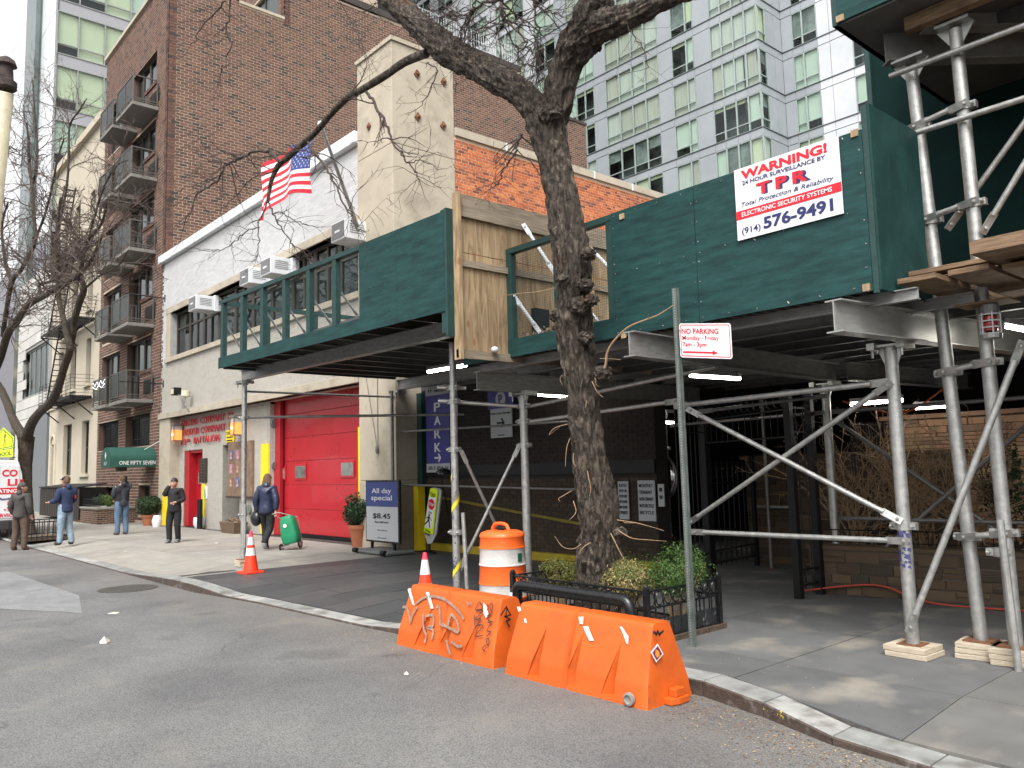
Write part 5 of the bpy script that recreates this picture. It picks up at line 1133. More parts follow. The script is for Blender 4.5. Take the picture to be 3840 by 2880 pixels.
for (a, b) in (((3640, 1390), (3700, 1400)), ((3370, 510), (3640, 480)), ((3500, 1050), (3720, 1000)), ((3595, 2010), (3745, 2020)), ((3490, 830), (3560, 835))):
    zc = Yp(*a, 7.6).z
    tubep(us, (bx(0, zc) - .03, 7.5, zc), (cxp(zc) + .05, 7.46, zc + .05), .026)
    clamp(us, bx(0, zc), 7.6, zc); clamp(us, cxp(zc), 7.55, zc + .05)
# long ledgers along the street
p = Yp(3337, 286, 7.45); tubep(us, p, p + Vector((5.5, 0, -.0)), .027, None, False, 'ledger'); p2 = Yp(3398, 510, 7.45); tubep(us, p2, p2 + Vector((5.5, 0, -.0)), .027, None, False, 'ledger')
tubep(us, Yp(3830, 1290, 7.35), Yp(3410, 2360, 7.15), .028); tubep(us, Yp(3560, 850, 7.7), Yp(3900, 380, 7.7), .026); tubep(us, Yp(3690, 865, 7.5), Yp(3960, 420, 7.5), .026)
MB().cyl(Yp(3750, 1950, 7.3), Yp(3822, 2530, 7.3), .03, 12).build('stub_pipe', MT['galv'], us); clamp(us, Yp(3750, 2070, 7.4).x, 7.4, Yp(3750, 2070, 7.4).z, .04)
# head beams
brt = mat('dull_beam', (.25, .245, .235), .45, metal=.5, var=.2, scale=4)
for (ex, ey, eh, Yq, par_top) in ((3322, 78, 160, 7.5, tB), (3462, 15, 100, 7.45, tC)):
    e = Yp(ex, ey + eh, Yq); top = Yp(ex, ey, Yq).z; d_ = Vector((.66, .75, 0)).normalized()
    ibeam('beam', e, e + d_ * 3.4, max(.2, top - e.z), .14, us, brt)
    q = Vector((par_top.x, par_top.y, e.z)); MB().box(q + Vector((-.14, -.1, -.03)), q + Vector((.14, .1, -.005))).prism([q + Vector((.05, 0, -.03)), q + Vector((.16, 0, -.03)), q + Vector((.05, 0, -.2))], (0, .015, 0)).prism([q + Vector((-.05, 0, -.03)), q + Vector((-.16, 0, -.03)), q + Vector((-.05, 0, -.2))], (0, .015, 0)).build('head_clamp', MT['galv'], us)
# shaded green hoarding beyond and the parapet of the upper deck
YH = 9.6
hx0 = Yp(3255, 275, YH).x; MB().box((hx0, YH, 3.2), (4.5, YH + .05, 7.2)).build('hoarding', mat('shaded_green_hoarding', (.006, .024, .022), .8, var=.3, scale=2, spec=.1), us)  # same green as the shed, darkened: upper deck's shade painted in
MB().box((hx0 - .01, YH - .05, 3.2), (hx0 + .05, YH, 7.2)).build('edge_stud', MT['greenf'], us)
MB().box((hx0 + 2, YH - 3.1, 3.2), (4.5, YH, 3.3)).build('lower_deck', MT['plank'], us)
YU = 7.0; e = Yp(3140, 85, YU); e2 = Yp(3120, 80, YU)
MB().box((e.x, YU, e.z), (4.5, YU + .03, e.z + 1.25)).build('upper_parapet', MT['green'], us); MB().box((e.x - .05, YU + .0, e.z - .02), (e.x, YU + 2.7, e.z + 1.25)).build('upper_parapet_end', MT['greenf'], us)
MB().box((e.x - .04, YU + .03, e.z - .02), (4.5, YH + .6, e.z + .05)).build('upper_deck', MT['joist'], us)
p = Yp(3152, 68, YU - .01); MB().box((p.x - .04, YU - .02, p.z - .03), (p.x + .03, YU - .001, p.z + .03)).build('nail_block', MT['ply'], us)
for i, yy in enumerate((YU + .35, YU + .95, YU + 1.5)): MB().box((e.x + .45, yy, e.z - .16), (4.4, yy + .1, e.z - .03)).build('joist', MT['plank'] if i == 0 else MT['joist'], us)
# planks on the lower deck at the corner
def k3(x, y): return (3240 + x * .4728, 1000 + y * .4728)
for i, (a, b, c_) in enumerate((((50, 45), 7.2, .55), ((60, 130), 7.0, .6))):
    pass
zp = 3.33
for i in range(12):
    x0 = XC + .10 + i * .36; 
    MB().box((x0, 6.72 + .09 * (i % 3), 3.12 + .012 * (i % 2)), (x0 + .30, 9.3, 3.165 + .012 * (i % 2))).build('plank', MT['plank'], us, bevel=.004)
MB().obox((XC + .10, 6.95, 3.22), (.68, .0, 0), (.0, .2, 0), (0, 0, .04)).build('plank', MT['plank'], us, bevel=.004)
MB().obox((XC + .08, 7.17, 3.22), (.70, .05, 0), (-.02, .22, 0), (0, 0, .045)).build('plank', MT['plank'], us, bevel=.004)
for i in range(0): MB().obox((XC + .95 + i * .8, 7.4, 3.16 + .01 * (i % 2)), (.78, .1, .02), (-.03, .25, 0), (0, 0, .045)).build('plank', MT['plank'], us, bevel=.004)
# ---- security sign on the shed
sg = thing('warning_sign', 'white WARNING security sign with red and navy lettering on the green plywood', 'sign', (-3.5, YM - .02, 4.0))
a, b, c, d = (Yp(*q, YM - .03) for q in ((2767, 903), (3163, 800), (3140, 508), (2755, 640)))
wsx0, wsx1, wz0, wz1 = a.x, b.x, (a.z + b.z) / 2, (c.z + d.z) / 2; W_, H_ = wsx1 - wsx0, wz1 - wz0
MB().box((wsx0, YM - .03, wz0), (wsx1, YM - .02, wz1)).build('board', mat('sign_white', (.72, .72, .74), .35, var=.02), sg)
sred, snav = mat('sign_red', (.62, .01, .025), .4, var=.02), mat('sign_navy', (.02, .025, .11), .4, var=.02)
def st(s, fx0, fx1, fz, fh_, m, bold=.02, shear=0, dy=0, dx=0, sp=1.0): text(s, fh_ * H_, sg, m, (wsx0 + fx0 * W_ + dx, YM - .0305 - dy, wz0 + fz * H_), X1, depth=.002, bold=bold, width=(fx1 - fx0) * W_, shear=shear, name='lettering', spacing=sp)
st('WARNING!', .07, .90, .84, .115, sred, .06); st('24 HOUR SURVEILLANCE BY', .08, .88, .755, .055, snav, .03)
st('TPR', .23, .73, .555, .145, snav, .06, 0, 0, .012, 1.5); st('TPR', .22, .71, .565, .145, sred, .06, 0, .002, 0, 1.5)
st('Total Protection & Reliability', .06, .94, .455, .06, snav, .006, .25)
MB().box((wsx0 + .0, YM - .034, wz0 + .285 * H_), (wsx1, YM - .031, wz0 + .405 * H_)).build('red_band', sred, sg)
st('ELECTRONIC SECURITY SYSTEMS', .06, .92, .315, .06, MT['white'], .012, 0, .004); st('(914)', .05, .24, .075, .085, snav, .02); st('576-9491', .27, .92, .075, .15, snav, .05)
# ------------------------------------------------------------------ garage side wall and courtyard behind the shed
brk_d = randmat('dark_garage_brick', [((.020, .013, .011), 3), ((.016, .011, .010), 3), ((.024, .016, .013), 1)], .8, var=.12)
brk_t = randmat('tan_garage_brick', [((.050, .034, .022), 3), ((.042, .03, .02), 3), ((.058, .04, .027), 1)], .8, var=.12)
gw = thing('garage_wall', 'dark brick garage wall with tan base and yellow kerb under the sheds', 'garage wall', (-11.5, 10.3, 0)); GY = 10.3; GX0, GX1 = -14.84, -8.3
MB().box((GX0, GY, -.1), (GX1, GY + .3, 3.7)).build('wall', mat('dark_mortar', (.022, .018, .015), .9), gw)
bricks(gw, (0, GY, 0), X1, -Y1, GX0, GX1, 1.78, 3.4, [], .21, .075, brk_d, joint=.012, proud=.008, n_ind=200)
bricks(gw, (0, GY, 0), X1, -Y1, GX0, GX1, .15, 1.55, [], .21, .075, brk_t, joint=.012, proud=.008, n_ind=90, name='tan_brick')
MB().box((GX0, GY - .05, 1.56), (GX1, GY, 1.78)).build('green_band', MT['black'], gw)
MB().box((GX0, GY - .12, 0), (GX1, GY - .001, .15)).build('yellow_kerb', bpy.data.materials.get('dull_kerb_yellow') or mat('dull_kerb_yellow', (.34, .26, .012), .7, var=.3), gw, bevel=.01)  # kerb yellow, darker than the plain yellow paint
p, q = Yp(1640, 1868, GY - .03), Yp(2330, 2000, GY - .03); MB().prism([(p.x, GY - .03, p.z), (q.x, GY - .03, q.z), (q.x, GY - .03, q.z + .05), (p.x, GY - .03, p.z + .05)], (0, .02, 0)).build('yellow_line', mat('olive_yellow', (.16, .12, .012), .7, var=.3), gw)  # line in an even dark olive yellow
p = Yp(1570, 1817, GY - .3); MB().box((p.x - .09, GY - .38, 0), (p.x + .09, GY - .2, p.z)).build('yellow_bollard', MT['yellow'], gw, bevel=.006)
MB().tube([Yp(1545, 1490, GY - .06), Yp(1548, 1700, GY - .06), Yp(1562, 1745, GY - .06)], .018, 8).tube([Yp(1560, 1764, GY - .06), Yp(1545, 1775, GY - .06), Yp(1545, 2020, GY - .06)], .018, 8).build('conduit', MT['plastic_white'], gw)
p = Yp(1582, 1560, GY - .05); MB().box((p.x - .12, GY - .12, .2), (p.x + .08, GY - .001, 3.4)).build('green_post', MT['greenf'], gw)
# PARK sign
pk = thing('park_sign', 'tall blue PARK sign with white arrow and street number on the garage wall', 'sign', (-13.6, GY - .2, 2)); SY = GY - .14
a, b = Yp(1597, 1452, SY), Yp(1690, 1770, SY); zA, zBm = a.z, b.z; hN = (zA - zBm)
blue = mat('sign_blue', (.03, .03, .20), .5, var=.04); lgrey = mat('sign_pale_grey', (.36, .38, .40), .5, var=.03)
MB().box((a.x - .02, SY, zBm - .02), (b.x + .02, SY + .1, zA + .05)).build('case', MT['black'], pk)
MB().box((a.x, SY - .01, zBm), (b.x, SY - .001, zA)).build('board', blue, pk)
MB().box((a.x, SY - .014, zBm), (b.x, SY - .011, zBm + hN * .10)).build('street_strip', lgrey, pk); MB().box((a.x, SY - .014, zA - hN * .11), (b.x, SY - .011, zA)).build('name_strip', lgrey, pk)
cx = (a.x + b.x) / 2; lb = mat('sign_letter_white', (.62, .63, .66), .5, var=.02)
text('185 E 85th St', hN * .04, pk, MT['black'], (cx, SY - .015, zBm + hN * .03), X1, bold=.01, align='CENTER', width=(b.x - a.x) * .86)
text('metropolis', hN * .035, pk, MT['black'], (cx - .1, SY - .015, zA - hN * .075), X1, bold=.008, width=(b.x - a.x) * .55)
def uparrow(x, z, s, par, m, y): MB().prism([(x - s, y, z), (x, y, z + s * 1.2), (x + s, y, z), (x + s * .5, y, z), (x + s * .5, y, z - s), (x + s * .2, y, z - s), (x + s * .2, y, z + s * .3), (x - s * .2, y, z + s * .3), (x - s * .2, y, z - s), (x - s * .5, y, z - s), (x - s * .5, y, z)], (0, -.003, 0)).build('emblem', m, par)
uparrow(a.x + .12, zA - hN * .055, .035, pk, MT['black'], SY - .015); uparrow(a.x + .2, zA - hN * .055, .035, pk, MT['black'], SY - .015)
for ch, f in zip('PARK', (.70, .545, .39, .235)): text(ch, hN * .10, pk, lb, (cx, SY - .012, zBm + hN * f), X1, bold=.03, align='CENTER', width=(b.x - a.x) * .27)
def arrow_r(par, cx, cz, s, m, y, t=.16):
    MB().prism([(cx - s, y, cz - s * t), (cx + s * .45, y, cz - s * t), (cx + s * .02, y, cz - s * .62), (cx + s * .3, y, cz - s * .78), (cx + s, y, cz), (cx + s * .3, y, cz + s * .78), (cx + s * .02, y, cz + s * .62), (cx + s * .45, y, cz + s * t), (cx - s, y, cz + s * t)], (0, -.004, 0)).build('arrow', m, par)
arrow_r(pk, cx, zBm + hN * .165, .12, lb, SY - .012)
# lane sign and round P sign
lg = thing('garage_direction_sign', 'pale grey Park Lane Garage sign with black right arrow on the dark brick', 'sign', (-11.6, GY - .1, 2.6)); SY = GY - .06
a, b = Yp(1838, 1535, SY), Yp(1920, 1638, SY); MB().box((a.x, SY, b.z), (b.x, SY + .03, a.z)).build('board', lgrey, lg, bevel=.004)
text('Park Lane Garage', (a.z - b.z) * .075, lg, MT['black'], ((a.x + b.x) / 2, SY - .001, a.z - (a.z - b.z) * .2), X1, bold=.008, align='CENTER', width=(b.x - a.x) * .93); arrow_r(lg, (a.x + b.x) / 2, (a.z + b.z) / 2, (b.x - a.x) * .19, MT['black'], SY - .002)
text('metropolis', .03, lg, MT['black'], ((a.x + b.x) / 2, SY - .001, b.z + .04), X1, align='CENTER', width=.2)
ps = thing('p_sign', 'round white P on a dark blue board above the garage direction sign', 'sign', (-11.5, GY - .1, 3)); a, b = Yp(1828, 1478, SY), Yp(1925, 1522, SY)
MB().box((a.x, SY, b.z - .02), (b.x, SY + .03, a.z + .15)).build('board', blue, ps); c = Yp(1877, 1496, SY); MB().prism([(c.x + .15 * math.cos(t * .262), SY - .001, c.z + .15 * math.sin(t * .262)) for t in range(24)], (0, -.004, 0)).build('disc', lgrey, ps); text('P', .16, ps, blue, (c.x, SY - .006, c.z - .08), X1, bold=.04, align='CENTER')
# price boards
pb_ = thing('price_boards', 'grey rate boards with small black print behind the post at the garage', 'notice board', (-9, GY - .1, 1.3))
for (x0, y0, x1, y1), lines in (((2316, 1805, 2360, 1948), ['RATES', 'UP TO 1 HR', 'UP TO 2 HRS', 'UP TO 10 HRS', 'MAX 24 HRS', 'OVERSIZE']), ((2390, 1802, 2460, 1955), ['MONTHLY', 'TENANT', 'NON-TENANT', 'MOTORCYCLE', 'BICYCLE']), ((2466, 1815, 2492, 1900), ['UP TO 2 HR', 'UP TO 10'])):
    a, b = Yp(x0, y0, SY), Yp(x1, y1, SY); o = MB().box((a.x, SY, b.z), (b.x, SY + .02, a.z)).build('board', lgrey, pb_)
    for i, s in enumerate(lines):
        hh = (a.z - b.z) / (len(lines) + 1); text(s, hh * .5, pb_, MT['black'], (a.x + .03, SY - .001, a.z - hh * (i + 1)), X1, bold=.02, width=min(b.x - a.x - .06, len(s) * hh * .42))
# convex mirror
cm = D(2462, 1790, 13.5); mi = thing('convex_mirror', 'round convex mirror on the wall between the two rear scaffold posts', 'mirror', cm)
mb = MB(); mb.ball(cm, .42, 20, (1, .25, 1)); mb.build('mirror', glossy('mirror', (.35, .35, .36), .1, .9), mi, smooth=True); MB().tube([cm + Vector((.43 * math.cos(a * .262), -.02, .43 * math.sin(a * .262))) for a in range(25)], .02, 6).build('rim', MT['galvdark'], mi)
dl = Yp(1663, 1768, 9.9); dm_ = thing('dome_lamp', 'black dome lamp on a curved arm beside the street number strip', 'lamp', dl)
MB().lathe(dl, [(.17, -.03), (.16, .0), (.10, .05), (.02, .07)], 16).build('shade', MT['glossblack'], dm_); MB().tube([dl, dl + Vector((-.22, .1, -.1)), dl + Vector((-.38, .3, -.5)), dl + Vector((-.38, .38, -.9))], .012, 6).build('arm', MT['black'], dm_)
MB().ball(dl + Vector((-.06, -.06, -.03)), .03, 8).ball(dl + Vector((.04, -.06, -.03)), .03, 8).build('bulb', MT['plastic_white'], dm_)
# roofs and rear walls of the courtyard
cy = thing('courtyard_building', 'dark rear wall and soffit of the courtyard behind the iron gate', 'building', (-5, 17, 0))
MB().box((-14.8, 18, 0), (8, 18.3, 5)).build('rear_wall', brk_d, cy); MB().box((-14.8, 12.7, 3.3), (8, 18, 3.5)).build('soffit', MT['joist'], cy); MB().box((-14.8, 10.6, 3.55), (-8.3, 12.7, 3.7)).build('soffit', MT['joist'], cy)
MB().box((7.8, 10, 0), (8, 18, 4)).build('side_wall', brk_d, cy)
MB().box((-14.8, GY - .02, 3.45), (-8.2, GY + .3, 4.9)).build('upper_wall', MT['joist'], cy)
for i in range(5): tubelight(cy, D(2815 + i * 34, 1638, 21), D(2838 + i * 34, 1638, 21))
for i in range(4): tubelight(cy, D(3010 + i * 40, 1707, 22), D(3032 + i * 40, 1707, 22))
# coursed stone wall behind the gate
brn = randmat('brown_ashlar', [((.095, .066, .042), 3), ((.074, .052, .036), 3), ((.115, .082, .05), 2), ((.058, .045, .034), 1.5)], .85, var=.15, scale=5, bump=.7, bscale=14)
mort_s = mat('stone_mortar', (.12, .10, .08), .9, var=.1)
def ashlar(par, O, U, N, u0, u1, v0, v1, m, Lr, Hs, joint=.014, seed=1, proud=.02, name='stone'):
    O, U, N = Vector(O), Vector(U).normalized(), Vector(N).normalized(); r_ = random.Random(seed); z = v0
    while z < v1 - .02:
        h = min(r_.choice(Hs), v1 - z); u_ = u0
        while u_ < u1 - .02:
            L = min(r_.uniform(*Lr), u1 - u_)
            subs = [(z, h)] if r_.random() < .7 or h < .1 else [(z, h / 2), (z + h / 2, h / 2)]
            for zz, hh in subs:
                d = proud * r_.uniform(.3, 1.6); p = O + U * (u_ + joint / 2) + Z1 * (zz + joint / 2); MB().obox(p - N * .02, U * (L - joint), Z1 * (hh - joint), N * (d + .02)).build(name, m, par, bevel=.004)
            u_ += L
        z += h
sw = thing('stone_gate_wall', 'brown coursed stone wall seen through the open iron gate', 'wall', (-6.8, 12.2, 0))
MB().box((-7.9, 12.22, 0), (-4.4, 12.5, 1.74)).build('wall', mort_s, sw); ashlar(sw, (0, 12.22, 0), X1, -Y1, -7.9, -4.4, .0, 1.7, brn, (.16, .5), (.12, .16, .2), seed=4); MB().box((-7.95, 12.12, 1.74), (-4.35, 12.55, 1.8)).build('cap', brn, sw)
tubep(sw, Yp(2838, 1900, 12.1), Yp(2978, 1903, 12.1), .03, MT['galv'], False, 'rail')
# planter bed of stone, low iron fence, ledge stone wall
U_ = Vector((2.25, .42, 0)).normalized(); N_ = Vector((U_.y, -U_.x, 0)); PO = Vector((-5.5, 9.86, 0))
pl_ = thing('stone_planter', 'long brown stone planter holding bare shrubs at the right', 'planter', PO)
MB().obox(PO - N_ * .3, U_ * 7, N_ * .3, Z1 * .56).build('wall', mort_s, pl_); ashlar(pl_, PO, U_, N_, 0, 7, 0, .55, brn, (.18, .5), (.09, .12, .14), seed=6); MB().obox(PO + Z1 * .56 - N_ * .33, U_ * 7, N_ * .37, Z1 * .05).build('cap', brn, pl_)
MB().obox(PO + Z1 * .4 - N_ * 2.6, U_ * 7, N_ * 2.4, Z1 * .1).build('soil', MT['soil'], pl_)
r_ = random.Random(6); mb = MB()
for i in range(260): mb.ball(PO + U_ * r_.uniform(1.6, 6.5) - N_ * r_.uniform(.35, 1.3) + Z1 * .52, r_.uniform(.03, .07), 6, (1, 1, .6))
mb.build('pale_pebbles', mat('pebble', (.5, .47, .42), .8), pl_)['kind'] = 'stuff'
lf = thing('planter_fence', 'low black wrought iron fence with scrolls along the stone planter', 'fence', PO + Z1 * .6); mb = MB()
for i in range(60): c = PO + U_ * (.1 + i * .115) - N_ * .25 + Z1 * .6; mb.cyl(c, c + Z1 * .2, .006, 5)
mb.tube([PO + U_ * .05 - N_ * .25 + Z1 * .79, PO + U_ * 7 - N_ * .25 + Z1 * .79], .009, 6); mb.tube([PO + U_ * .05 - N_ * .25 + Z1 * .64, PO + U_ * 7 - N_ * .25 + Z1 * .64], .008, 6); mb.build('rail', MT['black'], lf)
led = randmat('ledge_sandstone', [((.52, .31, .19), 3), ((.44, .27, .18), 3), ((.58, .40, .24), 2), ((.50, .37, .20), 1.5), ((.34, .22, .155), 1.5)], .85, var=.16, scale=7, bump=.8, bscale=18)
lw_ = thing('ledge_stone_wall', 'tan and reddish ledge stone wall behind the bare shrubs', 'wall', (-4, 12.7, 0)); LY = 12.3
lx0 = Yp(3335, 1800, LY).x; MB().box((lx0, LY, .3), (3.5, LY + .4, 2.28)).build('wall', mat('ledge_dark_joint', (.07, .05, .035), .95), lw_)  # dark brown joint colour behind the ledge stones
ashlar(lw_, (0, LY, 0), X1, -Y1, lx0, 3.4, .35, 2.24, led, (.25, .9), (.055, .075, .1), joint=.009, seed=8, proud=.035); MB().box((lx0 - .05, LY - .08, 2.26), (3.5, LY + .45, 2.32)).build('cap', led, lw_)
# iron gate and fence
def ironbars(par, a, b, z0, z1, n, rings=True, name='fence_panel', lattice=True):
    a, b = Vector(a), Vector(b); d = b - a
    for i in range(n + 1):
        c = a + d * (i / n); MB().cyl(c + Z1 * z0, c + Z1 * (z1 if lattice else z1), .0095, 6).build('bar', MT['black'], par)
    mb = MB()
    for zz in (z0 + .05, z0 + .24, z1 - .34, z1 - .03): mb.bar(a + Z1 * zz, b + Z1 * zz, .025, .02)
    mb.build('rail', MT['black'], par)
    un = d.normalized(); mb = MB()
    for zz, k in ((z0 + .145, 1), (z1 - .18, 1)):
        for i in range(n):
            c = a + d * ((i + .5) / n) + Z1 * zz; rr = min(.07, d.length / n * .46); mb.tube([c + un * rr * math.cos(t * .628) + Z1 * rr * 1.15 * math.sin(t * .628) for t in range(11)], .006, 4, False)
    mb.build('ring_band', MT['black'], par)['kind'] = 'stuff'
def ipost(par, x, y, z1, s=.045): return MB().box((x - s, y - s, 0), (x + s, y + s, z1)).build('post', MT['black'], par)
ig = thing('iron_gate', 'tall black wrought iron gate standing open between the scaffold posts', 'gate', (-7.5, 10.3, 0))
g0, g1 = Zp(2665, 2160, 0), Zp(2840, 2120, 0)
ironbars(ig, g0 + Z1 * 0, g1, .12, 1.72, 9); ipost(ig, g0.x, g0.y, 2.6, .06); ipost(ig, g1.x, g1.y, 1.8, .03)
gl_ = Zp(2560, 2190, 0); ironbars(ig, gl_, g0, .1, 2.5, 6); 
g2, g3 = Zp(2998, 2245, 0), Zp(3078, 2228, 0); ipost(ig, g2.x, g2.y, 2.6, .045); ipost(ig, g3.x, g3.y, 2.6, .045); ironbars(ig, g2, g3, .1, 2.4, 3)
g2b = Vector((g2.x, g2.y, 0)); mb = MB(); d = g2b - g0
for zz in (2.35, 2.58, 2.0): mb.bar(g0 + Z1 * zz, g2b + Z1 * zz, .025, .02)
mb.build('overhead_rail', MT['black'], ig); mb = MB(); un = d.normalized()
for i in range(14):
    for zz, rr in ((2.465, .085),): c = g0 + d * ((i + .5) / 14) + Z1 * zz; mb.tube([c + un * rr * math.cos(t * .628) + Z1 * rr * math.sin(t * .628) for t in range(11)], .007, 4, False)
    c = g0 + d * ((i + .5) / 14); mb.cyl(c + Z1 * 2.0, c + Z1 * 2.35, .006, 4)
mb.build('overhead_scrolls', MT['black'], ig)['kind'] = 'stuff'
bf = thing('bar_fence', 'black iron bar fence standing behind the bare shrubs left of the ledge stone wall', 'fence', (-5, 11, 0)); ironbars(bf, Vector((g3.x + .1, 10.7, 0)), Vector((lx0 + .35, 11.6, 0)), .5, 2.2, 15)
mb = MB(); mb.tube(smooth_path([PO - U_ * .1 + N_ * .12 + Z1 * .03, PO + U_ * .8 + N_ * .08 + Z1 * .16, PO + U_ * 1.4 + N_ * .2 + Z1 * .02, PO + U_ * 2.3 + N_ * .3 + Z1 * .02, PO + U_ * 3.6 + N_ * .15 + Z1 * .04], 6), .013, 6)
mb.build('orange_cord', mat('orange_cord', (.42, .06, .03), .6), org=(0, 0, 0), label='thin orange extension cord lying along the foot of the stone planter', cat='cord', smooth=True)
mb = MB(); mb.tube(smooth_path([Yp(3160, 1505, 10.6), Yp(3250, 1530, 10.6), Yp(3400, 1545, 10.6), Yp(3560, 1440, 10.6)], 6), .011, 6); mb.build('hanging_cord', MT['orange'], label='orange cord slung under the shed above the bare shrubs', cat='cord')
# ------------------------------------------------------------------ street furniture
# no parking sign
np_ = thing('no_parking_sign', 'red and white NO PARKING sign on a perforated green steel post', 'street sign', (-4.75, 6.32, 0))
a, b = Yp(2600, 2432, 6.32), Yp(2533, 1082, 6.32); mg = mat('green_grey_channel', (.14, .165, .15), .5, metal=.45, var=.25, scale=12, dirt=((.10, .07, .05), 18, .62, .6))
prof = [(-.032, .0), (-.032, .012), (-.018, .012), (-.018, -.02), (.018, -.02), (.018, .012), (.032, .012), (.032, 0), (.024, 0), (.024, -.028), (-.024, -.028), (-.024, 0)]
mb = MB().prism([Vector((a.x + x, a.y + y, -.05)) for x, y in prof], (b.x - a.x, 0, b.z + .05)); mb.build('post', mg, np_)
mb = MB()
for i in range(130): t = (i + .5) / 130; c = Vector((a.x + (b.x - a.x) * t, a.y - .0285, b.z * t)); mb.prism([c + Vector((.005 * math.cos(q * 1.047), 0, .005 * math.sin(q * 1.047))) for q in range(6)], (0, -.0008, 0))
mb.build('punched_holes', mat('hole_fill', (.35, .36, .35), .6), np_)['kind'] = 'stuff'  # flat grey discs mark the punched holes
Yn = 6.28; A, B, C_, D_ = Yp(2552, 1340, Yn), Yp(2746, 1347, Yn), Yp(2745, 1219, Yn), Yp(2546, 1213, Yn)
x0, x1, z0, z1 = (A.x + D_.x) / 2, (B.x + C_.x) / 2, A.z, D_.z; hh = z1 - z0; wwid = x1 - x0; slope = (B.z - A.z) / wwid
US = Vector((1, 0, slope)).normalized(); O_ = Vector((x0, Yn, z0))
def rrect(o, w_, h_, r, n=4): return [o + US * (cx + r * math.cos(t)) + Z1 * (cz + r * math.sin(t)) for cx, cz, a0 in ((w_ - r, h_ - r, 0), (r, h_ - r, 90), (r, r, 180), (w_ - r, r, 270)) for t in [R(a0 + 90 * k_ / n) for k_ in range(n + 1)]]
MB().prism(rrect(O_, wwid, hh, .025), (0, .004, 0)).build('plate', MT['white'], np_)
ro = rrect(O_ + US * .012 + Z1 * .012, wwid - .024, hh - .024, .02); ri = rrect(O_ + US * .020 + Z1 * .020, wwid - .04, hh - .04, .015); n = len(ro)
MB().add([p + Vector((0, -.001, 0)) for p in ro + ri], [(i, (i + 1) % n, n + (i + 1) % n, n + i) for i in range(n)]).build('border', sred, np_)
def nt_(s, fx, fw, fz, h_, bold=.01): text(s, h_ * hh, np_, sred, O_ + US * (fx * wwid) + Z1 * (fz * hh) + Vector((0, -.0005, 0)), US, depth=.0015, bold=bold, width=fw * wwid)
nt_('NO PARKING', .05, .72, .70, .15, .03); nt_('Monday - Friday', .06, .71, .52, .125, .006); nt_('7am - 3pm', .06, .47, .33, .125, .014)
c = O_ + US * .40 * wwid + Z1 * .16 * hh + Vector((0, -.001, 0)); MB().prism([c + US * (s * wwid) + Z1 * (t * hh) for s, t in ((-.34, -.025), (.24, -.025), (.24, -.07), (.34, 0), (.24, .07), (.24, .025), (-.34, .025))], (0, -.001, 0)).build('arrow', sred, np_)
for t in (.25, .8): MB().ball(O_ + US * .015 + Z1 * hh * t + Vector((0, -.004, 0)), .008, 8).build('bolt', MT['galv'], np_)
# traffic cones
cone_o = mat('cone_red_orange', (.80, .045, .012), .5, var=.07, scale=5, dirt=((.35, .05, .03), 9, .63, .5)); cone_w = mat('cone_reflective_white', (.62, .60, .60), .45, var=.1, scale=20, dirt=((.3, .27, .25), 12, .58, .5)); cone_p = mat('cone_pink_top', (.85, .05, .10), .5)
def cone(x, y, z, h, lab, stripes):
    t = thing('traffic_cone', lab, 'traffic cone', (x, y, z), 'traffic cones'); k = h / .71
    MB().prism([(x + sx * .185 * k + ex, y + sy * .185 * k + ey, z) for sx, sy, ex, ey in ((-1, -1, .03, 0), (1, -1, -.03, 0), (1, -1, 0, .03), (1, 1, 0, -.03), (1, 1, -.03, 0), (-1, 1, .03, 0), (-1, 1, 0, -.03), (-1, -1, 0, .03))], (0, 0, .03 * k)).build('foot', cone_o, t, bevel=.005)
    R0 = lambda f: (.135 - .112 * f) * k
    for f0, f1, m_, nm in stripes: MB().lathe((x, y, z), [(R0(f0) + (.002 if nm == 'collar' else 0), f0 * h), (R0(f1) + (.002 if nm == 'collar' else 0), f1 * h)], 28).build(nm, m_, t, smooth='auto')
    return t
c = Zp(940, 2148, 0); cone(c.x, c.y, .0, .72, 'tall red-orange cone with two white collars standing at the driveway corner', [(.04, .42, cone_o, 'body'), (.42, .60, cone_w, 'collar'), (.60, .67, cone_o, 'body'), (.67, .86, cone_w, 'collar'), (.86, 1.0, cone_p, 'tip')])
Yq = 6.0
for _ in range(40): Yq += (.72 - Yp(1593, 2070, Yq).z) * 1.0 if abs(Yp(1593, 2070, Yq).z) < 3 else 0; Yq = min(max(Yq, 5.2), 7.5)
# cone peeping over the barrier
best = min((abs(Yp(1593, 2072, 5.2 + i * .02).z - .70), 5.2 + i * .02) for i in range(120)); c = Yp(1593, 2072, best[1])
cone(c.x, best[1], -.0, .70, 'mostly white cone with one red band peeping over the graffitied barrier', [(.04, .2, cone_o, 'body'), (.2, .48, cone_w, 'collar'), (.48, .63, cone_o, 'body'), (.63, .88, cone_w, 'collar'), (.88, 1.0, cone_p, 'tip')])
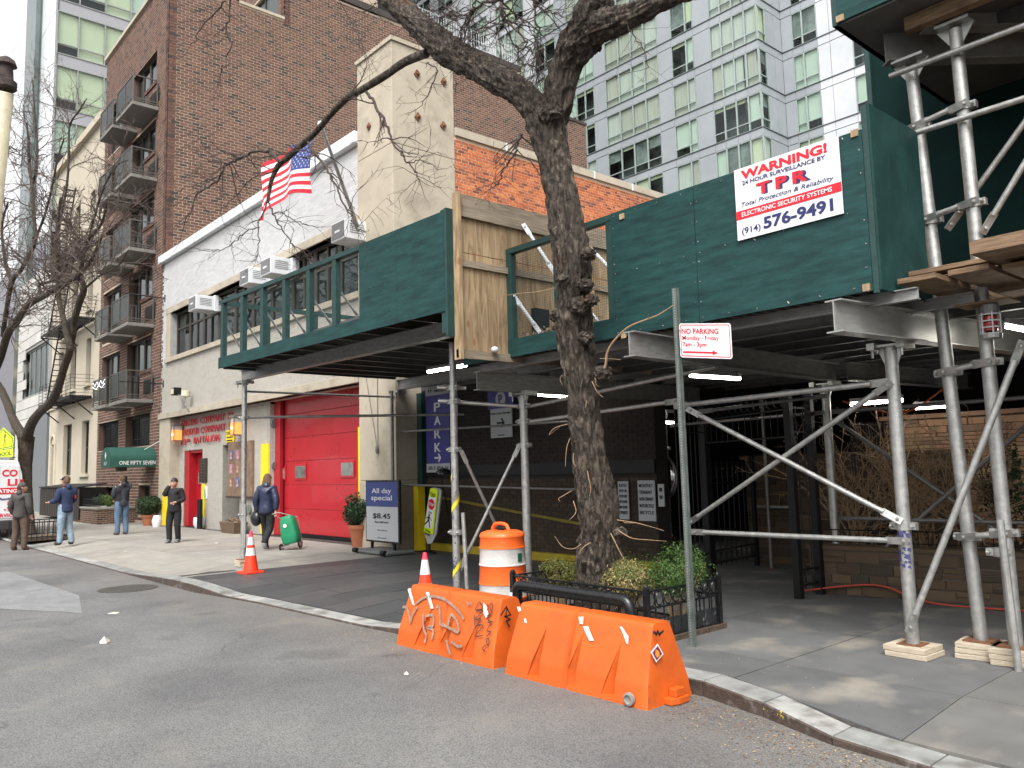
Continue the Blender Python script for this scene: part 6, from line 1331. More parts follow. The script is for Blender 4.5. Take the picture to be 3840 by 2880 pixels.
# channelling drum
db = min((abs(Yp(1880, 1957, 5.6 + i * .02).z - 1.03), 5.6 + i * .02) for i in range(90))[1]; c = Yp(1882, 1990, db); bx_, by_ = c.x, db
dr_ = thing('traffic_drum', 'orange and white traffic drum with a carrying handle behind the barriers', 'traffic drum', (bx_, by_, 0))
drum_o = mat('drum_orange', (.84, .13, .02), .45, var=.1, scale=6, dirt=((.6, .35, .25), 8, .60, .5)); drum_w = mat('drum_white', (.60, .58, .56), .5, var=.12, scale=8, dirt=((.38, .35, .32), 7, .52, .6))
def zpx(y): return Yp(1882, y, db).z
lv = [(0, .30), (.09, .30), (zpx(2235) - .13, .298), (zpx(2183), .298), (zpx(2116), .29), (zpx(2053), .282), (zpx(2012), .275)]
zs = [0, .12, zpx(2235), zpx(2184), zpx(2115), zpx(2052), zpx(2010)]; rs = [.305, .302, .300, .297, .290, .284, .278]
MB().lathe((bx_, by_, 0), [(.36, 0), (.38, .03), (.36, .07), (.31, .09)], 32).build('rubber_base', MT['black'], dr_, smooth='auto')
for i in range(6):
    m_ = (drum_o, drum_o, drum_w, drum_o, drum_w, drum_o)[i] if False else (drum_o if i in (0, 1, 3, 5) else drum_w)
    MB().lathe((bx_, by_, 0), [(rs[i] + .008, zs[i] + .0), (rs[i] + .008, zs[i] + .012), (rs[i], zs[i] + .016), (rs[i + 1] - .002, zs[i + 1] - .014), (rs[i + 1] + .006, zs[i + 1])], 40).build('band', m_, dr_, smooth='auto')
z = zs[-1]; MB().lathe((bx_, by_, 0), [(.284, z), (.284, z + .02), (.262, z + .05), (.20, z + .07), (.12, z + .075)], 40).build('lid', drum_o, dr_, smooth='auto')
MB().tube(smooth_path([(bx_ - .16, by_ - .02, z + .06), (bx_ - .10, by_ - .02, z + .145), (bx_ + .10, by_ - .02, z + .145), (bx_ + .16, by_ - .02, z + .06)], 5), .024, 10).build('handle', drum_o, dr_, smooth=True)
MB().ball((bx_, by_ - .02, z + .1), .045, 10, (1.9, .6, .7)).build('black_rag', MT['black'], dr_)
a_ = math.atan2(CAM.y - by_, CAM.x - bx_) + .8; p = Vector((bx_ + .295 * math.cos(a_), by_ + .295 * math.sin(a_), zpx(2085))); tgt = Vector((-math.sin(a_), math.cos(a_), 0)); MB().obox(p - tgt * .035 - Z1 * .05, tgt * .07, Z1 * .1, Vector((math.cos(a_), math.sin(a_), 0)) * .003).build('sticker', mat('dark_green_sticker', (.01, .09, .05), .5), dr_)
# caution tape round the pole
tape = mat('yellow_tape', (.80, .64, .02), .4, var=.06); r_ = .056; P0 = Vector((-8.88, 6.7, 0))
ct = thing('caution_tape', 'yellow caution tape wound in a spiral round the scaffold pole', 'tape', P0 + Z1 * .1)
mb = MB(); n = 150; prev = None
def tp_(t): ang = t * 2 * math.pi * 3.6 + 1.0; zz = .02 + t * 1.55; return P0 + Vector((r_ * math.cos(ang), r_ * math.sin(ang), zz))
for i in range(n):
    a, b = tp_(i / n), tp_((i + 1) / n); wv = .075
    if (i // 21) % 7 in (3,): continue
    mb.quad(a, b, b + Z1 * wv, a + Z1 * wv)
mb.build('tape', tape, ct)
for (px, py, s, ang) in ((1709, 1860, 'DO NOT CROSS', 58), (1712, 2120, 'DO NOT', 50), (1714, 2220, 'DO NOT', 45)):
    c = Yp(px, py, 6.64); Ut = Vector((math.cos(R(ang)), 0, math.sin(R(ang)))); text(s, .035, ct, MT['black'], c - Ut * .07, Ut, depth=.001, bold=.01, width=.15, V=Vector((-math.sin(R(ang)), 0, math.cos(R(ang)))), name='print')
bm_ = mat('blue_scuff', (.05, .05, .16), .6, var=.5, scale=40); mb = MB(); rr_ = random.Random(12)
for i in range(70): ang = rr_.uniform(3.6, 5.6); zz = rr_.choice([rr_.uniform(.15, .55), rr_.uniform(.7, 1.1), rr_.uniform(.3, .5), rr_.uniform(1.2, 2.2)]); c = P0 + Vector((.0535 * math.cos(ang), .0535 * math.sin(ang), zz)); tg_ = Vector((-math.sin(ang), math.cos(ang), 0)); s = rr_.uniform(.004, .016); mb.quad(c - tg_ * s, c + tg_ * s * .6 - Z1 * s, c + tg_ * s + Z1 * s * .5, c + Z1 * s * 1.6)
mb.build('scuff', bm_, ct)['kind'] = 'stuff'
mb = MB()
for i in range(60): ang = rr_.uniform(3.8, 5.6); zz = rr_.uniform(.75, 1.05); c = Vector((-3.16, 7.3, zz)) + Vector((.0575 * math.cos(ang), .0575 * math.sin(ang), 0)); tg_ = Vector((-math.sin(ang), math.cos(ang), 0)); s = rr_.uniform(.004, .02); mb.quad(c - tg_ * s, c + tg_ * s - Z1 * s, c + tg_ * s + Z1 * s, c - tg_ * s * .5 + Z1 * s)
o = mb.build('blue_scuff', bm_, ms); o['kind'] = 'stuff'
# ------------------------------------------------------------------ the two plastic barriers
BZ = RZ
def barrier(lab, xs0, xs1, notches, groove, yf=4.79, yaw=0):
    t = thing('water_barrier', lab, 'barrier', (xs0, yf, BZ), 'orange plastic barriers along the kerb'); Hh = .60; Wb = .56; Wt = .20
    nx, nz = 44, 20; mb = MB(); zsamp = [0, .03, .08, .13, .155, .17] + [.17 + (Hh - .03 - .17) * (i + 1) / (nz - 9) for i in range(nz - 9)] + [Hh - .012, Hh - .003, Hh]
    def off(z): # setback of the side face from the base line
        if z < .16: return z * .18
        return .029 + (z - .16) / (Hh - .16) * ((Wb - Wt) / 2 - .029)
    def yv(x, z):
        s = off(z)
        g = abs(x - groove)
        if g < .03: s += .06 * (1 - g / .03)
        if x > groove: s += .006
        e = min(x - xs0, xs1 - x); 
        if e < .02: s += .012 * (1 - e / .02) ** 2
        s += .003 * noise.noise(Vector((x * 5, z * 6, yf)))
        if z > Hh - .02: s += .02 * ((z - Hh + .02) / .02) ** 2
        return s
    xsamp = sorted({*[xs0 + (xs1 - xs0) * i / nx for i in range(nx + 1)], groove - .03, groove + .03, groove, xs0 + .008, xs1 - .008})
    xsamp = [x for x in xsamp if xs0 <= x <= xs1]; K = len(zsamp); Nn = len(xsamp); vs = []
    for x in xsamp:
        lean = lambda z: 0
        for z in zsamp: vs.append((x, yf + yv(x, z), BZ + z - (.015 if abs(x - groove) < .02 and z > Hh - .04 else 0)))
        for z in reversed(zsamp): vs.append((x, yf + Wb - off(z) - (.02 * ((z - Hh + .02) / .02) ** 2 if z > Hh - .02 else 0), BZ + z - (.015 if abs(x - groove) < .02 and z > Hh - .04 else 0)))
    # ends lean inwards a little
    cx = (xs0 + xs1) / 2
    vs = [(x + (.055 * ((z - BZ) / Hh) * (1 if x < cx else -1) * max(0, abs(x - cx) / ((xs1 - xs0) / 2)) ** 12), y, z) for x, y, z in vs]
    m_ = 2 * K; fs = [(i * m_ + j, (i + 1) * m_ + j, (i + 1) * m_ + (j + 1) % m_, i * m_ + (j + 1) % m_) for i in range(Nn - 1) for j in range(m_)]
    fs += [tuple(range(m_)), tuple((Nn - 1) * m_ + j for j in range(m_ - 1, -1, -1))]
    mb.add(vs, fs); bo = mb.build('body', MT['orange'], t); cut = bmesh.new(); o0 = ORG[t.name]
    for xl, xr, zt_ in notches:
        cb = bmesh.new(); F_ = lambda z: yf + off(z)
        for q in ((xl, yf - .1, .035), (xr, yf - .1, .035), (xr, yf + .17, .035), (xl + .01, F_(.035) + .012, .035), (xr, yf - .1, zt_), (xr, F_(zt_) + .004, zt_), (xr, yf + .17, zt_ * .45)): cb.verts.new(Vector((q[0], q[1], q[2] + BZ)) - o0)
        bmesh.ops.convex_hull(cb, input=cb.verts[:]); tm = bpy.data.meshes.new('c'); cb.to_mesh(tm); cut.from_mesh(tm); cb.free()
    cm_ = bpy.data.meshes.new('cut'); cut.to_mesh(cm_); cut.free(); co_ = bpy.data.objects.new('cut', cm_); COL.objects.link(co_); co_.location = o0
    md = bo.modifiers.new('n', 'BOOLEAN'); md.object = co_; md.operation = 'DIFFERENCE'; md.solver = 'EXACT'; bpy.context.view_layer.update()
    nm_ = bpy.data.meshes.new_from_object(bo.evaluated_get(bpy.context.evaluated_depsgraph_get())); bo.modifiers.clear(); nm_.name = 'body'; bo.data = nm_; bpy.data.objects.remove(co_)
    nm_.polygons.foreach_set('use_smooth', [True] * len(nm_.polygons)); nm_.set_sharp_from_angle(angle=R(32)); return t
def bxp(px, py, z=BZ): return Zp(px, py, z).x
def q4(x, y): return (1400 + x * .5877, 1900 + y * .5877)
def bX(x, y): return Yp(*q4(x, y), 4.79).x
b2x0, b2x1 = bX(833, 1095), bX(1742, 1312); b1x0, b1x1 = bX(137, 902), bX(752, 1068)
n2 = [(bX(975, 1112), bX(1050, 1122), .44), (bX(1195, 1162), bX(1280, 1180), .46), (bX(1440, 1228), bX(1528, 1243), .44)]; n1 = [(bX(248, 915), bX(318, 930), .44), (bX(392, 952), bX(460, 962), .40), (bX(548, 1000), bX(622, 1010), .44)]
g2x = Yp(*q4(1288, 700), 4.96).x; g1x = Yp(*q4(482, 560), 4.96).x
bar2 = barrier('nearer orange plastic barrier with a diamond sticker on its end', b2x0, b2x1, n2, g2x); bar1 = barrier('farther orange plastic barrier covered in black and grey graffiti', b1x0, b1x1, n1, g1x, 4.80)
# marks lying on the sloping front: point on the face from a pixel
FN = Vector((0, -(.44), .151)).normalized(); FP = Vector((0, 4.79 + .029, BZ + .16))
def onface(x, y, lift=.003):
    d = _ray(*q4(x, y)); n_ = FN if True else 0; p = CAM + d * ((FP - CAM).dot(n_) / d.dot(n_)); return p + n_ * (lift + .005)
def patch(par, pts, m, name='tape_patch'): MB().quad(*[onface(*p) for p in pts]).build(name, m, par)
tw_ = mat('white_tape', (.66, .62, .60), .5, var=.12, scale=20)
for par, P in ((bar1, [(222, 528), (240, 520), (268, 632), (252, 622)]), (bar1, [(338, 545), (360, 548), (388, 648), (372, 655)]), (bar1, [(705, 612), (730, 640), (738, 690), (722, 712), (708, 680)]), (bar2, [(920, 640), (940, 640), (948, 665), (930, 670)]), (bar2, [(965, 715), (978, 715), (985, 745), (970, 742)]), (bar2, [(1312, 705), (1345, 703), (1342, 752), (1322, 748)]), (bar2, [(1340, 765), (1375, 765), (1412, 858), (1382, 855)]), (bar2, [(1575, 765), (1592, 768), (1632, 828), (1630, 880), (1618, 872), (1598, 815)])): patch(par, P, tw_)
gg = mat('silver_spray', (.25, .17, .13), .5, var=.35, scale=25); bk_ = mat('black_marker', (.02, .018, .018), .5)
def stroke(par, pts, w_, m, name='graffiti'):
    pts = [onface(*p) for p in pts]; pts = smooth_path(pts, 5); mb = MB(); L = []
    for i, p in enumerate(pts):
        d = (pts[min(i + 1, len(pts) - 1)] - pts[max(i - 1, 0)]).normalized(); s = FN.cross(d).normalized() * w_ / 2; L.append((p - s, p + s))
    for (a, b), (c, d) in zip(L, L[1:]): mb.quad(a, c, d, b)
    mb.build(name, m, par)
for P in ([(190, 640), (215, 645), (235, 700), (240, 740), (255, 690), (285, 640)], [(275, 620), (330, 580), (400, 575), (470, 600), (540, 660), (580, 720)], [(320, 690), (325, 780), (340, 820), (330, 870)], [(335, 700), (380, 695), (385, 760), (345, 770), (385, 790), (375, 850)], [(405, 640), (425, 650), (430, 740), (450, 760)], [(440, 750), (500, 780), (545, 800), (540, 740), (500, 690), (480, 760)], [(470, 850), (480, 900), (495, 945)], [(500, 860), (540, 890), (570, 890)]): stroke(bar1, P, .026, gg)
for P in ([(655, 655), (680, 610), (700, 650), (655, 660)], [(660, 665), (700, 665), (655, 720), (690, 720), (645, 790)], [(650, 690), (650, 760)], [(660, 760), (705, 760), (655, 825), (700, 822)], [(735, 640), (762, 618), (755, 680), (730, 690), (735, 620)], [(755, 650), (735, 720), (765, 735)], [(730, 740), (755, 745), (728, 790), (752, 800), (725, 830)], [(730, 840), (742, 850), (735, 890), (722, 840)], [(725, 880), (700, 905), (718, 925)]): stroke(bar1, P, .010, bk_)
stroke(bar1, [(600, 605), (612, 630), (620, 610), (632, 635)], .012, gg); 
mb = MB()   # black tag on the end of the farther barrier
def onend(x, y, X): p = Xp(*q4(x, y), X); return p + Vector((.008, 0, 0))
def estroke(par, pts, X, w_, m):
    pts = [onend(*p, X) for p in pts]; mb = MB()
    for a, b in zip(pts, pts[1:]): d = (b - a).normalized(); s = X1.cross(d).normalized() * w_ / 2; mb.quad(a - s - d * w_ / 2, b - s + d * w_ / 2, b + s + d * w_ / 2, a + s - d * w_ / 2)
    mb.build('graffiti', m, par)
estroke(bar1, [(812, 690), (845, 640), (872, 690), (840, 700), (850, 650)], b1x1 - .0, .014, bk_); estroke(bar1, [(835, 700), (870, 720), (845, 730), (865, 765)], b1x1 - .01, .014, bk_)
# end sticker, studs, plug, lug
ex = b2x1 - .025; sc_ = [(1755, 925), (1800, 870), (1838, 938), (1792, 992)]; si_ = [(1766, 928), (1800, 885), (1828, 936), (1793, 978)]
MB().quad(*[onend(*p, ex) + X1 * .012 for p in sc_]).build('sticker_border', MT['white'], bar2); stk = MB().quad(*[onend(*p, ex) + X1 * .015 for p in si_]).build('sticker', mat('maroon_print', (.22, .012, .06), .5), bar2); MB().quad(*[onend(*p, ex) + X1 * .018 for p in ((1785, 905), (1805, 918), (1812, 945), (1795, 962), (1780, 940))]).build('sticker_blob', mat('amber_print', (.65, .28, .03), .5), stk)
estroke(bar2, [(1790, 800), (1800, 815), (1810, 795), (1820, 815), (1842, 795)], ex + .01, .02, bk_); stroke(bar2, [(1788, 795), (1795, 815)], .01, bk_)
c = onface(1640, 1228, -.045); MB().lathe((0, 0, 0), [(.048, 0), (.048, .03), (.034, .034), (.03, .02), (.012, .018)], 24).build('tmp', None); o = bpy.data.objects['tmp']; o.name = 'drain_plug'; o.data.materials.append(mat('plug_grey', (.22, .21, .19), .6, var=.2)); o.rotation_euler = (R(90), 0, 0); o.parent = bar2; c = Yp(*q4(1640, 1226), 4.795); o.location = c - ORG[bar2.name]; ORG[o.name] = ORG[bar2.name]
lx = b2x1; MB().prism([(lx - .03, 5.0, BZ + .005), (lx + .07, 5.0, BZ + .005), (lx + .09, 5.08, BZ + .005), (lx + .09, 5.2, BZ + .005), (lx - .03, 5.2, BZ + .005)], (0, 0, .05)).prism([(lx + .0, 5.06, BZ + .055), (lx + .07, 5.06, BZ + .055), (lx + .07, 5.17, BZ + .055), (lx + .0, 5.17, BZ + .055)], (0, 0, .06)).build('coupling_lug', MT['orange'], bar2, bevel=.006)
MB().tube(smooth_path([Yp(*q4(1282, 690), 4.99), Yp(*q4(1300, 672), 5.02), Yp(*q4(1345, 665), 5.06)], 4), .004, 6).build('dark_wire', MT['black'], bar2)
# ------------------------------------------------------------------ boards, paddle, pots
ab = thing('price_a_board', 'black framed board reading All day special $8.45 before the dark post', 'sign board', (-15.2, 9.2, 0)); YA = 9.15
a, b = Yp(1376, 1808, YA), Yp(1494, 2028, YA); a2 = Yp(1376, 2028, YA)
x0, x1, z0, z1 = a2.x, b.x, (a2.z + b.z) / 2, a.z; H_ = z1 - z0; W_ = x1 - x0
MB().box((x0 - .04, YA, z0 - .04), (x1 + .04, YA + .06, z1 + .04)).build('frame', MT['glossblack'], ab, bevel=.01)
MB().box((x0, YA - .006, z0), (x1, YA - .001, z1)).build('poster', mat('poster_grey', (.44, .45, .47), .5, var=.03), ab); MB().box((x0, YA - .01, z0 + H_ * .58), (x1, YA - .007, z1)).build('blue_field', mat('poster_blue', (.035, .055, .21), .5), ab)
def at_(s, f, h_, wf, m, bold=.01, fx=.5): text(s, h_ * H_, ab, m, (x0 + fx * W_, YA - .011, z0 + f * H_), X1, depth=.002, bold=bold, width=wf * W_, align='CENTER')
at_('All day', .81, .085, .62, lb, .015); at_('special', .69, .085, .66, lb, .015); at_('$8.45', .38, .085, .56, MT['black'], .02); at_('Any half hour', .30, .035, .45, MT['black']); at_('- Rates and fees', .17, .02, .35, MT['black'], 0); at_('metropolis', .04, .02, .3, MT['black'], 0)
MB().box((x0 - .02, YA - .32, .01), (x1 + .08, YA + .36, .09)).build('base', mat('grey_plastic_base', (.13, .135, .14), .5), ab, bevel=.035); MB().box((x0 + .15, YA, .09), (x0 + .2, YA + .05, z0)).box((x1 - .2, YA, .09), (x1 - .15, YA + .05, z0)).build('spring_foot', MT['black'], ab)
for s in (x0 + .02, x1 - .12): MB().cyl((s, YA - .33, .07), (s + .14, YA - .33, .07), .05, 14).build('wheel', MT['black'], ab)
sl = thing('crosswalk_paddle', 'leaning lime STATE LAW crosswalk paddle with stop sign and walking figure', 'sign', (-14.6, 9.8, 0)); YS = 9.7
c = lambda x, y: Yp(1400 + x * .5425, 1350 + y * .5425, YS)
lime = mat('lime_reflective', (.62, .80, .02), .4, var=.04); pal = mat('paddle_grey', (.42, .42, .42), .5)
out = [c(392, 888), c(404, 882), c(450, 892), c(460, 905), c(425, 1205), c(398, 1262), c(378, 1285), c(362, 1262), c(345, 1200)]
MB().prism([p + Vector((.0, .03, 0)) for p in out], (0, .03, 0)).build('paddle', pal, sl)
fr = [c(392, 890), c(402, 885), c(438, 893), c(445, 905), c(412, 1205), c(345, 1195)]; MB().prism(fr, (0, .012, 0)).build('lime_face', lime, sl)
MB().prism([c(384, 945) + Vector((0, -.002, 0)), c(434, 952) + Vector((0, -.002, 0)), c(405, 1165) + Vector((0, -.002, 0)), c(355, 1158) + Vector((0, -.002, 0))], (0, -.002, 0)).build('white_face', MT['white'], sl)
ax = (c(398, 900) - c(360, 1180)); Vs = ax.normalized(); Us = Vector((Vs.z, 0, -Vs.x)); o0 = c(403, 998) + Vector((0, -.006, 0)); rr = .115
MB().prism([o0 + Us * rr * math.cos(R(22.5 + 45 * k_)) + Vs * rr * math.sin(R(22.5 + 45 * k_)) for k_ in range(8)], (0, -.003, 0)).build('stop_sign', sred, sl); text('STOP', .06, sl, MT['white'], o0 - Vs * .03 - Us * .09 + Vector((0, -.004, 0)), Us, depth=.002, bold=.02, width=.18, V=Vs)
for s, (x, y), w_ in (('STATE', (392, 925), .2), ('LAW', (398, 942), .14), ('FOR', (385, 1058), .1), ('WITHIN', (358, 1180), .19), ('CROSSWALK', (348, 1197), .22)): text(s, .045, sl, MT['black'], c(x, y) + Vector((0, -.005, 0)), Us, depth=.002, bold=.01, width=w_, V=Vs)
def walker(par, o, h_, m, Ux, Vx):
    P = lambda a, b: o + Ux * a * h_ * 1.8 + Vx * b * h_; nn = Ux.cross(Vx).normalized() * .002
    mb = MB(); mb.prism([P(.07 * math.cos(t * .785), .43 + .07 * math.sin(t * .785)) for t in range(8)], nn)
    for q in ([(-.07, .33), (.07, .33), (.05, .0), (-.06, .0)], [(-.06, .02), (.03, .02), (-.10, -.25), (-.22, -.46), (-.28, -.45), (-.17, -.22)], [(-.02, .02), (.06, .02), (.13, -.24), (.20, -.46), (.13, -.47), (.06, -.22)], [(-.07, .32), (-.02, .3), (-.16, .08), (-.2, .1)], [(.05, .32), (.09, .28), (.22, .12), (.19, .07)]): mb.prism([P(*p) for p in q], nn)
    return mb.build('walking_figure', m, par)
walker(sl, c(383, 1110) + Vector((0, -.006, 0)), .27, MT['black'], Us, Vs)
MB().lathe((c(378, 1290).x, YS + .02, .0), [(.16, 0), (.15, .03), (.05, .05)], 16).cyl((c(378, 1290).x, YS + .02, 0), (c(380, 1270).x, YS + .03, c(380, 1270).z), .03).build('foot', MT['black'], sl)
# plants in pots
def leafmat(name, a, b, c_): return randmat(name, [(a, 3), (b, 3), (c_, 2)], .6, var=.15, scale=15, bump=0)
def leaves(name, c, rad, n, size, m, par, seed=1, hollow=.45, flat=False, up=.3):
    r_ = random.Random(seed); mb = MB(); c = Vector(c); cl = [(Vector((r_.gauss(0, 1), r_.gauss(0, 1), r_.gauss(0, 1))).normalized(), r_.uniform(.62, 1.08)) for _ in range(36)]
    for i in range(n):
        d0, k_ = r_.choice(cl); d = (d0 + Vector((r_.gauss(0, .28), r_.gauss(0, .28), r_.gauss(0, .28)))).normalized()
        rr = k_ * (hollow + (1 - hollow) * r_.random() ** .5); p = c + Vector((d.x * rad[0], d.y * rad[1], d.z * rad[2])) * rr
        nn = (d + Vector((r_.gauss(0, .6), r_.gauss(0, .6), r_.gauss(0, .6) + up))).normalized(); a, b, _ = frame(nn); ang = r_.uniform(0, 6.28); u_ = a * math.cos(ang) + b * math.sin(ang); v_ = nn.cross(u_); s = size * r_.uniform(.6, 1.3)
        mb.quad(p - u_ * s, p - v_ * s * .45, p + u_ * s, p + v_ * s * .45)
    o = mb.build(name, m, par); o['kind'] = 'stuff'; return o
gr1 = leafmat('dark_shrub_leaf', (.022, .045, .018), (.03, .06, .022), (.015, .032, .014))
def potplant(lab, px, py, w_px, h_px, bushw, bushh, potm=MT['terra'], nl=5200):
    c = Zp(px, py, 0.0); dpt = proj(c)[2]; r = w_px / 2 * dpt / FPX; h = h_px * dpt / FPX; br = bushw / 2 * dpt / FPX; bh = bushh / 2 * dpt / FPX
    c.y += r * .6
    t = thing('potted_shrub', lab, 'potted plant', (c.x, c.y, 0), 'shrubs in terracotta pots')
    MB().lathe((c.x, c.y, 0), [(r * .68, 0), (r * .98, h * .82), (r * 1.06, h * .82), (r * 1.08, h), (r * .95, h), (r * .9, h * .9)], 30).build('pot', potm, t, smooth='auto')
    mb = MB()
    for k_ in range(7): a = k_ * .9; mb.tube([(c.x + .03 * math.cos(a), c.y + .03 * math.sin(a), h * .8), (c.x + br * .4 * math.cos(a), c.y + br * .4 * math.sin(a), h + bh * .9)], [.015, .006], 6)
    mb.build('stems', MT['bronze'], t); leaves('foliage', (c.x, c.y, h + bh * .85), (br, br, bh), nl, .036, gr1, t, int(px))
potplant('dark round shrub in a big terracotta pot beside the price board', 1328, 2052, 78, 82, 136, 132); potplant('dark round shrub in a terracotta pot near the green awning', 541, 1972, 50, 40, 104, 84, nl=4200)
wpt = thing('white_pot', 'small round white pot at the red entrance door', 'flower pot', Zp(731, 1982, 0)); c = Zp(731, 1982, 0) + Vector((0, .15, 0)); MB().lathe(c, [(.13, 0), (.2, .12), (.2, .3), (.19, .36), (.16, .36), (.14, .3)], 24).build('pot', MT['plastic_white'], wpt, smooth='auto'); leaves('sprouts', c + Z1 * .38, (.14, .14, .08), 120, .03, gr1, wpt, 3)
wp2 = thing('white_pot', 'white pot half hidden behind the left terracotta pot', 'flower pot', Zp(577, 1977, 0)); c = Zp(577, 1977, 0) + Vector((0, .1, 0)); MB().lathe(c, [(.13, 0), (.17, .2), (.12, .38), (.10, .40)], 24).build('pot', MT['plastic_white'], wp2, smooth='auto')
tb = thing('flower_tub', 'low brown rectangular tub of dead flowers by the firehouse niche', 'flower tub', Zp(855, 2000, 0)); c = Zp(853, 2000, 0); mb = MB(); hw, hd, th = .56, .22, .33
mb.add([c + Vector(v) for v in ((-hw * .82, 0, 0), (hw * .82, 0, 0), (hw * .82, hd * 1.6, 0), (-hw * .82, hd * 1.6, 0), (-hw, -.04, th), (hw, -.04, th), (hw, hd * 1.8, th), (-hw, hd * 1.8, th))], FACES); mb.build('tub', mat('brown_tub', (.13, .085, .055), .7, var=.2, scale=8), tb, bevel=.01); leaves('dry_flowers', c + Vector((0, .18, th + .02)), (.45, .16, .09), 350, .04, leafmat('dry_leaf', (.2, .13, .09), (.3, .2, .16), (.12, .08, .05)), tb, 5)
# pipe rail before the tree pit
pr_ = thing('pipe_rail', 'thick black pipe guard rail behind the orange barriers', 'guard rail', (-6, 5.9, 0)); YR = 5.88
a, b = Yp(1930, 2192, YR), Yp(2368, 2250, YR); za = (a.z + b.z) / 2; MB().tube(smooth_path([(a.x + .02, YR, .0), (a.x + .02, YR, za - .12), (a.x + .06, YR, za - .02), (a.x + .16, YR, za)], 4) + smooth_path([(b.x - .16, YR, za), (b.x - .06, YR, za - .02), (b.x - .02, YR, za - .12), (b.x - .02, YR, 0)], 4), .055, 16).build('pipe', MT['glossblack'], pr_, smooth=True)
MB().box((a.x - .02, YR - .06, za - .16), (a.x + .02, YR - .05, za - .08)).build('sticker', MT['white'], pr_)
# tree guard of iron
tgd = thing('tree_guard', 'low black iron tree guard with a row of rings round the planted pit', 'tree guard', (-6, 6.6, 0)); GX0_, GX1_, GY0, GY1 = -6.98, -5.06, 6.05, 7.2; gz1 = .5
co = [Vector((GX0_, GY0, 0)), Vector((GX1_, GY0, 0)), Vector((GX1_, GY1, 0)), Vector((GX0_, GY1, 0))]
for p in co: MB().box(p + Vector((-.025, -.025, 0)), p + Vector((.025, .025, gz1 + .03))).ball(p + Z1 * (gz1 + .04), .03, 8).build('post', MT['glossblack'], tgd)
bar_me = None
for a, b in zip(co, co[1:] + co[:1]):
    d = b - a; un = d.normalized(); mb = MB()
    for zz in (gz1, gz1 - .16, .06): mb.bar(a + Z1 * zz, b + Z1 * zz, .03, .018)
    mb.build('rail', MT['glossblack'], tgd); n = int(d.length / .115)
    for i in range(1, n):
        c = a + d * (i / n); o = MB().cyl(c + Z1 * .02, c + Z1 * (gz1 - .16), .008, 6).build('picket', MT['glossblack'], tgd)
    for i in range(n):
        c = a + d * ((i + .5) / n) + Z1 * (gz1 - .08); MB().tube([c + un * .052 * math.cos(t * .524) + Z1 * .066 * math.sin(t * .524) for t in range(13)], .007, 5, False).build('ring', MT['glossblack'], tgd)
MB().box((GX0_ - .05, GY0 - .05, -.0), (GX1_ + .05, GY1 + .05, .05)).build('pit_soil', MT['soil'], kind='structure')
MB().box((GX1_ - .008, GY0 + .1, .06), (GX1_ + .0, GY1 - .05, .22)).build('sheet', mat('peeling_sheet', (.02, .022, .024), .4, var=.3, dirt=((.30, .31, .32), 9, .56, 1)), tgd)
bw = [('yellow green boxwood left of the trunk', (2105, 2150), (.31, .26, .2), leafmat('olive_leaf', (.10, .105, .02), (.075, .09, .02), (.14, .13, .035)), 6.75), ('half dead straw and green boxwood right of the trunk', (2345, 2172), (.33, .27, .25), leafmat('straw_leaf', (.30, .23, .10), (.12, .13, .035), (.36, .27, .13)), 6.5), ('fresh green boxwood behind the sign post', (2535, 2140), (.40, .34, .31), leafmat('fresh_leaf', (.05, .10, .022), (.065, .125, .028), (.035, .075, .018)), 6.85)]
for i, (lab, px, rad, m_, yy) in enumerate(bw):
    c = Yp(*px, yy); t = thing('boxwood', lab, 'shrub', (c.x, yy, 0), 'boxwoods in the tree pit'); mb = MB(); r_ = random.Random(i)
    for k_ in range(26): a = r_.uniform(0, 6.28); q = r_.uniform(.3, .9); mb.tube([(c.x + .04 * math.cos(a), yy + .04 * math.sin(a), .03), (c.x + rad[0] * q * .6 * math.cos(a), yy + rad[1] * q * .6 * math.sin(a), c.z * .6), (c.x + rad[0] * q * math.cos(a), yy + rad[1] * q * math.sin(a), c.z + rad[2] * .4 * r_.random())], [.006, .004, .002], 5)
    mb.build('stems', mat('straw_twig', (.30, .20, .10), .8), t); leaves('foliage', (c.x, yy, c.z), rad, 8500, .0125, m_, t, 40 + i, .35)
    if i == 1: leaves('green_tips', (c.x, yy, c.z + .06), (rad[0] * .95, rad[1], rad[2] * .9), 2600, .0125, bw[2][3] if i == 9 else leafmat('mid_leaf', (.08, .12, .03), (.10, .14, .035), (.06, .1, .02)), t, 77, .6)
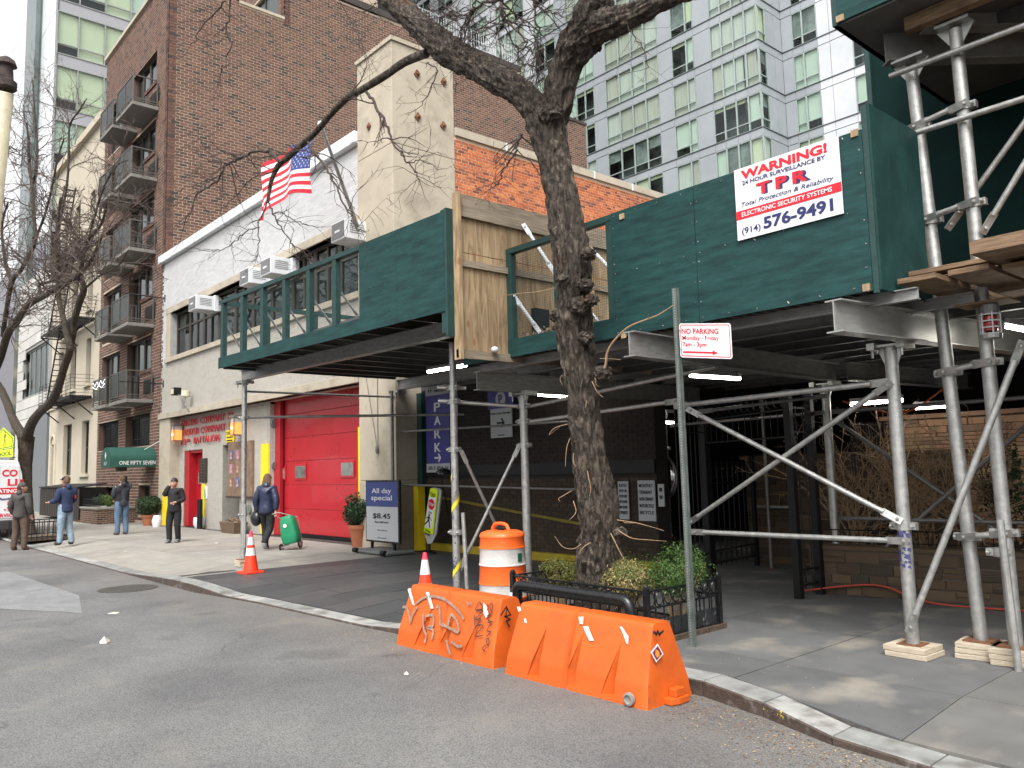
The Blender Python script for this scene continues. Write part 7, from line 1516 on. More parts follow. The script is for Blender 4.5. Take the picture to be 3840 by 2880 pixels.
# ------------------------------------------------------------------ trees
def barkmat(name, c0, c1, moss=True, sc=1.0):
    m, nt, b = newmat(name); g = _n(nt, 'ShaderNodeNewGeometry'); mp = _n(nt, 'ShaderNodeMapping'); mp.inputs['Scale'].default_value = (1, 1, .42); nt.links.new(g.outputs['Position'], mp.inputs[0])
    t = _n(nt, 'ShaderNodeTexNoise'); t.inputs['Scale'].default_value = 22 * sc; t.inputs['Detail'].default_value = 8; t.inputs['Roughness'].default_value = .72; t.inputs['Distortion'].default_value = .8; nt.links.new(mp.outputs[0], t.inputs['Vector'])
    r = _n(nt, 'ShaderNodeValToRGB'); e = r.color_ramp.elements; e[0].position = .36; e[1].position = .66; e[0].color = c4(c0); e[1].color = c4(c1); nt.links.new(t.outputs[0], r.inputs[0]); out = r.outputs[0]
    if moss:
        for col, s, th, st_ in (((.085, .075, .03), 3.2, .60, .5), ((.13, .06, .03), 2.2, .62, .55), ((.17, .15, .125), 5, .63, .5)):
            n2 = _n(nt, 'ShaderNodeTexNoise'); n2.inputs['Scale'].default_value = s; n2.inputs['Detail'].default_value = 6; n2.noise_dimensions = '4D'; n2.inputs['W'].default_value = s; nt.links.new(g.outputs['Position'], n2.inputs['Vector'])
            mr = _n(nt, 'ShaderNodeMapRange'); mr.inputs[1].default_value = th; mr.inputs[2].default_value = th + .1; mr.inputs[4].default_value = st_; nt.links.new(n2.outputs[0], mr.inputs[0])
            mx = _n(nt, 'ShaderNodeMixRGB'); mx.inputs[2].default_value = c4(col); nt.links.new(mr.outputs[0], mx.inputs[0]); nt.links.new(out, mx.inputs[1]); out = mx.outputs[0]
    nt.links.new(out, b.inputs['Base Color']); b.inputs['Roughness'].default_value = .85; b.inputs['Specular IOR Level'].default_value = .3
    bp = _n(nt, 'ShaderNodeBump'); bp.inputs['Strength'].default_value = 1; bp.inputs['Distance'].default_value = .035; vo = _n(nt, 'ShaderNodeTexVoronoi'); vo.feature = 'DISTANCE_TO_EDGE'; vo.inputs['Scale'].default_value = 15 * sc; mv = _n(nt, 'ShaderNodeMapping'); mv.inputs['Scale'].default_value = (1, 1, .3); nt.links.new(g.outputs['Position'], mv.inputs[0]); dd = _n(nt, 'ShaderNodeVectorMath', operation='MULTIPLY_ADD'); dd.inputs[1].default_value = (.13, .13, .13); nt.links.new(t.outputs['Color'], dd.inputs[0]); nt.links.new(mv.outputs[0], dd.inputs[2]); nt.links.new(dd.outputs[0], vo.inputs['Vector']); vm = _n(nt, 'ShaderNodeMapRange'); vm.inputs[2].default_value = .14; nt.links.new(vo.outputs['Distance'], vm.inputs[0]); am = _n(nt, 'ShaderNodeMath', operation='MULTIPLY_ADD'); am.inputs[1].default_value = .45; nt.links.new(vm.outputs[0], am.inputs[0]); nt.links.new(t.outputs[0], am.inputs[2]); nt.links.new(am.outputs[0], bp.inputs['Height']); nt.links.new(bp.outputs[0], b.inputs['Normal']); return m
bark = barkmat('rough_bark', (.012, .0095, .0075), (.165, .132, .105)); twig_m = mat('dark_twig', (.042, .028, .023), .8, var=.3, scale=20); twig_l = mat('tan_shoot', (.30, .20, .115), .7, var=.25, scale=14)
bark2 = barkmat('grey_brown_bark', (.03, .022, .017), (.12, .095, .072), False)
def barktube(mb, pts, rad, n=44, amp=.16, seed=0, freq=1.0, step=.014):
    """trunk with plated, ridged bark as real relief"""
    pts = [Vector(p) for p in pts]; P = smooth_path(pts, 10); L = [0]
    for a, b in zip(P, P[1:]): L.append(L[-1] + (b - a).length)
    cum = []; k = 0
    Rr = []
    for i in range(len(pts) - 1):
        for q in range(10): t = q / 10; t = t * t * (3 - 2 * t) * .5 + t * .5; Rr.append(rad[i] + (rad[i + 1] - rad[i]) * t)
    Rr.append(rad[-1]); N_s = max(6, int(L[-1] / step)); vs = []; x = None
    for i in range(N_s + 1):
        s = L[-1] * i / N_s
        while k < len(L) - 2 and L[k + 1] < s: k += 1
        t = (s - L[k]) / max(1e-6, L[k + 1] - L[k]); c = P[k].lerp(P[k + 1], t); r = Rr[k] + (Rr[k + 1] - Rr[k]) * t; d = (P[min(k + 2, len(P) - 1)] - P[max(k - 1, 0)]).normalized()
        if x is None: x, y, _ = frame(d)
        else: x = (x - d * x.dot(d)).normalized()
        y = d.cross(x)
        for j in range(n):
            a = 2 * math.pi * j / n; o = x * math.cos(a) + y * math.sin(a); u_ = a * r * 9 * freq; q = Vector((math.cos(a) * r * 14 * freq, math.sin(a) * r * 14 * freq, s * 4.6 * freq + seed))
            w_ = noise.noise(q * 1.1); ridge = 1 - abs(noise.noise(q * .9 + Vector((7, 3, seed)))) * 2.2; plate = noise.noise(Vector((q.x * 2.2, q.y * 2.2, q.z * 2.0))) ; big = noise.noise(Vector((math.cos(a) * 1.3, math.sin(a) * 1.3, s * 1.1 + seed)))
            plate = math.floor(plate * 3 + w_ * .6) / 3 * .4 + plate * .6
            rr = r * (1 + amp * (.35 * big + .34 * ridge * .7 + .30 * plate + .1 * w_ - .25)); vs.append(c + o * rr)
    fs = [(i * n + j, i * n + (j + 1) % n, (i + 1) * n + (j + 1) % n, (i + 1) * n + j) for i in range(N_s) for j in range(n)] + [tuple(range(n - 1, -1, -1)), tuple(N_s * n + j for j in range(n))]
    mb.add(vs, fs)
def burl(mb, c, r, seed, sq=(1, 1, .8)):
    c = Vector(c); n, m_ = 22, 14; vs = []
    for i in range(m_ + 1):
        t = math.pi * i / m_
        for j in range(n): a = 2 * math.pi * j / n; d = Vector((math.sin(t) * math.cos(a), math.sin(t) * math.sin(a), -math.cos(t))); q = 1 + .30 * noise.noise(d * 3 + Vector((seed, 0, 0))) + .24 * noise.noise(d * 8 + Vector((0, seed, 0))); vs.append(c + Vector((d.x * sq[0], d.y * sq[1], d.z * sq[2])) * r * q)
    mb.add(vs, [(i * n + j, i * n + (j + 1) % n, (i + 1) * n + (j + 1) % n, (i + 1) * n + j) for i in range(m_) for j in range(n)])
def twigs(mb, p, d, L, r, depth, rnd, grav=-.05, spread=.9, kink=.34, keep=None):
    """zigzag locust twig with spurs, recursive"""
    n = max(3, int(L / (.10 if r > .004 else .07))); pts = [Vector(p)]; d = Vector(d).normalized(); kids = []
    for i in range(n):
        d = (d + Vector((rnd.gauss(0, kink), rnd.gauss(0, kink), rnd.gauss(0, kink) + grav)) * .55).normalized(); pts.append(pts[-1] + d * L / n)
        if keep and not keep(pts[-1]): pts.pop(); break
        if depth > 0 and i > 0 and rnd.random() < .48: kids.append((pts[-1].copy(), d.copy(), 1 - i / n))
        if rnd.random() < .3: s = Vector((rnd.gauss(0, 1), rnd.gauss(0, 1), rnd.gauss(0, 1))).normalized(); mb.tube([pts[-1], pts[-1] + s * rnd.uniform(.015, .045)], [r * .9, r * .25], 3, False)
    k = len(pts)
    if k < 2: return
    mb.tube(pts, [max(.0016, r * (1 - .75 * i / (k - 1))) for i in range(k)], 5 if r > .006 else 4, False)
    for q, dd, f in kids:
        s = Vector((rnd.gauss(0, spread), rnd.gauss(0, spread), rnd.gauss(0, spread))); nd = (dd + s).normalized(); twigs(mb, q, nd, L * rnd.uniform(.35, .6) * (.5 + .5 * f), r * .6, depth - 1, rnd, grav, spread, kink, keep)
tr = thing('street_tree', 'big gnarled bare tree with plated dark bark rising from the iron tree guard', 'tree', (-6.3, 6.45, 0))
def TY(z): return 6.5 - .13 * min(z, 3.5) if z < 3.5 else 6.045 - .06 * (z - 3.5)
def tpt(x, y, Y=None):
    if Y is None:
        Y = 6.1
        for _ in range(12): Y = TY(max(0, Yp(x, y, Y).z))
    return Yp(x, y, Y)
def rpx(w_, p): return w_ / 2 * proj(p)[2] / FPX
TR = [(2262, 2310, 205), (2252, 2190, 200), (2248, 2100, 175), (2252, 2010, 146), (2243, 1900, 150), (2222, 1800, 138), (2206, 1700, 126), (2194, 1580, 124), (2184, 1480, 122), (2174, 1390, 124), (2160, 1290, 132), (2148, 1190, 140), (2152, 1110, 116), (2150, 1045, 138), (2146, 950, 136), (2128, 850, 130), (2112, 770, 124), (2096, 690, 122), (2078, 600, 126), (2058, 510, 138), (2046, 440, 150)]
pts = [tpt(x, y) for x, y, _ in TR]; rad = [rpx(w_, p) for p, (_, _, w_) in zip(pts, TR)]
pts[0].z = -.05; mb = MB(); barktube(mb, pts, [r * 1.05 for r in rad], 80, .44, 1, step=.009)
FK = pts[-1]
mb.build('trunk', bark, tr, smooth=False)
mb = MB()
for (x, y, w_, s) in ((2100, 1185, 70, 1), (2175, 1150, 85, 2), (2085, 1190, 55, 3), (2130, 1055, 95, 4), (2190, 1075, 60, 9), (2200, 960, 62, 5), (2060, 450, 95, 6), (2255, 1400, 70, 7), (2170, 1650, 50, 8), (2190, 2020, 60, 10), (2320, 1990, 55, 11), (2215, 1130, 55, 12), (2192, 1270, 60, 13)):
    p = tpt(x, y); p = p - Vector(_f) * .13; mb = MB(); burl(mb, p, rpx(w_, p), s); mb.build('burl', bark, tr)
YL = 5.85
def limb(name, P, Y0, dY=0, n=52, amp=.48, seed=3):
    k = len(P); q = [Yp(x, y, Y0 + dY * i / (k - 1)) for i, (x, y, _) in enumerate(P)]; r_ = [rpx(w_, p) for p, (_, _, w_) in zip(q, P)]; mb = MB(); barktube(mb, q, [r * 1.05 for r in r_], n, amp, seed, step=.011 if r_[0] > .06 else .03); mb.build(name, bark, tr); return q, r_
Lq, Lr = limb('limb', [(2052, 470, 120), (2000, 400, 112), (1940, 338, 108), (1870, 300, 104), (1800, 256, 102), (1735, 222, 108), (1680, 188, 108), (1625, 140, 96), (1582, 104, 92), (1530, 58, 84), (1470, 0, 80), (1400, -70, 76)], 6.0, -.25)
Rq, Rrr = limb('limb', [(2052, 480, 125), (2085, 400, 116), (2104, 320, 112), (2125, 240, 116), (2160, 175, 140), (2205, 120, 150), (2262, 92, 120), (2330, 74, 98), (2410, 40, 84), (2500, -6, 72), (2620, -40, 66)], 6.0, .1, seed=8)
Uq, Ur = limb('limb', [(2165, 190, 120), (2195, 110, 135), (2222, 40, 130), (2240, -60, 110), (2230, -200, 90)], 6.05, -.1, seed=12)
Bq, Br = limb('branch', [(1600, 200, 34), (1560, 214, 34), (1510, 238, 30), (1462, 272, 28), (1408, 306, 27), (1355, 338, 24), (1300, 370, 24), (1240, 430, 22), (1180, 500, 22), (1125, 548, 24), (1085, 585, 24), (1045, 620, 20), (1022, 665, 16), (1010, 715, 14), (1004, 760, 12)], 5.8, -.5, 14, .18, 5)
tw = MB(); rnd = random.Random(31)
def keepf(p): x, y, d = proj(p); return d > 2 and (p.y < YM - .25 or p.z > 4.9) and p.z > 3.2
def dirw(a, b): return (b - a).normalized()
def spur(P, Y0, dY, r0, r1, n_sub, L, depth=2, seed=0, grav=-.05):
    k = len(P); q = [Yp(x, y, Y0 + dY * i / (k - 1)) for i, (x, y) in enumerate(P)]; q = smooth_path(q, 4); rr = random.Random(seed)
    q = [p + Vector((rr.gauss(0, .012), rr.gauss(0, .012), rr.gauss(0, .012))) for p in q]; m_ = len(q); tw.tube(q, [r0 + (r1 - r0) * i / (m_ - 1) for i in range(m_)], 7, False)
    for i in range(int(n_sub * 2.8)):
        j = rr.randrange(1, m_ - 1); d = dirw(q[j], q[j + 1]); s = Vector((rr.gauss(0, .8), rr.gauss(0, .8), rr.gauss(-.1, .8))); twigs(tw, q[j], (d + s).normalized(), L * rr.uniform(.5, 1.25), max(.003, (r0 + (r1 - r0) * j / m_) * .55), depth - 1, rr, grav, keep=keepf)
    twigs(tw, q[-1], dirw(q[-2], q[-1]), L * .5, r1, 1, rr, grav, keep=keepf)
spur([(1052, 608), (1023, 576), (985, 568), (940, 572), (890, 598), (849, 616), (835, 645), (813, 681), (770, 705), (734, 735), (715, 790), (690, 840)], 5.3, -.4, .028, .007, 9, .9, 2, 1)
spur([(849, 616), (815, 590), (770, 560), (752, 520), (720, 500)], 5.1, -.2, .013, .005, 5, .6, 2, 2); spur([(813, 681), (780, 672), (740, 690), (690, 705), (640, 735)], 5.1, -.2, .010, .004, 4, .5, 2, 3)
spur([(1153, 532), (1180, 575), (1211, 608), (1240, 660), (1262, 702), (1285, 760), (1312, 807), (1335, 850), (1352, 862)], 5.4, -.2, .02, .007, 7, .6, 2, 4)
spur([(1004, 760), (985, 800), (969, 836), (968, 900), (966, 950), (950, 985)], 5.3, -.2, .012, .005, 4, .5, 2, 5); spur([(1004, 755), (1025, 800), (1050, 850), (1085, 900), (1115, 930), (1140, 942)], 5.3, -.1, .014, .005, 5, .5, 2, 6)
spur([(1025, 800), (1065, 800), (1110, 830), (1160, 845), (1195, 855)], 5.3, 0, .010, .004, 4, .4, 1, 7); spur([(966, 855), (925, 865), (890, 900), (850, 930), (800, 940), (720, 930)], 5.3, -.1, .010, .004, 5, .5, 2, 8)
spur([(1045, 620), (1010, 650), (960, 660), (915, 695), (900, 720), (855, 760)], 5.3, -.1, .011, .004, 5, .5, 2, 9)
spur([(1376, 342), (1405, 390), (1436, 445), (1460, 495), (1479, 542), (1505, 580), (1533, 613), (1560, 650), (1575, 673)], 5.5, 0, .022, .006, 7, .55, 2, 10); spur([(1533, 613), (1570, 600), (1620, 620), (1660, 640)], 5.5, 0, .008, .003, 3, .3, 1, 11)
spur([(1300, 370), (1330, 330), (1370, 250), (1350, 180)], 5.6, 0, .01, .004, 3, .5, 2, 12); spur([(1955, 500), (1940, 540), (1920, 590), (1890, 640), (1865, 690), (1850, 700)], 5.75, -.1, .016, .005, 7, .45, 2, 13)
spur([(1600, 230), (1640, 270), (1612, 330), (1590, 380), (1550, 420)], 5.6, 0, .009, .003, 4, .4, 2, 14)
spur([(870, -40), (860, 60), (848, 110), (870, 160), (850, 210), (858, 240), (835, 250), (820, 320)], 5.0, 0, .014, .005, 4, .5, 2, 15); spur([(845, 0), (800, 60), (750, 110), (730, 160), (690, 165), (640, 155)], 5.0, 0, .014, .004, 6, .5, 2, 16); spur([(870, 30), (920, 90), (950, 130), (1000, 190)], 5.0, 0, .008, .003, 3, .4, 1, 17)
# crown of fine branches between the two limbs
for P, r0, n_, L, s in (([(1880, 0), (1800, 25), (1740, 60), (1680, 55), (1620, 75)], .02, 9, .8, 20), ([(1880, 0), (1885, 60), (1900, 85), (1960, 140), (1985, 180), (2010, 220)], .022, 9, .7, 21), ([(1760, 60), (1755, 110), (1730, 150), (1710, 170)], .012, 6, .5, 22), ([(1900, 85), (1840, 100), (1790, 110), (1760, 160)], .010, 6, .6, 23), ([(1985, 0), (2010, 60), (2015, 130), (2010, 220), (1995, 300)], .014, 8, .6, 24), ([(1780, -20), (1770, 40), (1745, 100), (1722, 160)], .012, 7, .6, 25), ([(2000, 20), (2060, 45), (2110, 55)], .010, 5, .5, 26), ([(1940, 170), (1950, 230), (2010, 250), (2040, 290)], .008, 5, .5, 27), ([(1600, 20), (1640, 50), (1700, 60)], .009, 5, .6, 28), ([(1720, 170), (1790, 215), (1800, 245)], .008, 4, .5, 29), ([(2010, 220), (2025, 240), (2000, 330), (2015, 370)], .007, 4, .5, 30)):
    spur(P, 5.7, .1, r0, .004, n_, L, 3, s, -.03)
for P, r0, n_, L, s in (([(1300, 40), (1345, 130), (1370, 200)], .008, 5, .6, 33), ([(2360, 100), (2380, 140), (2420, 190), (2430, 260)], .006, 4, .4, 34), ([(1420, 10), (1380, 40), (1330, 50)], .008, 4, .5, 35)): spur(P, 5.8, 0, r0, .003, n_, L, 2, s)
o = tw.build('twigs', twig_m, tr); o['kind'] = 'stuff'
# pale shoots sprouting from the trunk
sh = MB()
def shoot(P, Y0, r0, dY=-.1): q = smooth_path([Yp(x, y, Y0 + dY * i / (len(P) - 1)) for i, (x, y) in enumerate(P)], 5); m_ = len(q); sh.tube(q, [r0 * (1 - .7 * i / (m_ - 1)) for i in range(m_)], 6, False)
shoot([(2240, 1420), (2268, 1380), (2278, 1320), (2310, 1270), (2360, 1225), (2420, 1200), (2470, 1180), (2525, 1145)], 6.05, .016); shoot([(2430, 1200), (2432, 1175)], 6.0, .006)
for P in ([(2110, 1075), (2060, 1085), (2010, 1095), (1950, 1100), (1890, 1110), (1850, 1125), (1820, 1110)], [(2215, 1090), (2240, 1080), (2275, 1095)], [(2175, 1640), (2155, 1680), (2150, 1730), (2160, 1748)], [(2200, 1735), (2205, 1780), (2215, 1830), (2210, 1860)], [(2195, 1460), (2150, 1480), (2110, 1498)], [(2145, 1840), (2110, 1860), (2095, 1870), (2100, 1880)], [(2180, 2040), (2150, 2058), (2110, 2050), (2080, 2010)], [(2215, 2035), (2190, 2050), (2172, 2075)], [(2315, 1950), (2380, 1960), (2440, 1975), (2490, 1990)], [(2320, 1990), (2370, 2018), (2440, 2025), (2500, 2030)], [(2290, 2000), (2310, 2040), (2330, 2080), (2340, 2100)], [(2130, 1590), (2080, 1605), (2060, 1630), (2100, 1600)], [(2220, 1430), (2240, 1470), (2262, 1490)], [(2205, 1460), (2200, 1500), (2195, 1530)], [(2140, 1640), (2125, 1680), (2120, 1750)], [(2150, 1880), (2160, 1920), (2135, 1950)], [(2115, 1400), (2100, 1420), (2110, 1445)], [(2250, 1345), (2290, 1345), (2330, 1350)], [(2340, 1960), (2375, 1962)], [(2230, 1400), (2235, 1440), (2250, 1450)]): shoot(P, 6.15, .0055)
sh.build('shoots', twig_l, tr)['kind'] = 'stuff'
# ---- left street tree
t2 = thing('street_tree', 'bare forked tree beside the white van in front of the fire escape', 'tree', (-29, 5.35, 0)); Y2 = 5.4
def limb2(P, Y0=Y2, dY=0, n=16, name='branch', amp=.14):
    k = len(P); q = [Yp(x, y, Y0 + dY * i / (k - 1)) for i, (x, y, _) in enumerate(P)]; r_ = [rpx(w_, p) for p, (_, _, w_) in zip(q, P)]; mb = MB(); barktube(mb, q, r_, n, amp, 3, .6, step=.06); mb.build(name, bark2, t2); return q, r_
b0 = Zp(105, 2010, 0); TL = [limb2([(104, 2030, 70), (100, 1960, 54), (96, 1860, 46), (95, 1760, 46), (97, 1690, 52), (98, 1640, 60)], name='trunk', n=24)]
TL[0][0][0].z = 0
LB = [limb2([(96, 1650, 42), (70, 1610, 34), (48, 1570, 30), (22, 1500, 28), (-10, 1440, 26), (-60, 1390, 24)], dY=-.3), limb2([(98, 1650, 44), (118, 1590, 34), (150, 1545, 32), (185, 1515, 32), (214, 1465, 30), (240, 1380, 28), (262, 1310, 26), (250, 1255, 22), (240, 1200, 20), (222, 1130, 18), (216, 1030, 17), (220, 930, 15), (215, 850, 12), (228, 740, 9)], dY=-.4),
      limb2([(262, 1310, 24), (274, 1260, 22), (280, 1200, 24), (300, 1130, 24), (315, 1085, 22), (304, 1030, 18), (312, 960, 16), (330, 900, 13), (380, 840, 10), (400, 760, 8)], dY=-.3), limb2([(70, 1615, 34), (85, 1560, 26), (110, 1500, 24), (30, 1420, 24), (0, 1300, 24), (60, 1205, 26), (107, 1142, 24), (158, 1114, 20), (220, 1078, 18), (284, 1040, 17), (328, 995, 15), (360, 940, 13), (380, 900, 9)], dY=-.4) if False else limb2([(-20, 1400, 26), (5, 1330, 28), (30, 1250, 28), (63, 1205, 28), (107, 1142, 26), (158, 1114, 22), (220, 1078, 18), (284, 1040, 17), (328, 995, 15), (360, 940, 12), (385, 880, 8)], dY=-.4),
      limb2([(10, 1260, 18), (22, 1180, 17), (44, 1060, 17), (80, 1010, 16), (108, 960, 15), (132, 900, 14), (128, 820, 13), (120, 700, 12), (110, 620, 11), (108, 540, 9), (100, 460, 6)], dY=-.2), limb2([(44, 1060, 14), (24, 1000, 12), (12, 930, 11), (8, 840, 9), (30, 760, 7)], dY=-.1), limb2([(118, 700, 10), (136, 640, 10), (140, 560, 9), (134, 480, 8), (128, 390, 6), (122, 300, 4)], dY=0),
      limb2([(155, 1110, 15), (150, 1070, 11), (200, 1050, 9), (240, 1020, 8), (260, 960, 6)], dY=-.1), limb2([(200, 1060, 10), (214, 900, 9), (250, 700, 9), (258, 560, 8), (262, 470, 7), (300, 410, 5), (325, 370, 4)], dY=.1), limb2([(132, 900, 10), (170, 800, 9), (195, 700, 8), (215, 600, 7), (240, 520, 5)], dY=.1), limb2([(330, 900, 9), (370, 760, 8), (400, 680, 7), (440, 620, 6), (480, 600, 4)], dY=-.2), limb2([(315, 1085, 9), (380, 1030, 7), (440, 1000, 6), (480, 940, 4)], dY=-.2)]
tw = MB(); rnd = random.Random(5)
for q, r_ in LB:
    for i in range(1, len(q)):
        for _ in range(3):
            t = rnd.random(); p = q[i - 1].lerp(q[i], t)
            if p.z < 6.5: continue
            d = (q[i] - q[i - 1]).normalized(); s = Vector((rnd.gauss(0, .8), rnd.gauss(0, .7), rnd.gauss(.15, .7))); twigs(tw, p, (d + s).normalized(), rnd.uniform(.9, 2.2), min(.022, r_[i] * .5), 3, rnd, .02, .8, .30)
o = tw.build('twigs', mat('brown_grey_twig', (.085, .062, .052), .8, var=.3, scale=3), t2); o['kind'] = 'stuff'
g2 = thing('tree_guard', 'low black iron guard round the tree by the white van', 'tree guard', (-29, 5.4, 0)); c = Zp(120, 2022, 0); mb = MB()
q = [c + Vector((-.9, -.45, 0)), c + Vector((.9, -.45, 0)), c + Vector((.9, .75, 0)), c + Vector((-.9, .75, 0))]
for a, b in zip(q, q[1:] + q[:1]):
    mb.bar(a + Z1 * .52, b + Z1 * .52, .03); mb.bar(a + Z1 * .1, b + Z1 * .1, .03)
    for i in range(9): p = a.lerp(b, i / 9); mb.cyl(p, p + Z1 * .52, .012, 5)
mb.build('rails', MT['black'], g2); MB().box(c + Vector((-.9, -.45, 0)), c + Vector((.9, .75, .07))).build('soil', MT['soil'], g2)
# ---- bare shrubs in the stone planter
rnd = random.Random(17)
for k_, (px, py, Y0, n_, lab) in enumerate(((3200, 1990, 10.6, 9, 'bare tan twiggy shrub in the planter, left of the braced post'), (3460, 2030, 10.8, 8, 'bare tan twiggy shrub in the planter between the braced post and the tall poles'), (3620, 2040, 11.0, 6, 'bare shrub in the planter behind the tall scaffold poles'))):
    c = Yp(px, py, Y0); t = thing('bare_shrub', lab, 'shrub', (c.x, Y0, .5), 'bare shrubs in the stone planter'); mb = MB()
    for i in range(n_ * 2):
        d = Vector((rnd.gauss(0, .28), rnd.gauss(0, .2), 1)).normalized(); twigs(mb, (c.x + rnd.gauss(0, .1), Y0 + rnd.gauss(0, .08), .5), d, rnd.uniform(1.1, 2.0), rnd.uniform(.007, .013), 3, rnd, .03, .7, .24)
    mb.build('stems', twig_l, t)['kind'] = 'stuff'
c = Yp(3790, 1850, 10.9); t = thing('holly_shrub', 'sparse dark green leafy shrub at the right end of the planter', 'shrub', (c.x, 10.9, .5)); leaves('foliage', (c.x, 10.9, 1.1), (.55, .4, .6), 420, .045, gr1, t, 9, .2); mb = MB()
for i in range(8): twigs(mb, (c.x, 10.9, .5), Vector((rnd.gauss(0, .35), rnd.gauss(0, .3), 1)).normalized(), 1.5, .009, 2, rnd, .05, .5, .17)
mb.build('stems', twig_m, t)
leaves('spray', Yp(3800, 1750, 10.7), (.12, .12, .42), 120, .04, gr1, t, 4, .2)
c = Vector((-37.2, 9.0, .62))
for k_ in range(3): 
    t = thing('low_shrub', ('small yellowing shrub in the brick bed, farthest left', 'low green shrub in the middle of the brick bed', 'small variegated shrub at the near end of the brick bed')[k_], 'shrub', (c.x + k_ * 1.5, c.y, .6), 'shrubs in the brick bed'); leaves('foliage', (c.x + k_ * 1.5, c.y, .85), (.5, .3, .28), 900, .04, (bpy.data.materials['straw_leaf'], gr1, bpy.data.materials['mid_leaf'])[k_], t, k_)
# ------------------------------------------------------------------ people
skin = mat('skin', (.50, .29, .21), .55, var=.06, scale=12); hairb = mat('brown_hair', (.10, .052, .028), .7, var=.35, scale=60, stretch=(1, 1, .2)); haird = mat('dark_hair', (.022, .015, .012), .6, var=.3, scale=50)
def skinmesh(name, verts, edges, radii, m, par, sub=2, root=0, flat=None):
    me = bpy.data.meshes.new(name); o0 = ORG[par.name]; me.from_pydata([Vector(v) - o0 for v in verts], edges, []); o = bpy.data.objects.new('tmp', me); COL.objects.link(o)
    md = o.modifiers.new('s', 'SKIN'); me.skin_vertices[0].data
    for i, r in enumerate(radii): me.skin_vertices[0].data[i].radius = ((r, r) if not isinstance(r, tuple) else r)
    me.skin_vertices[0].data[root].use_root = True; md.use_smooth_shade = True
    s = o.modifiers.new('u', 'SUBSURF'); s.levels = sub; s.render_levels = sub
    dg = bpy.context.evaluated_depsgraph_get(); m2 = bpy.data.meshes.new_from_object(o.evaluated_get(dg)); bpy.data.objects.remove(o); m2.name = name
    m2.materials.clear(); r_ = link(name, m2, par, m); m2.polygons.foreach_set('use_smooth', [True] * len(m2.polygons)); return r_
def person(lab, px, py, z0, H, face, J, top, trouser, shoe, hair, hair_long=False, cap=None, hood=False, female=False, vest=None, name='person', bulk=1.26):
    """J: joints in body space (x right, y forward, z up, unit = height 1.75) overriding the standing pose; face = heading"""
    base = Zp(px, py, z0); t = thing(name, lab, 'person', base); S = H / 1.75; cf, sf = math.cos(face), math.sin(face)
    def W(p): return base + Vector((p[0] * cf - p[1] * sf, p[0] * sf + p[1] * cf, p[2])) * S
    sw = .175 if female else .20; hw = .10
    D_ = dict(pelvis=(0, 0, .93), waist=(0, .01, 1.08), chest=(0, .0, 1.28), uc=(0, -.01, 1.37), neckb=(0, -.01, 1.45), neck=(0, .01, 1.52), head=(0, .03, 1.63), shl=(-sw, -.01, 1.41), shr=(sw, -.01, 1.41), ell=(-sw - .05, -.02, 1.13), elr=(sw + .05, -.02, 1.13), hal=(-sw - .04, .06, .88), har=(sw + .04, .06, .88), hil=(-hw, 0, .90), hir=(hw, 0, .90), knl=(-hw - .01, .02, .49), knr=(hw + .01, .02, .49), anl=(-hw - .02, -.02, .08), anr=(hw + .02, -.02, .08), tol=(-hw - .04, .15, .035), tor=(hw + .04, .15, .035)); D_.update(J)
    P = {k: Vector(v) for k, v in D_.items()}
    def sk(nm, chain, m_, sub=2, F=1.0):
        names = []; vs = []; es = []; rs = []
        for ch in chain:
            prev = None
            for nm_, r in ch:
                key = nm_ if isinstance(nm_, str) else tuple(nm_)
                if key in names: i = names.index(key)
                else: names.append(key); vs.append(W(P[nm_] if isinstance(nm_, str) else nm_)); rs.append(tuple(x * S * F for x in r) if isinstance(r, tuple) else r * S * F); i = len(vs) - 1
                if prev is not None: es.append((prev, i))
                prev = i
        return skinmesh(nm, vs, es, rs, m_, t, sub)
    # body: one continuous figure with hands
    hd = []
    for s, hk_ in ((-1, 'hal'), (1, 'har')):
        e = P['ell' if s < 0 else 'elr']; h = P[hk_]; d = (h - e).normalized(); palm = h + d * .07; hd.append((hk_, palm, d, s))
    chains = [[('pelvis', .115), ('waist', .10), ('chest', .12), ('uc', .10), ('neckb', .065), ('neck', .052)]]
    for a, b, c in (('shl', 'ell', 'hal'), ('shr', 'elr', 'har')): chains.append([('uc', .10), (a, .055), (b, .040), (c, .027)])
    for a, b, c, d in (('hil', 'knl', 'anl', 'tol'), ('hir', 'knr', 'anr', 'tor')): chains.append([('pelvis', .115), (a, .088), (b, .056), (c, .037), (d, .03)])
    for hk_, palm, d, s in hd:
        side = d.cross(Vector((0, 1, 0))).normalized() if abs(d.y) < .9 else Vector((1, 0, 0)); chains.append([(hk_, .027), (tuple(palm), (.034, .022))])
    body = sk('body', chains, skin, 2, 1.08)
    mb = MB()
    for hk_, palm, d, s in hd:
        side = d.cross(Vector((0, 1, .2))).normalized(); nn = d.cross(side)
        for k_, (o_, L) in enumerate(((-.027, .062), (-.009, .075), (.009, .072), (.027, .058))):
            a = palm + side * o_ * .9 + d * .01; mb.tube([W(a), W(a + d * L * .5 + nn * .006), W(a + d * L * .9 - nn * .02)], [.0095 * S, .0085 * S, .006 * S], 7)
        a = palm + side * -.03 - d * .03; mb.tube([W(a), W(a - side * .025 + d * .025), W(a - side * .03 + d * .055)], [.011 * S, .0095 * S, .007 * S], 7)
    mb.build('fingers', skin, t, smooth=True)
    # head
    hc = P['head']; fw = J.get('look', None); ld = Vector(fw).normalized() if fw else Vector((0, 1, 0)); rt_ = ld.cross(Vector((0, 0, 1))).normalized(); up_ = rt_.cross(ld)
    def Hh(a, b, c): return W(hc + (rt_ * a + ld * b + up_ * c) * 1.14)
    n, m_ = 24, 18; vs = []
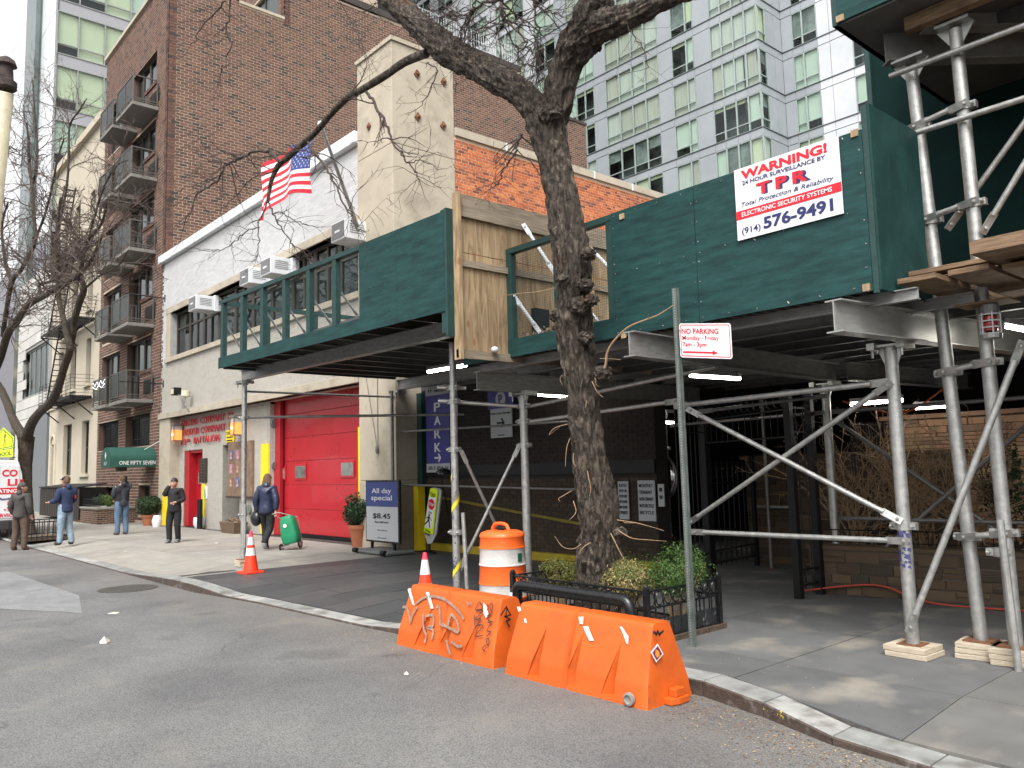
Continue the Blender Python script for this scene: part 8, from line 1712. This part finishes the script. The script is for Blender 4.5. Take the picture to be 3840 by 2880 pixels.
    for i in range(m_ + 1):
        th = math.pi * i / m_; z = -math.cos(th); r = math.sin(th)
        for j in range(n):
            a = 2 * math.pi * j / n; x, y = r * math.cos(a), r * math.sin(a); X_, Y_, Z_ = x * .076, y * .096, z * .118
            if z < -.1: X_ *= 1 + (z + .1) * .38; Y_ += (-z - .1) * .018 if y > 0 else (z + .1) * -.03
            if y > .85 and -.45 < z < .05: Y_ += .022 * (1 - abs(x) / .3) * (1 - abs(z + .22) / .3) if abs(x) < .3 and abs(z + .22) < .3 else 0
            if y > .6 and abs(z - .08) < .12 and .2 < abs(x) < .5: Y_ -= .007
            vs.append(Hh(X_, Y_, Z_))
    hm = MB().add(vs, [(i * n + j, i * n + (j + 1) % n, (i + 1) * n + (j + 1) % n, (i + 1) * n + j) for i in range(m_) for j in range(n)]); 
    for s in (-1, 1): hm.ball(Hh(s * .078, -.005, -.005), .02 * S, 8, (.6, 1, 1.4))
    hm.build('head', skin, t, smooth=True)
    eb = MB(); 
    for s in (-1, 1): eb.ball(Hh(s * .030, .083, .010), .010 * S, 8)
    eb.build('eyes', MT['plastic_white'], t); eb = MB()
    for s in (-1, 1): eb.ball(Hh(s * .030, .0925, .010), .0045 * S, 6); eb.bar(Hh(s * .016, .094, .034), Hh(s * .046, .086, .034), .006 * S)
    eb.build('pupils_and_brows', haird, t); MB().bar(Hh(-.02, .095, -.062), Hh(.02, .095, -.062), .008 * S).build('mouth', mat('lips', (.33, .10, .085), .5), t)
    # hair
    vs = []; fs = []; n = 26; m_ = 12
    for i in range(m_ + 1):
        th = (math.pi * .62) * i / m_
        for j in range(n):
            a = 2 * math.pi * j / n; x, y, z = math.sin(th) * math.cos(a), math.sin(th) * math.sin(a), math.cos(th)
            lim = .25 if y > .35 else (.02 if y > -.1 else -.45)
            zz = max(z, lim); k = math.sqrt(max(0, 1 - zz * zz)) / max(1e-4, math.sqrt(x * x + y * y)) if zz != z else 1
            q = 1 + .05 * noise.noise(Vector((x * 6, y * 6, z * 6))); vs.append(Hh(x * k * .082 * q, y * k * .102 * q - .004, zz * .126 * q + .002))
    fs = [(i * n + j, i * n + (j + 1) % n, (i + 1) * n + (j + 1) % n, (i + 1) * n + j) for i in range(m_) for j in range(n)]; MB().add(vs, fs).build('hair', hair, t, smooth=True)
    if hair_long:
        mb = MB(); r_ = random.Random(1)
        for i in range(46): a = R(r_.uniform(195, 345)); s0 = Hh(.07 * math.cos(a), .09 * math.sin(a), r_.uniform(-.02, .07)); mb.tube([s0, Hh(.088 * math.cos(a) + r_.gauss(0, .006), .10 * math.sin(a) - .01, -.07), Hh(.085 * math.cos(a) + r_.gauss(0, .02), .085 * math.sin(a) - .04, -.15), Hh(.08 * math.cos(a) + r_.gauss(0, .03), .07 * math.sin(a) - .055, r_.uniform(-.27, -.20))], [.012 * S, .016 * S, .013 * S, .004 * S], 5)
        mb.build('long_hair', hair, t, smooth=True)
    # clothes
    tr_ = []
    for a, b, c in (('hil', 'knl', 'anl'), ('hir', 'knr', 'anr')):
        A_, B_, C_ = P[a], P[b], P[c]; tr_.append([('pelvis', (.135, .12)), (a, .104), (tuple(A_.lerp(B_, .5)), .092), (b, .077), (tuple(B_.lerp(C_, .55)), .068), (tuple(C_ + Vector((0, 0, -.0))), .062), (tuple(C_ + Vector((0, .01, -.03))), .06)])
    sk('trousers', [[(tuple(P['waist'] + Vector((0, 0, .04))), (.125, .11)), ('pelvis', (.135, .12))]] + tr_, trouser, 2, 1.2)
    jt = [[(tuple(P['pelvis'] + Vector((0, 0, -.13))), (.150, .13)), (tuple(P['pelvis'] + Vector((0, 0, -.03))), (.155, .135)), (tuple(P['pelvis'] + Vector((0, 0, .06))), (.15, .13)), ('waist', (.145, .125)), ('chest', (.155, .12)), ('uc', (.12, .10)), (tuple(P['neckb'] + Vector((0, 0, -.02))), .075), (tuple(P['neckb'] + Vector((0, 0, .025))), .068)]]
    for a, b, c in (('shl', 'ell', 'hal'), ('shr', 'elr', 'har')):
        A_, B_, C_ = P[a], P[b], P[c]; jt.append([('uc', (.12, .10)), (a, .068), (tuple(A_.lerp(B_, .55)), .066), (b, .060), (tuple(B_.lerp(C_, .6)), .052), (tuple(B_.lerp(C_, .96)), .040)])
    sk('jacket', jt, top, 2, bulk)
    if hood: MB().ball(W(P['neck'] + Vector((0, -.085, -.035))), .10 * S, 14, (1.15, .7, .85)).build('hood', top, t, smooth=True)
    if vest: sk('vest', [[(tuple(P['pelvis'] + Vector((0, 0, -.06))), (.165, .145)), ('waist', (.16, .14)), ('chest', (.18, .15)), ('uc', (.15, .13)), (tuple(P['neckb'] + Vector((0, 0, -.01))), .085)]] + [[('uc', (.15, .13)), (tuple(P['uc'].lerp(P[a_], .7)), .085)] for a_ in ('shl', 'shr')], vest, 2, 1.32)
    for a, b in (('anl', 'tol'), ('anr', 'tor')):
        A_, B_ = P[a], P[b]; d = (B_ - A_); d2 = Vector((d.x, d.y, d.z)).normalized(); h_ = A_ - d2 * .06 + Vector((0, 0, -.035)); mb = MB(); 
        skinmesh('shoe', [W(h_), W(A_ + Vector((0, 0, -.02)) + d2 * .04), W(B_ + Vector((0, 0, -.0)))], [(0, 1), (1, 2)], [.060 * S, .064 * S, .055 * S], shoe, t, 2)
    if cap == 'beanie': MB().lathe((0, 0, 0), [(.0, .0)], 3) ; mb = MB(); mb.ball(Hh(0, -.004, .045), .098 * S, 18, (.9, 1.1, 1.0)); mb.build('beanie', mat('grey_knit', (.07, .07, .07), .9, var=.25, scale=90, bump=.4), t, smooth=True)
    if cap == 'cap': mb = MB(); mb.ball(Hh(0, -.004, .05), .092 * S, 18, (.93, 1.12, .95)); mb.build('cap', MT['black'], t, smooth=True); MB().prism([Hh(-.06, .07, .045), Hh(.06, .07, .045), Hh(.05, .16, .035), Hh(0, .175, .033), Hh(-.05, .16, .035)], up_ * .008).build('cap_peak', MT['black'], t)
    return t, W, P, Hh
def cloth(name, c, var=.3, sc=7, bump=1.0, rough=.85, **k): return mat(name, c, rough, var=var, scale=sc, bump=bump, bscale=11, **k)
denim = cloth('light_denim', (.20, .27, .34), .3, 6); denim2 = cloth('blue_denim', (.085, .14, .22), .3, 6); shoeb = mat('brown_shoe', (.10, .055, .032), .6); shoek = mat('dark_shoe', (.03, .028, .026), .6)
def toward(dx, dy): return math.atan2(dy, dx) - math.pi / 2
# man in grey hoodie and brown trousers, seen from behind
person('man in grey hoodie, knit cap and brown work trousers standing on the road', 72, 2063, RZ, 1.76, toward(-.6, .7), dict(elr=(.27, -.03, 1.14), har=(.26, .07, .90), ell=(-.27, -.03, 1.14), hal=(-.26, .08, .90), knl=(-.13, .02, .49), knr=(.13, .02, .49), anl=(-.15, -.03, .08), anr=(.15, -.02, .08), tol=(-.18, .11, .035), tor=(.2, .12, .035), look=(.7, .7, 0)), cloth('charcoal_hoodie', (.050, .047, .043)), cloth('brown_canvas', (.085, .055, .04)), shoeb, haird, cap='beanie', hood=True, bulk=1.38)
t_, W_, P_, H_f = person('man in navy hoodie, black cap and light jeans gesturing with one hand', 243, 2042, 0, 1.78, toward(-.85, -.35), dict(elr=(.25, .02, 1.13), har=(.12, .24, 1.03), ell=(-.24, .02, 1.14), hal=(-.24, .30, 1.10), anl=(-.13, .02, .08), anr=(.12, -.10, .08), tol=(-.15, .19, .035), tor=(.18, .06, .035)), cloth('navy_sweatshirt', (.016, .028, .075)), denim, shoek, hairb, cap='cap', hood=True, bulk=1.36)
for a, b, c_, m_ in ((.205, .0, 1.22, sred), (.16, -.13, 1.22, sred), (.0, .135, 1.30, MT['white'])): MB().ball(W_((a * 1.0, b, c_)), .055, 10, (.5, .5, 1.0)).build('print', m_, t_, smooth=True)
t_, W_, P_, H_f = person('man in black vest over dark sleeves and blue jeans talking on a phone', 455, 2005, 0, 1.80, toward(-.95, -.1), dict(har=(.10, .13, 1.62), elr=(.27, .16, 1.36), shr=(.20, .0, 1.43), ell=(-.24, .03, 1.16), hal=(-.14, .20, 1.03), look=(0, 1, -.1)), cloth('slate_sleeve', (.032, .038, .05)), denim2, shoeb, hairb, hood=True, vest=cloth('black_vest', (.012, .012, .015)))
MB().obox(H_f(.085, .03, -.02), Vector((.01, 0, 0)), Vector((0, .06, 0)), Vector((0, 0, .12))).build('phone', MT['black'], t_)
t_, W_, P_, H_f = person('woman in black walking towards the road with a phone at her ear', 652, 2035, 0, 1.66, toward(.75, -.75), dict(har=(.10, .07, 1.58), elr=(.25, .10, 1.30), ell=(-.25, -.02, 1.15), hal=(-.10, .17, 1.10), anl=(-.09, -.06, .08), anr=(.10, .06, .08), tol=(-.11, .10, .035), tor=(.11, .23, .035), knl=(-.11, .04, .49), knr=(.11, .07, .50), look=(.1, 1, -.05)), cloth('black_coat', (.012, .012, .013)), cloth('black_leggings', (.010, .010, .011)), mat('grey_trainer', (.10, .12, .14), .6), haird, female=True, bulk=1.42)
MB().obox(H_f(.08, .02, -.03), Vector((.01, 0, 0)), Vector((0, .05, 0)), Vector((0, 0, .11))).build('phone', MT['black'], t_)
MB().ball(H_f(0, -.085, .05), .035, 10).build('hair_bun', haird, t_, smooth=True)
mb = MB()
for s in (-1, 1): mb.tube([H_f(s * .03 + .02 * math.cos(a * .785), .1, .01 + .017 * math.sin(a * .785)) for a in range(9)], .0018, 4)
mb.build('glasses', MT['black'], t_)
quilt = mat('navy_quilted', (.018, .024, .06), .35, var=.35, scale=10, bump=.9, bscale=16, spec=.6)
t_, W_, P_, H_f = person('woman with long brown hair in navy quilted jacket walking away with a shopping cart', 1000, 2060, 0, 1.70, toward(-.6, .8), dict(hal=(-.25, .04, .86), ell=(-.27, -.04, 1.14), elr=(.27, -.05, 1.14), har=(.26, -.06, .88), anl=(-.09, .10, .08), tol=(-.11, .26, .04), knl=(-.10, .12, .50), knr=(.10, -.02, .50), anr=(.10, -.30, .20), tor=(.10, -.26, .06)), quilt, cloth('black_joggers', (.011, .011, .012)), mat('white_black_trainer', (.28, .28, .28), .6, var=.6, scale=40), hairb, hair_long=True, hood=True, female=True, bulk=1.5)
sc_o = t_
# handbag and shopping cart, held
hb = W_((-.30, .04, .78)); bg = thing('black_handbag', 'black handbag hanging beside the woman in the quilted jacket', 'handbag', hb); MB().ball(hb + Vector((0, 0, -.06)), .2, 14, (.85, .6, .9)).build('bag', MT['glossblack'], bg, smooth=True); MB().tube([hb + Vector((-.12, 0, .06)), hb + Vector((-.03, 0, .42)), hb + Vector((.06, 0, .5)), hb + Vector((.12, 0, .06))], .012, 6).build('strap', MT['black'], bg)
cc = Zp(1090, 2062, 0); ca_ = thing('shopping_cart', 'green two wheeled shopping trolley pulled behind the woman', 'shopping cart', cc); hnd = W_((.27, -.08, .84)); grn = mat('green_nylon', (.008, .22, .10), .55, var=.15, scale=6, bump=.3, bscale=14)
up = ((hnd - (cc + Vector((-.1, .12, .1)))).normalized() + Vector((0, 0, 1.6))).normalized(); sd = Vector((.8, .6, 0)).normalized(); sd = (sd - up * sd.dot(up)).normalized(); bk = up.cross(sd); b0 = cc + Vector((-.02, .05, .14)); n = 20; vs = []; lv_ = [(0, .85, .9), (.03, 1.0, 1), (.2, 1.08, 1.05), (.42, .95, 1), (.56, .82, .9), (.60, .7, .8), (.63, .45, .6)]
for h_, a, b in lv_:
    for j in range(n): t = 2 * math.pi * j / n; ex = lambda v: math.copysign(abs(v) ** .42, v); q = 1 + .05 * noise.noise(Vector((j, h_ * 5, 2))); vs.append(b0 + up * h_ + sd * ex(math.cos(t)) * .19 * a * q + bk * ex(math.sin(t)) * .13 * b * q)
MB().add(vs, [(i * n + j, i * n + (j + 1) % n, (i + 1) * n + (j + 1) % n, (i + 1) * n + j) for i in range(len(lv_) - 1) for j in range(n)] + [tuple(range(n - 1, -1, -1)), tuple((len(lv_) - 1) * n + j for j in range(n))]).build('bag', grn, ca_, smooth=True)
mb = MB(); fl_ = [b0 + sd * s * .17 + bk * .15 for s in (-1, 1)]; sg_ = 1 if bk.dot(CAM - cc) > 0 else -1
for s, f in zip((-1, 1), fl_): mb.tube([f - up * .06, f + up * .55, hnd + sd * s * .09 * .9], .009, 6)
mb.tube([hnd - sd * .09, hnd + sd * .09], .012, 6); mb.tube([fl_[0], b0 - sd * .19 - bk * .15 - up * .04, b0 + sd * .19 - bk * .15 - up * .04, fl_[1]], .008, 6); mb.tube([cc - sd * .22 + Z1 * .09, cc + sd * .22 + Z1 * .09], .009, 6); mb.build('frame', MT['galv'], ca_)
for s in (-1, 1):
    c = cc + sd * s * .23 + Z1 * .09; MB().cyl(c - sd * .012, c + sd * .012, .09, 20).build('wheel', MT['black'], ca_); MB().cyl(c - sd * .014, c + sd * .014, .055, 14).build('rim', MT['galv'], ca_)
dp = b0 + up * .42 + sg_ * bk * .145 - sd * .02; MB().prism([dp + (sd * math.cos(t * .524) + up * math.sin(t * .524)) * .045 for t in range(12)], sg_ * bk * .003).build('round_logo', MT['white'], ca_)
# ------------------------------------------------------------------ van, school sign, skip, pole
vx = -29.2; vp_ = Yp(95, 1648, 4.4)
vn = thing('service_van', 'rear of a white van with red lettering at the left edge', 'van', (-31.5, 3.6, RZ)); vr = Xp(88, 1900, -29.6).y; vw = mat('van_white', (.66, .67, .68), .3, var=.03, coat=.4); x1 = -29.6; yR = vr; yL = yR - 2.0; zt = 2.35
prof = [(yL, .35), (yR, .35), (yR, 1.2), (yR - .06, 1.9), (yR - .16, zt - .05), (yR - .3, zt), (yL + .3, zt), (yL + .16, zt - .05), (yL + .06, 1.9), (yL, 1.2)]
MB().prism([(x1, y, z) for y, z in prof], (-5.2, 0, 0)).build('body', vw, vn, bevel=.03)
MB().box((x1 - .05, yL + .03, .2), (x1 + .14, yR - .03, .5)).build('bumper', mat('bumper_dark', (.03, .03, .032), .5), vn, bevel=.03)
for y0, y1 in ((yL + .14, yL + .98), (yL + 1.02, yR - .14)):
    d = MB().box((x1, y0, .55), (x1 + .02, y1, 2.2)).build('rear_door', vw, vn, bevel=.01); MB().box((x1 + .02, y0 + .3, .55), (x1 + .024, y0 + .305, 2.2)).build('crease', MT['alu'], d)
MB().box((x1 + .0, yR - .12, 1.35), (x1 + .03, yR - .02, 1.75)).build('tail_light', mat('tail_light', (.35, .02, .02), .2), vn)
for dx in (-.9, -4.3):
    for yy in (yR - .25, yL + .02): w_ = MB().cyl((x1 + dx, yy, .22), (x1 + dx, yy + .22, .22), .34, 24).build('wheel', MT['black'], vn); MB().cyl((x1 + dx, yy + .215, .22), (x1 + dx, yy + .225, .22), .19, 16).build('rim', MT['alu'], w_)
MB().box((x1 - 4.8, yL + .4, zt), (x1 - .3, yL + .44, zt + .08)).box((x1 - 4.8, yR - .44, zt), (x1 - .3, yR - .4, zt + .08)).box((x1 - .5, yL + .2, zt + .08), (x1 - .42, yR - .2, zt + .12)).build('roof_rack', MT['alu'], vn)
MB().box((x1 + .02, yL + .14, 1.30), (x1 + .027, yR - .12, 1.5)).build('red_stripe', sred, vn)
def vt(s, z, h, wd, m, dx=.03): text(s, h, vn, m, (x1 + dx - .002, yR - .2, z), Y1, depth=.003, bold=.04, width=wd, align='RIGHT')
vt('CO', 1.86, .2, .42, sred); vt('LI', 1.57, .2, .26, sred); vt('HEATING', 1.34, .11, .7, MT['white'], .032); vt('Plumbing', 1.12, .08, .5, snav); vt('8-', .95, .13, .26, sred); vt('-97', .78, .13, .34, sred); vt('SERVICE', .60, .1, .6, sred)
sp_ = Yp(30, 1700, 5.0); ss = thing('school_crossing_sign', 'lime yellow school crossing sign with two walking figures and SCHOOL plate', 'street sign', (sp_.x, 5.0, 0)); YQ = 4.95
pc = lambda x, y: Yp(x * .6304, 1500 + y * .6304, YQ)
top, bl, br = pc(18, 163), pc(-38, 280), pc(72, 280); cxs = top.x; hw_ = (pc(82, 225).x - cxs); zt_, zm_, zb_ = top.z, pc(82, 222).z, pc(70, 283).z
MB().prism([(cxs - hw_ * .95, YQ, zb_), (cxs + hw_ * .95, YQ, zb_), (cxs + hw_, YQ, zm_), (cxs, YQ, zt_), (cxs - hw_, YQ, zm_)], (0, .01, 0)).build('pentagon', lime, ss)
k_ = .93; MB().prism([(cxs - hw_ * .95 * k_, YQ - .002, zb_ + .03), (cxs + hw_ * .95 * k_, YQ - .002, zb_ + .03), (cxs + hw_ * k_, YQ - .002, zm_ - .02), (cxs, YQ - .002, zt_ - .05), (cxs - hw_ * k_, YQ - .002, zm_ - .02)], (0, -.001, 0)).build('black_border', MT['black'], ss); k_ = .89; MB().prism([(cxs - hw_ * .95 * k_, YQ - .005, zb_ + .05), (cxs + hw_ * .95 * k_, YQ - .005, zb_ + .05), (cxs + hw_ * k_, YQ - .005, zm_ - .03), (cxs, YQ - .005, zt_ - .08), (cxs - hw_ * k_, YQ - .005, zm_ - .03)], (0, -.001, 0)).build('inner_face', lime, ss)
walker(ss, Vector((cxs + hw_ * .25, YQ - .008, zb_ + .5 * (zt_ - zb_) * .86)), (zt_ - zb_) * .75, MT['black'], X1, Z1); walker(ss, Vector((cxs - hw_ * .42, YQ - .008, zb_ + .42 * (zt_ - zb_) * .86)), (zt_ - zb_) * .6, MT['black'], X1, Z1)
pz0, pz1 = pc(75, 337).z, pc(78, 287).z; MB().box((cxs - hw_ * .95, YQ, pz0), (cxs + hw_ * .95, YQ + .01, pz1)).build('school_plate', lime, ss); text('SCHOOL', (pz1 - pz0) * .5, ss, MT['black'], (cxs, YQ - .001, pz0 + (pz1 - pz0) * .25), X1, depth=.002, bold=.015, align='CENTER', width=hw_ * 1.7)
MB().box((cxs - .03, YQ + .01, 0), (cxs + .03, YQ + .05, zt_ - .1)).build('post', mg, ss)
dk_ = thing('refuse_enclosure', 'long black slatted metal refuse box before the beige townhouse', 'refuse box', (-40, 8.5, 0)); a, b = Zp(150, 1930, 0), Zp(255, 1935, 0); bx0 = Yp(148, 1900, 8.3).x; bx1 = Yp(292, 1900, 8.3).x; zt2 = Yp(250, 1830, 8.3).z
MB().box((bx0, 8.34, .1), (bx1, 9.3, zt2)).build('box', MT['black'], dk_); x = bx0
while x < bx1 - .05: MB().box((x + .02, 8.3, .12), (x + .30, 8.34, zt2 - .04)).build('panel', mat('dark_brown_steel', (.032, .024, .02), .5, metal=.3) if 'dark_brown_steel' not in bpy.data.materials else bpy.data.materials['dark_brown_steel'], dk_); x += .34
MB().prism([(bx0 - .03, 8.25, zt2), (bx1 + .03, 8.25, zt2), (bx1 + .03, 9.35, zt2 + .12), (bx0 - .03, 9.35, zt2 + .12)], (0, 0, .04)).build('lid', MT['black'], dk_)
rp_ = thing('rusty_pole', 'top of a peeling cream steel pole with rusty black fittings at the left edge', 'pole', Yp(-20, 1500, 2.0)); YP = 2.0
p0, p1 = Yp(-75, 1300, YP), Yp(18, 345, YP); rr0 = 30 * proj(p1)[2] / FPX; crm = mat('peeling_cream_paint', (.52, .47, .33), .6, var=.15, scale=8, bump=.3, dirt=((.22, .10, .05), 6, .58, .9)); bl_ = mat('sooty_rust', (.045, .032, .028), .8, var=.7, scale=14, bump=.8)
e = p1 - p0; p0 = Vector((p0.x + e.x * ((RZ - p0.z) / e.z), p0.y, RZ)); MB().tube([p0, p0.lerp(p1, .5), p1], [rr0 * 1.05, rr0, rr0], 18).build('shaft', crm, rp_, smooth=True)
q = Yp(20, 300, YP); MB().lathe(q + Z1 * -.05, [(rr0 * 1.15, -.10), (rr0 * 1.3, -.08), (rr0 * 1.3, .02), (rr0 * .9, .05), (rr0 * .8, .25), (rr0 * 1.25, .28), (rr0 * 1.0, .36), (rr0 * .3, .42)], 18).build('cap', bl_, rp_, smooth='auto'); MB().box(q + Vector((-.02, -.1, -.02)), q + Vector((.11, .08, .03))).build('bracket', bl_, rp_)
# yellow paint flecks on the near kerb
mb = MB(); r_ = random.Random(2)
for cx in (2760, 2830, 2905):
    for i in range(26):
        p = Zp(cx + r_.gauss(0, 16), 2640 + (cx - 2760) * .35 + r_.gauss(0, 7), -.06); y = kerbY(p.x) - .003; z = -.06 + r_.gauss(0, .012); s = r_.uniform(.003, .012); mb.quad((p.x - s, y, z), (p.x, y, z - s), (p.x + s, y, z), (p.x, y, z + s * .8))
mb.build('yellow_paint', MT['yellow'], kerb)['kind'] = 'stuff'
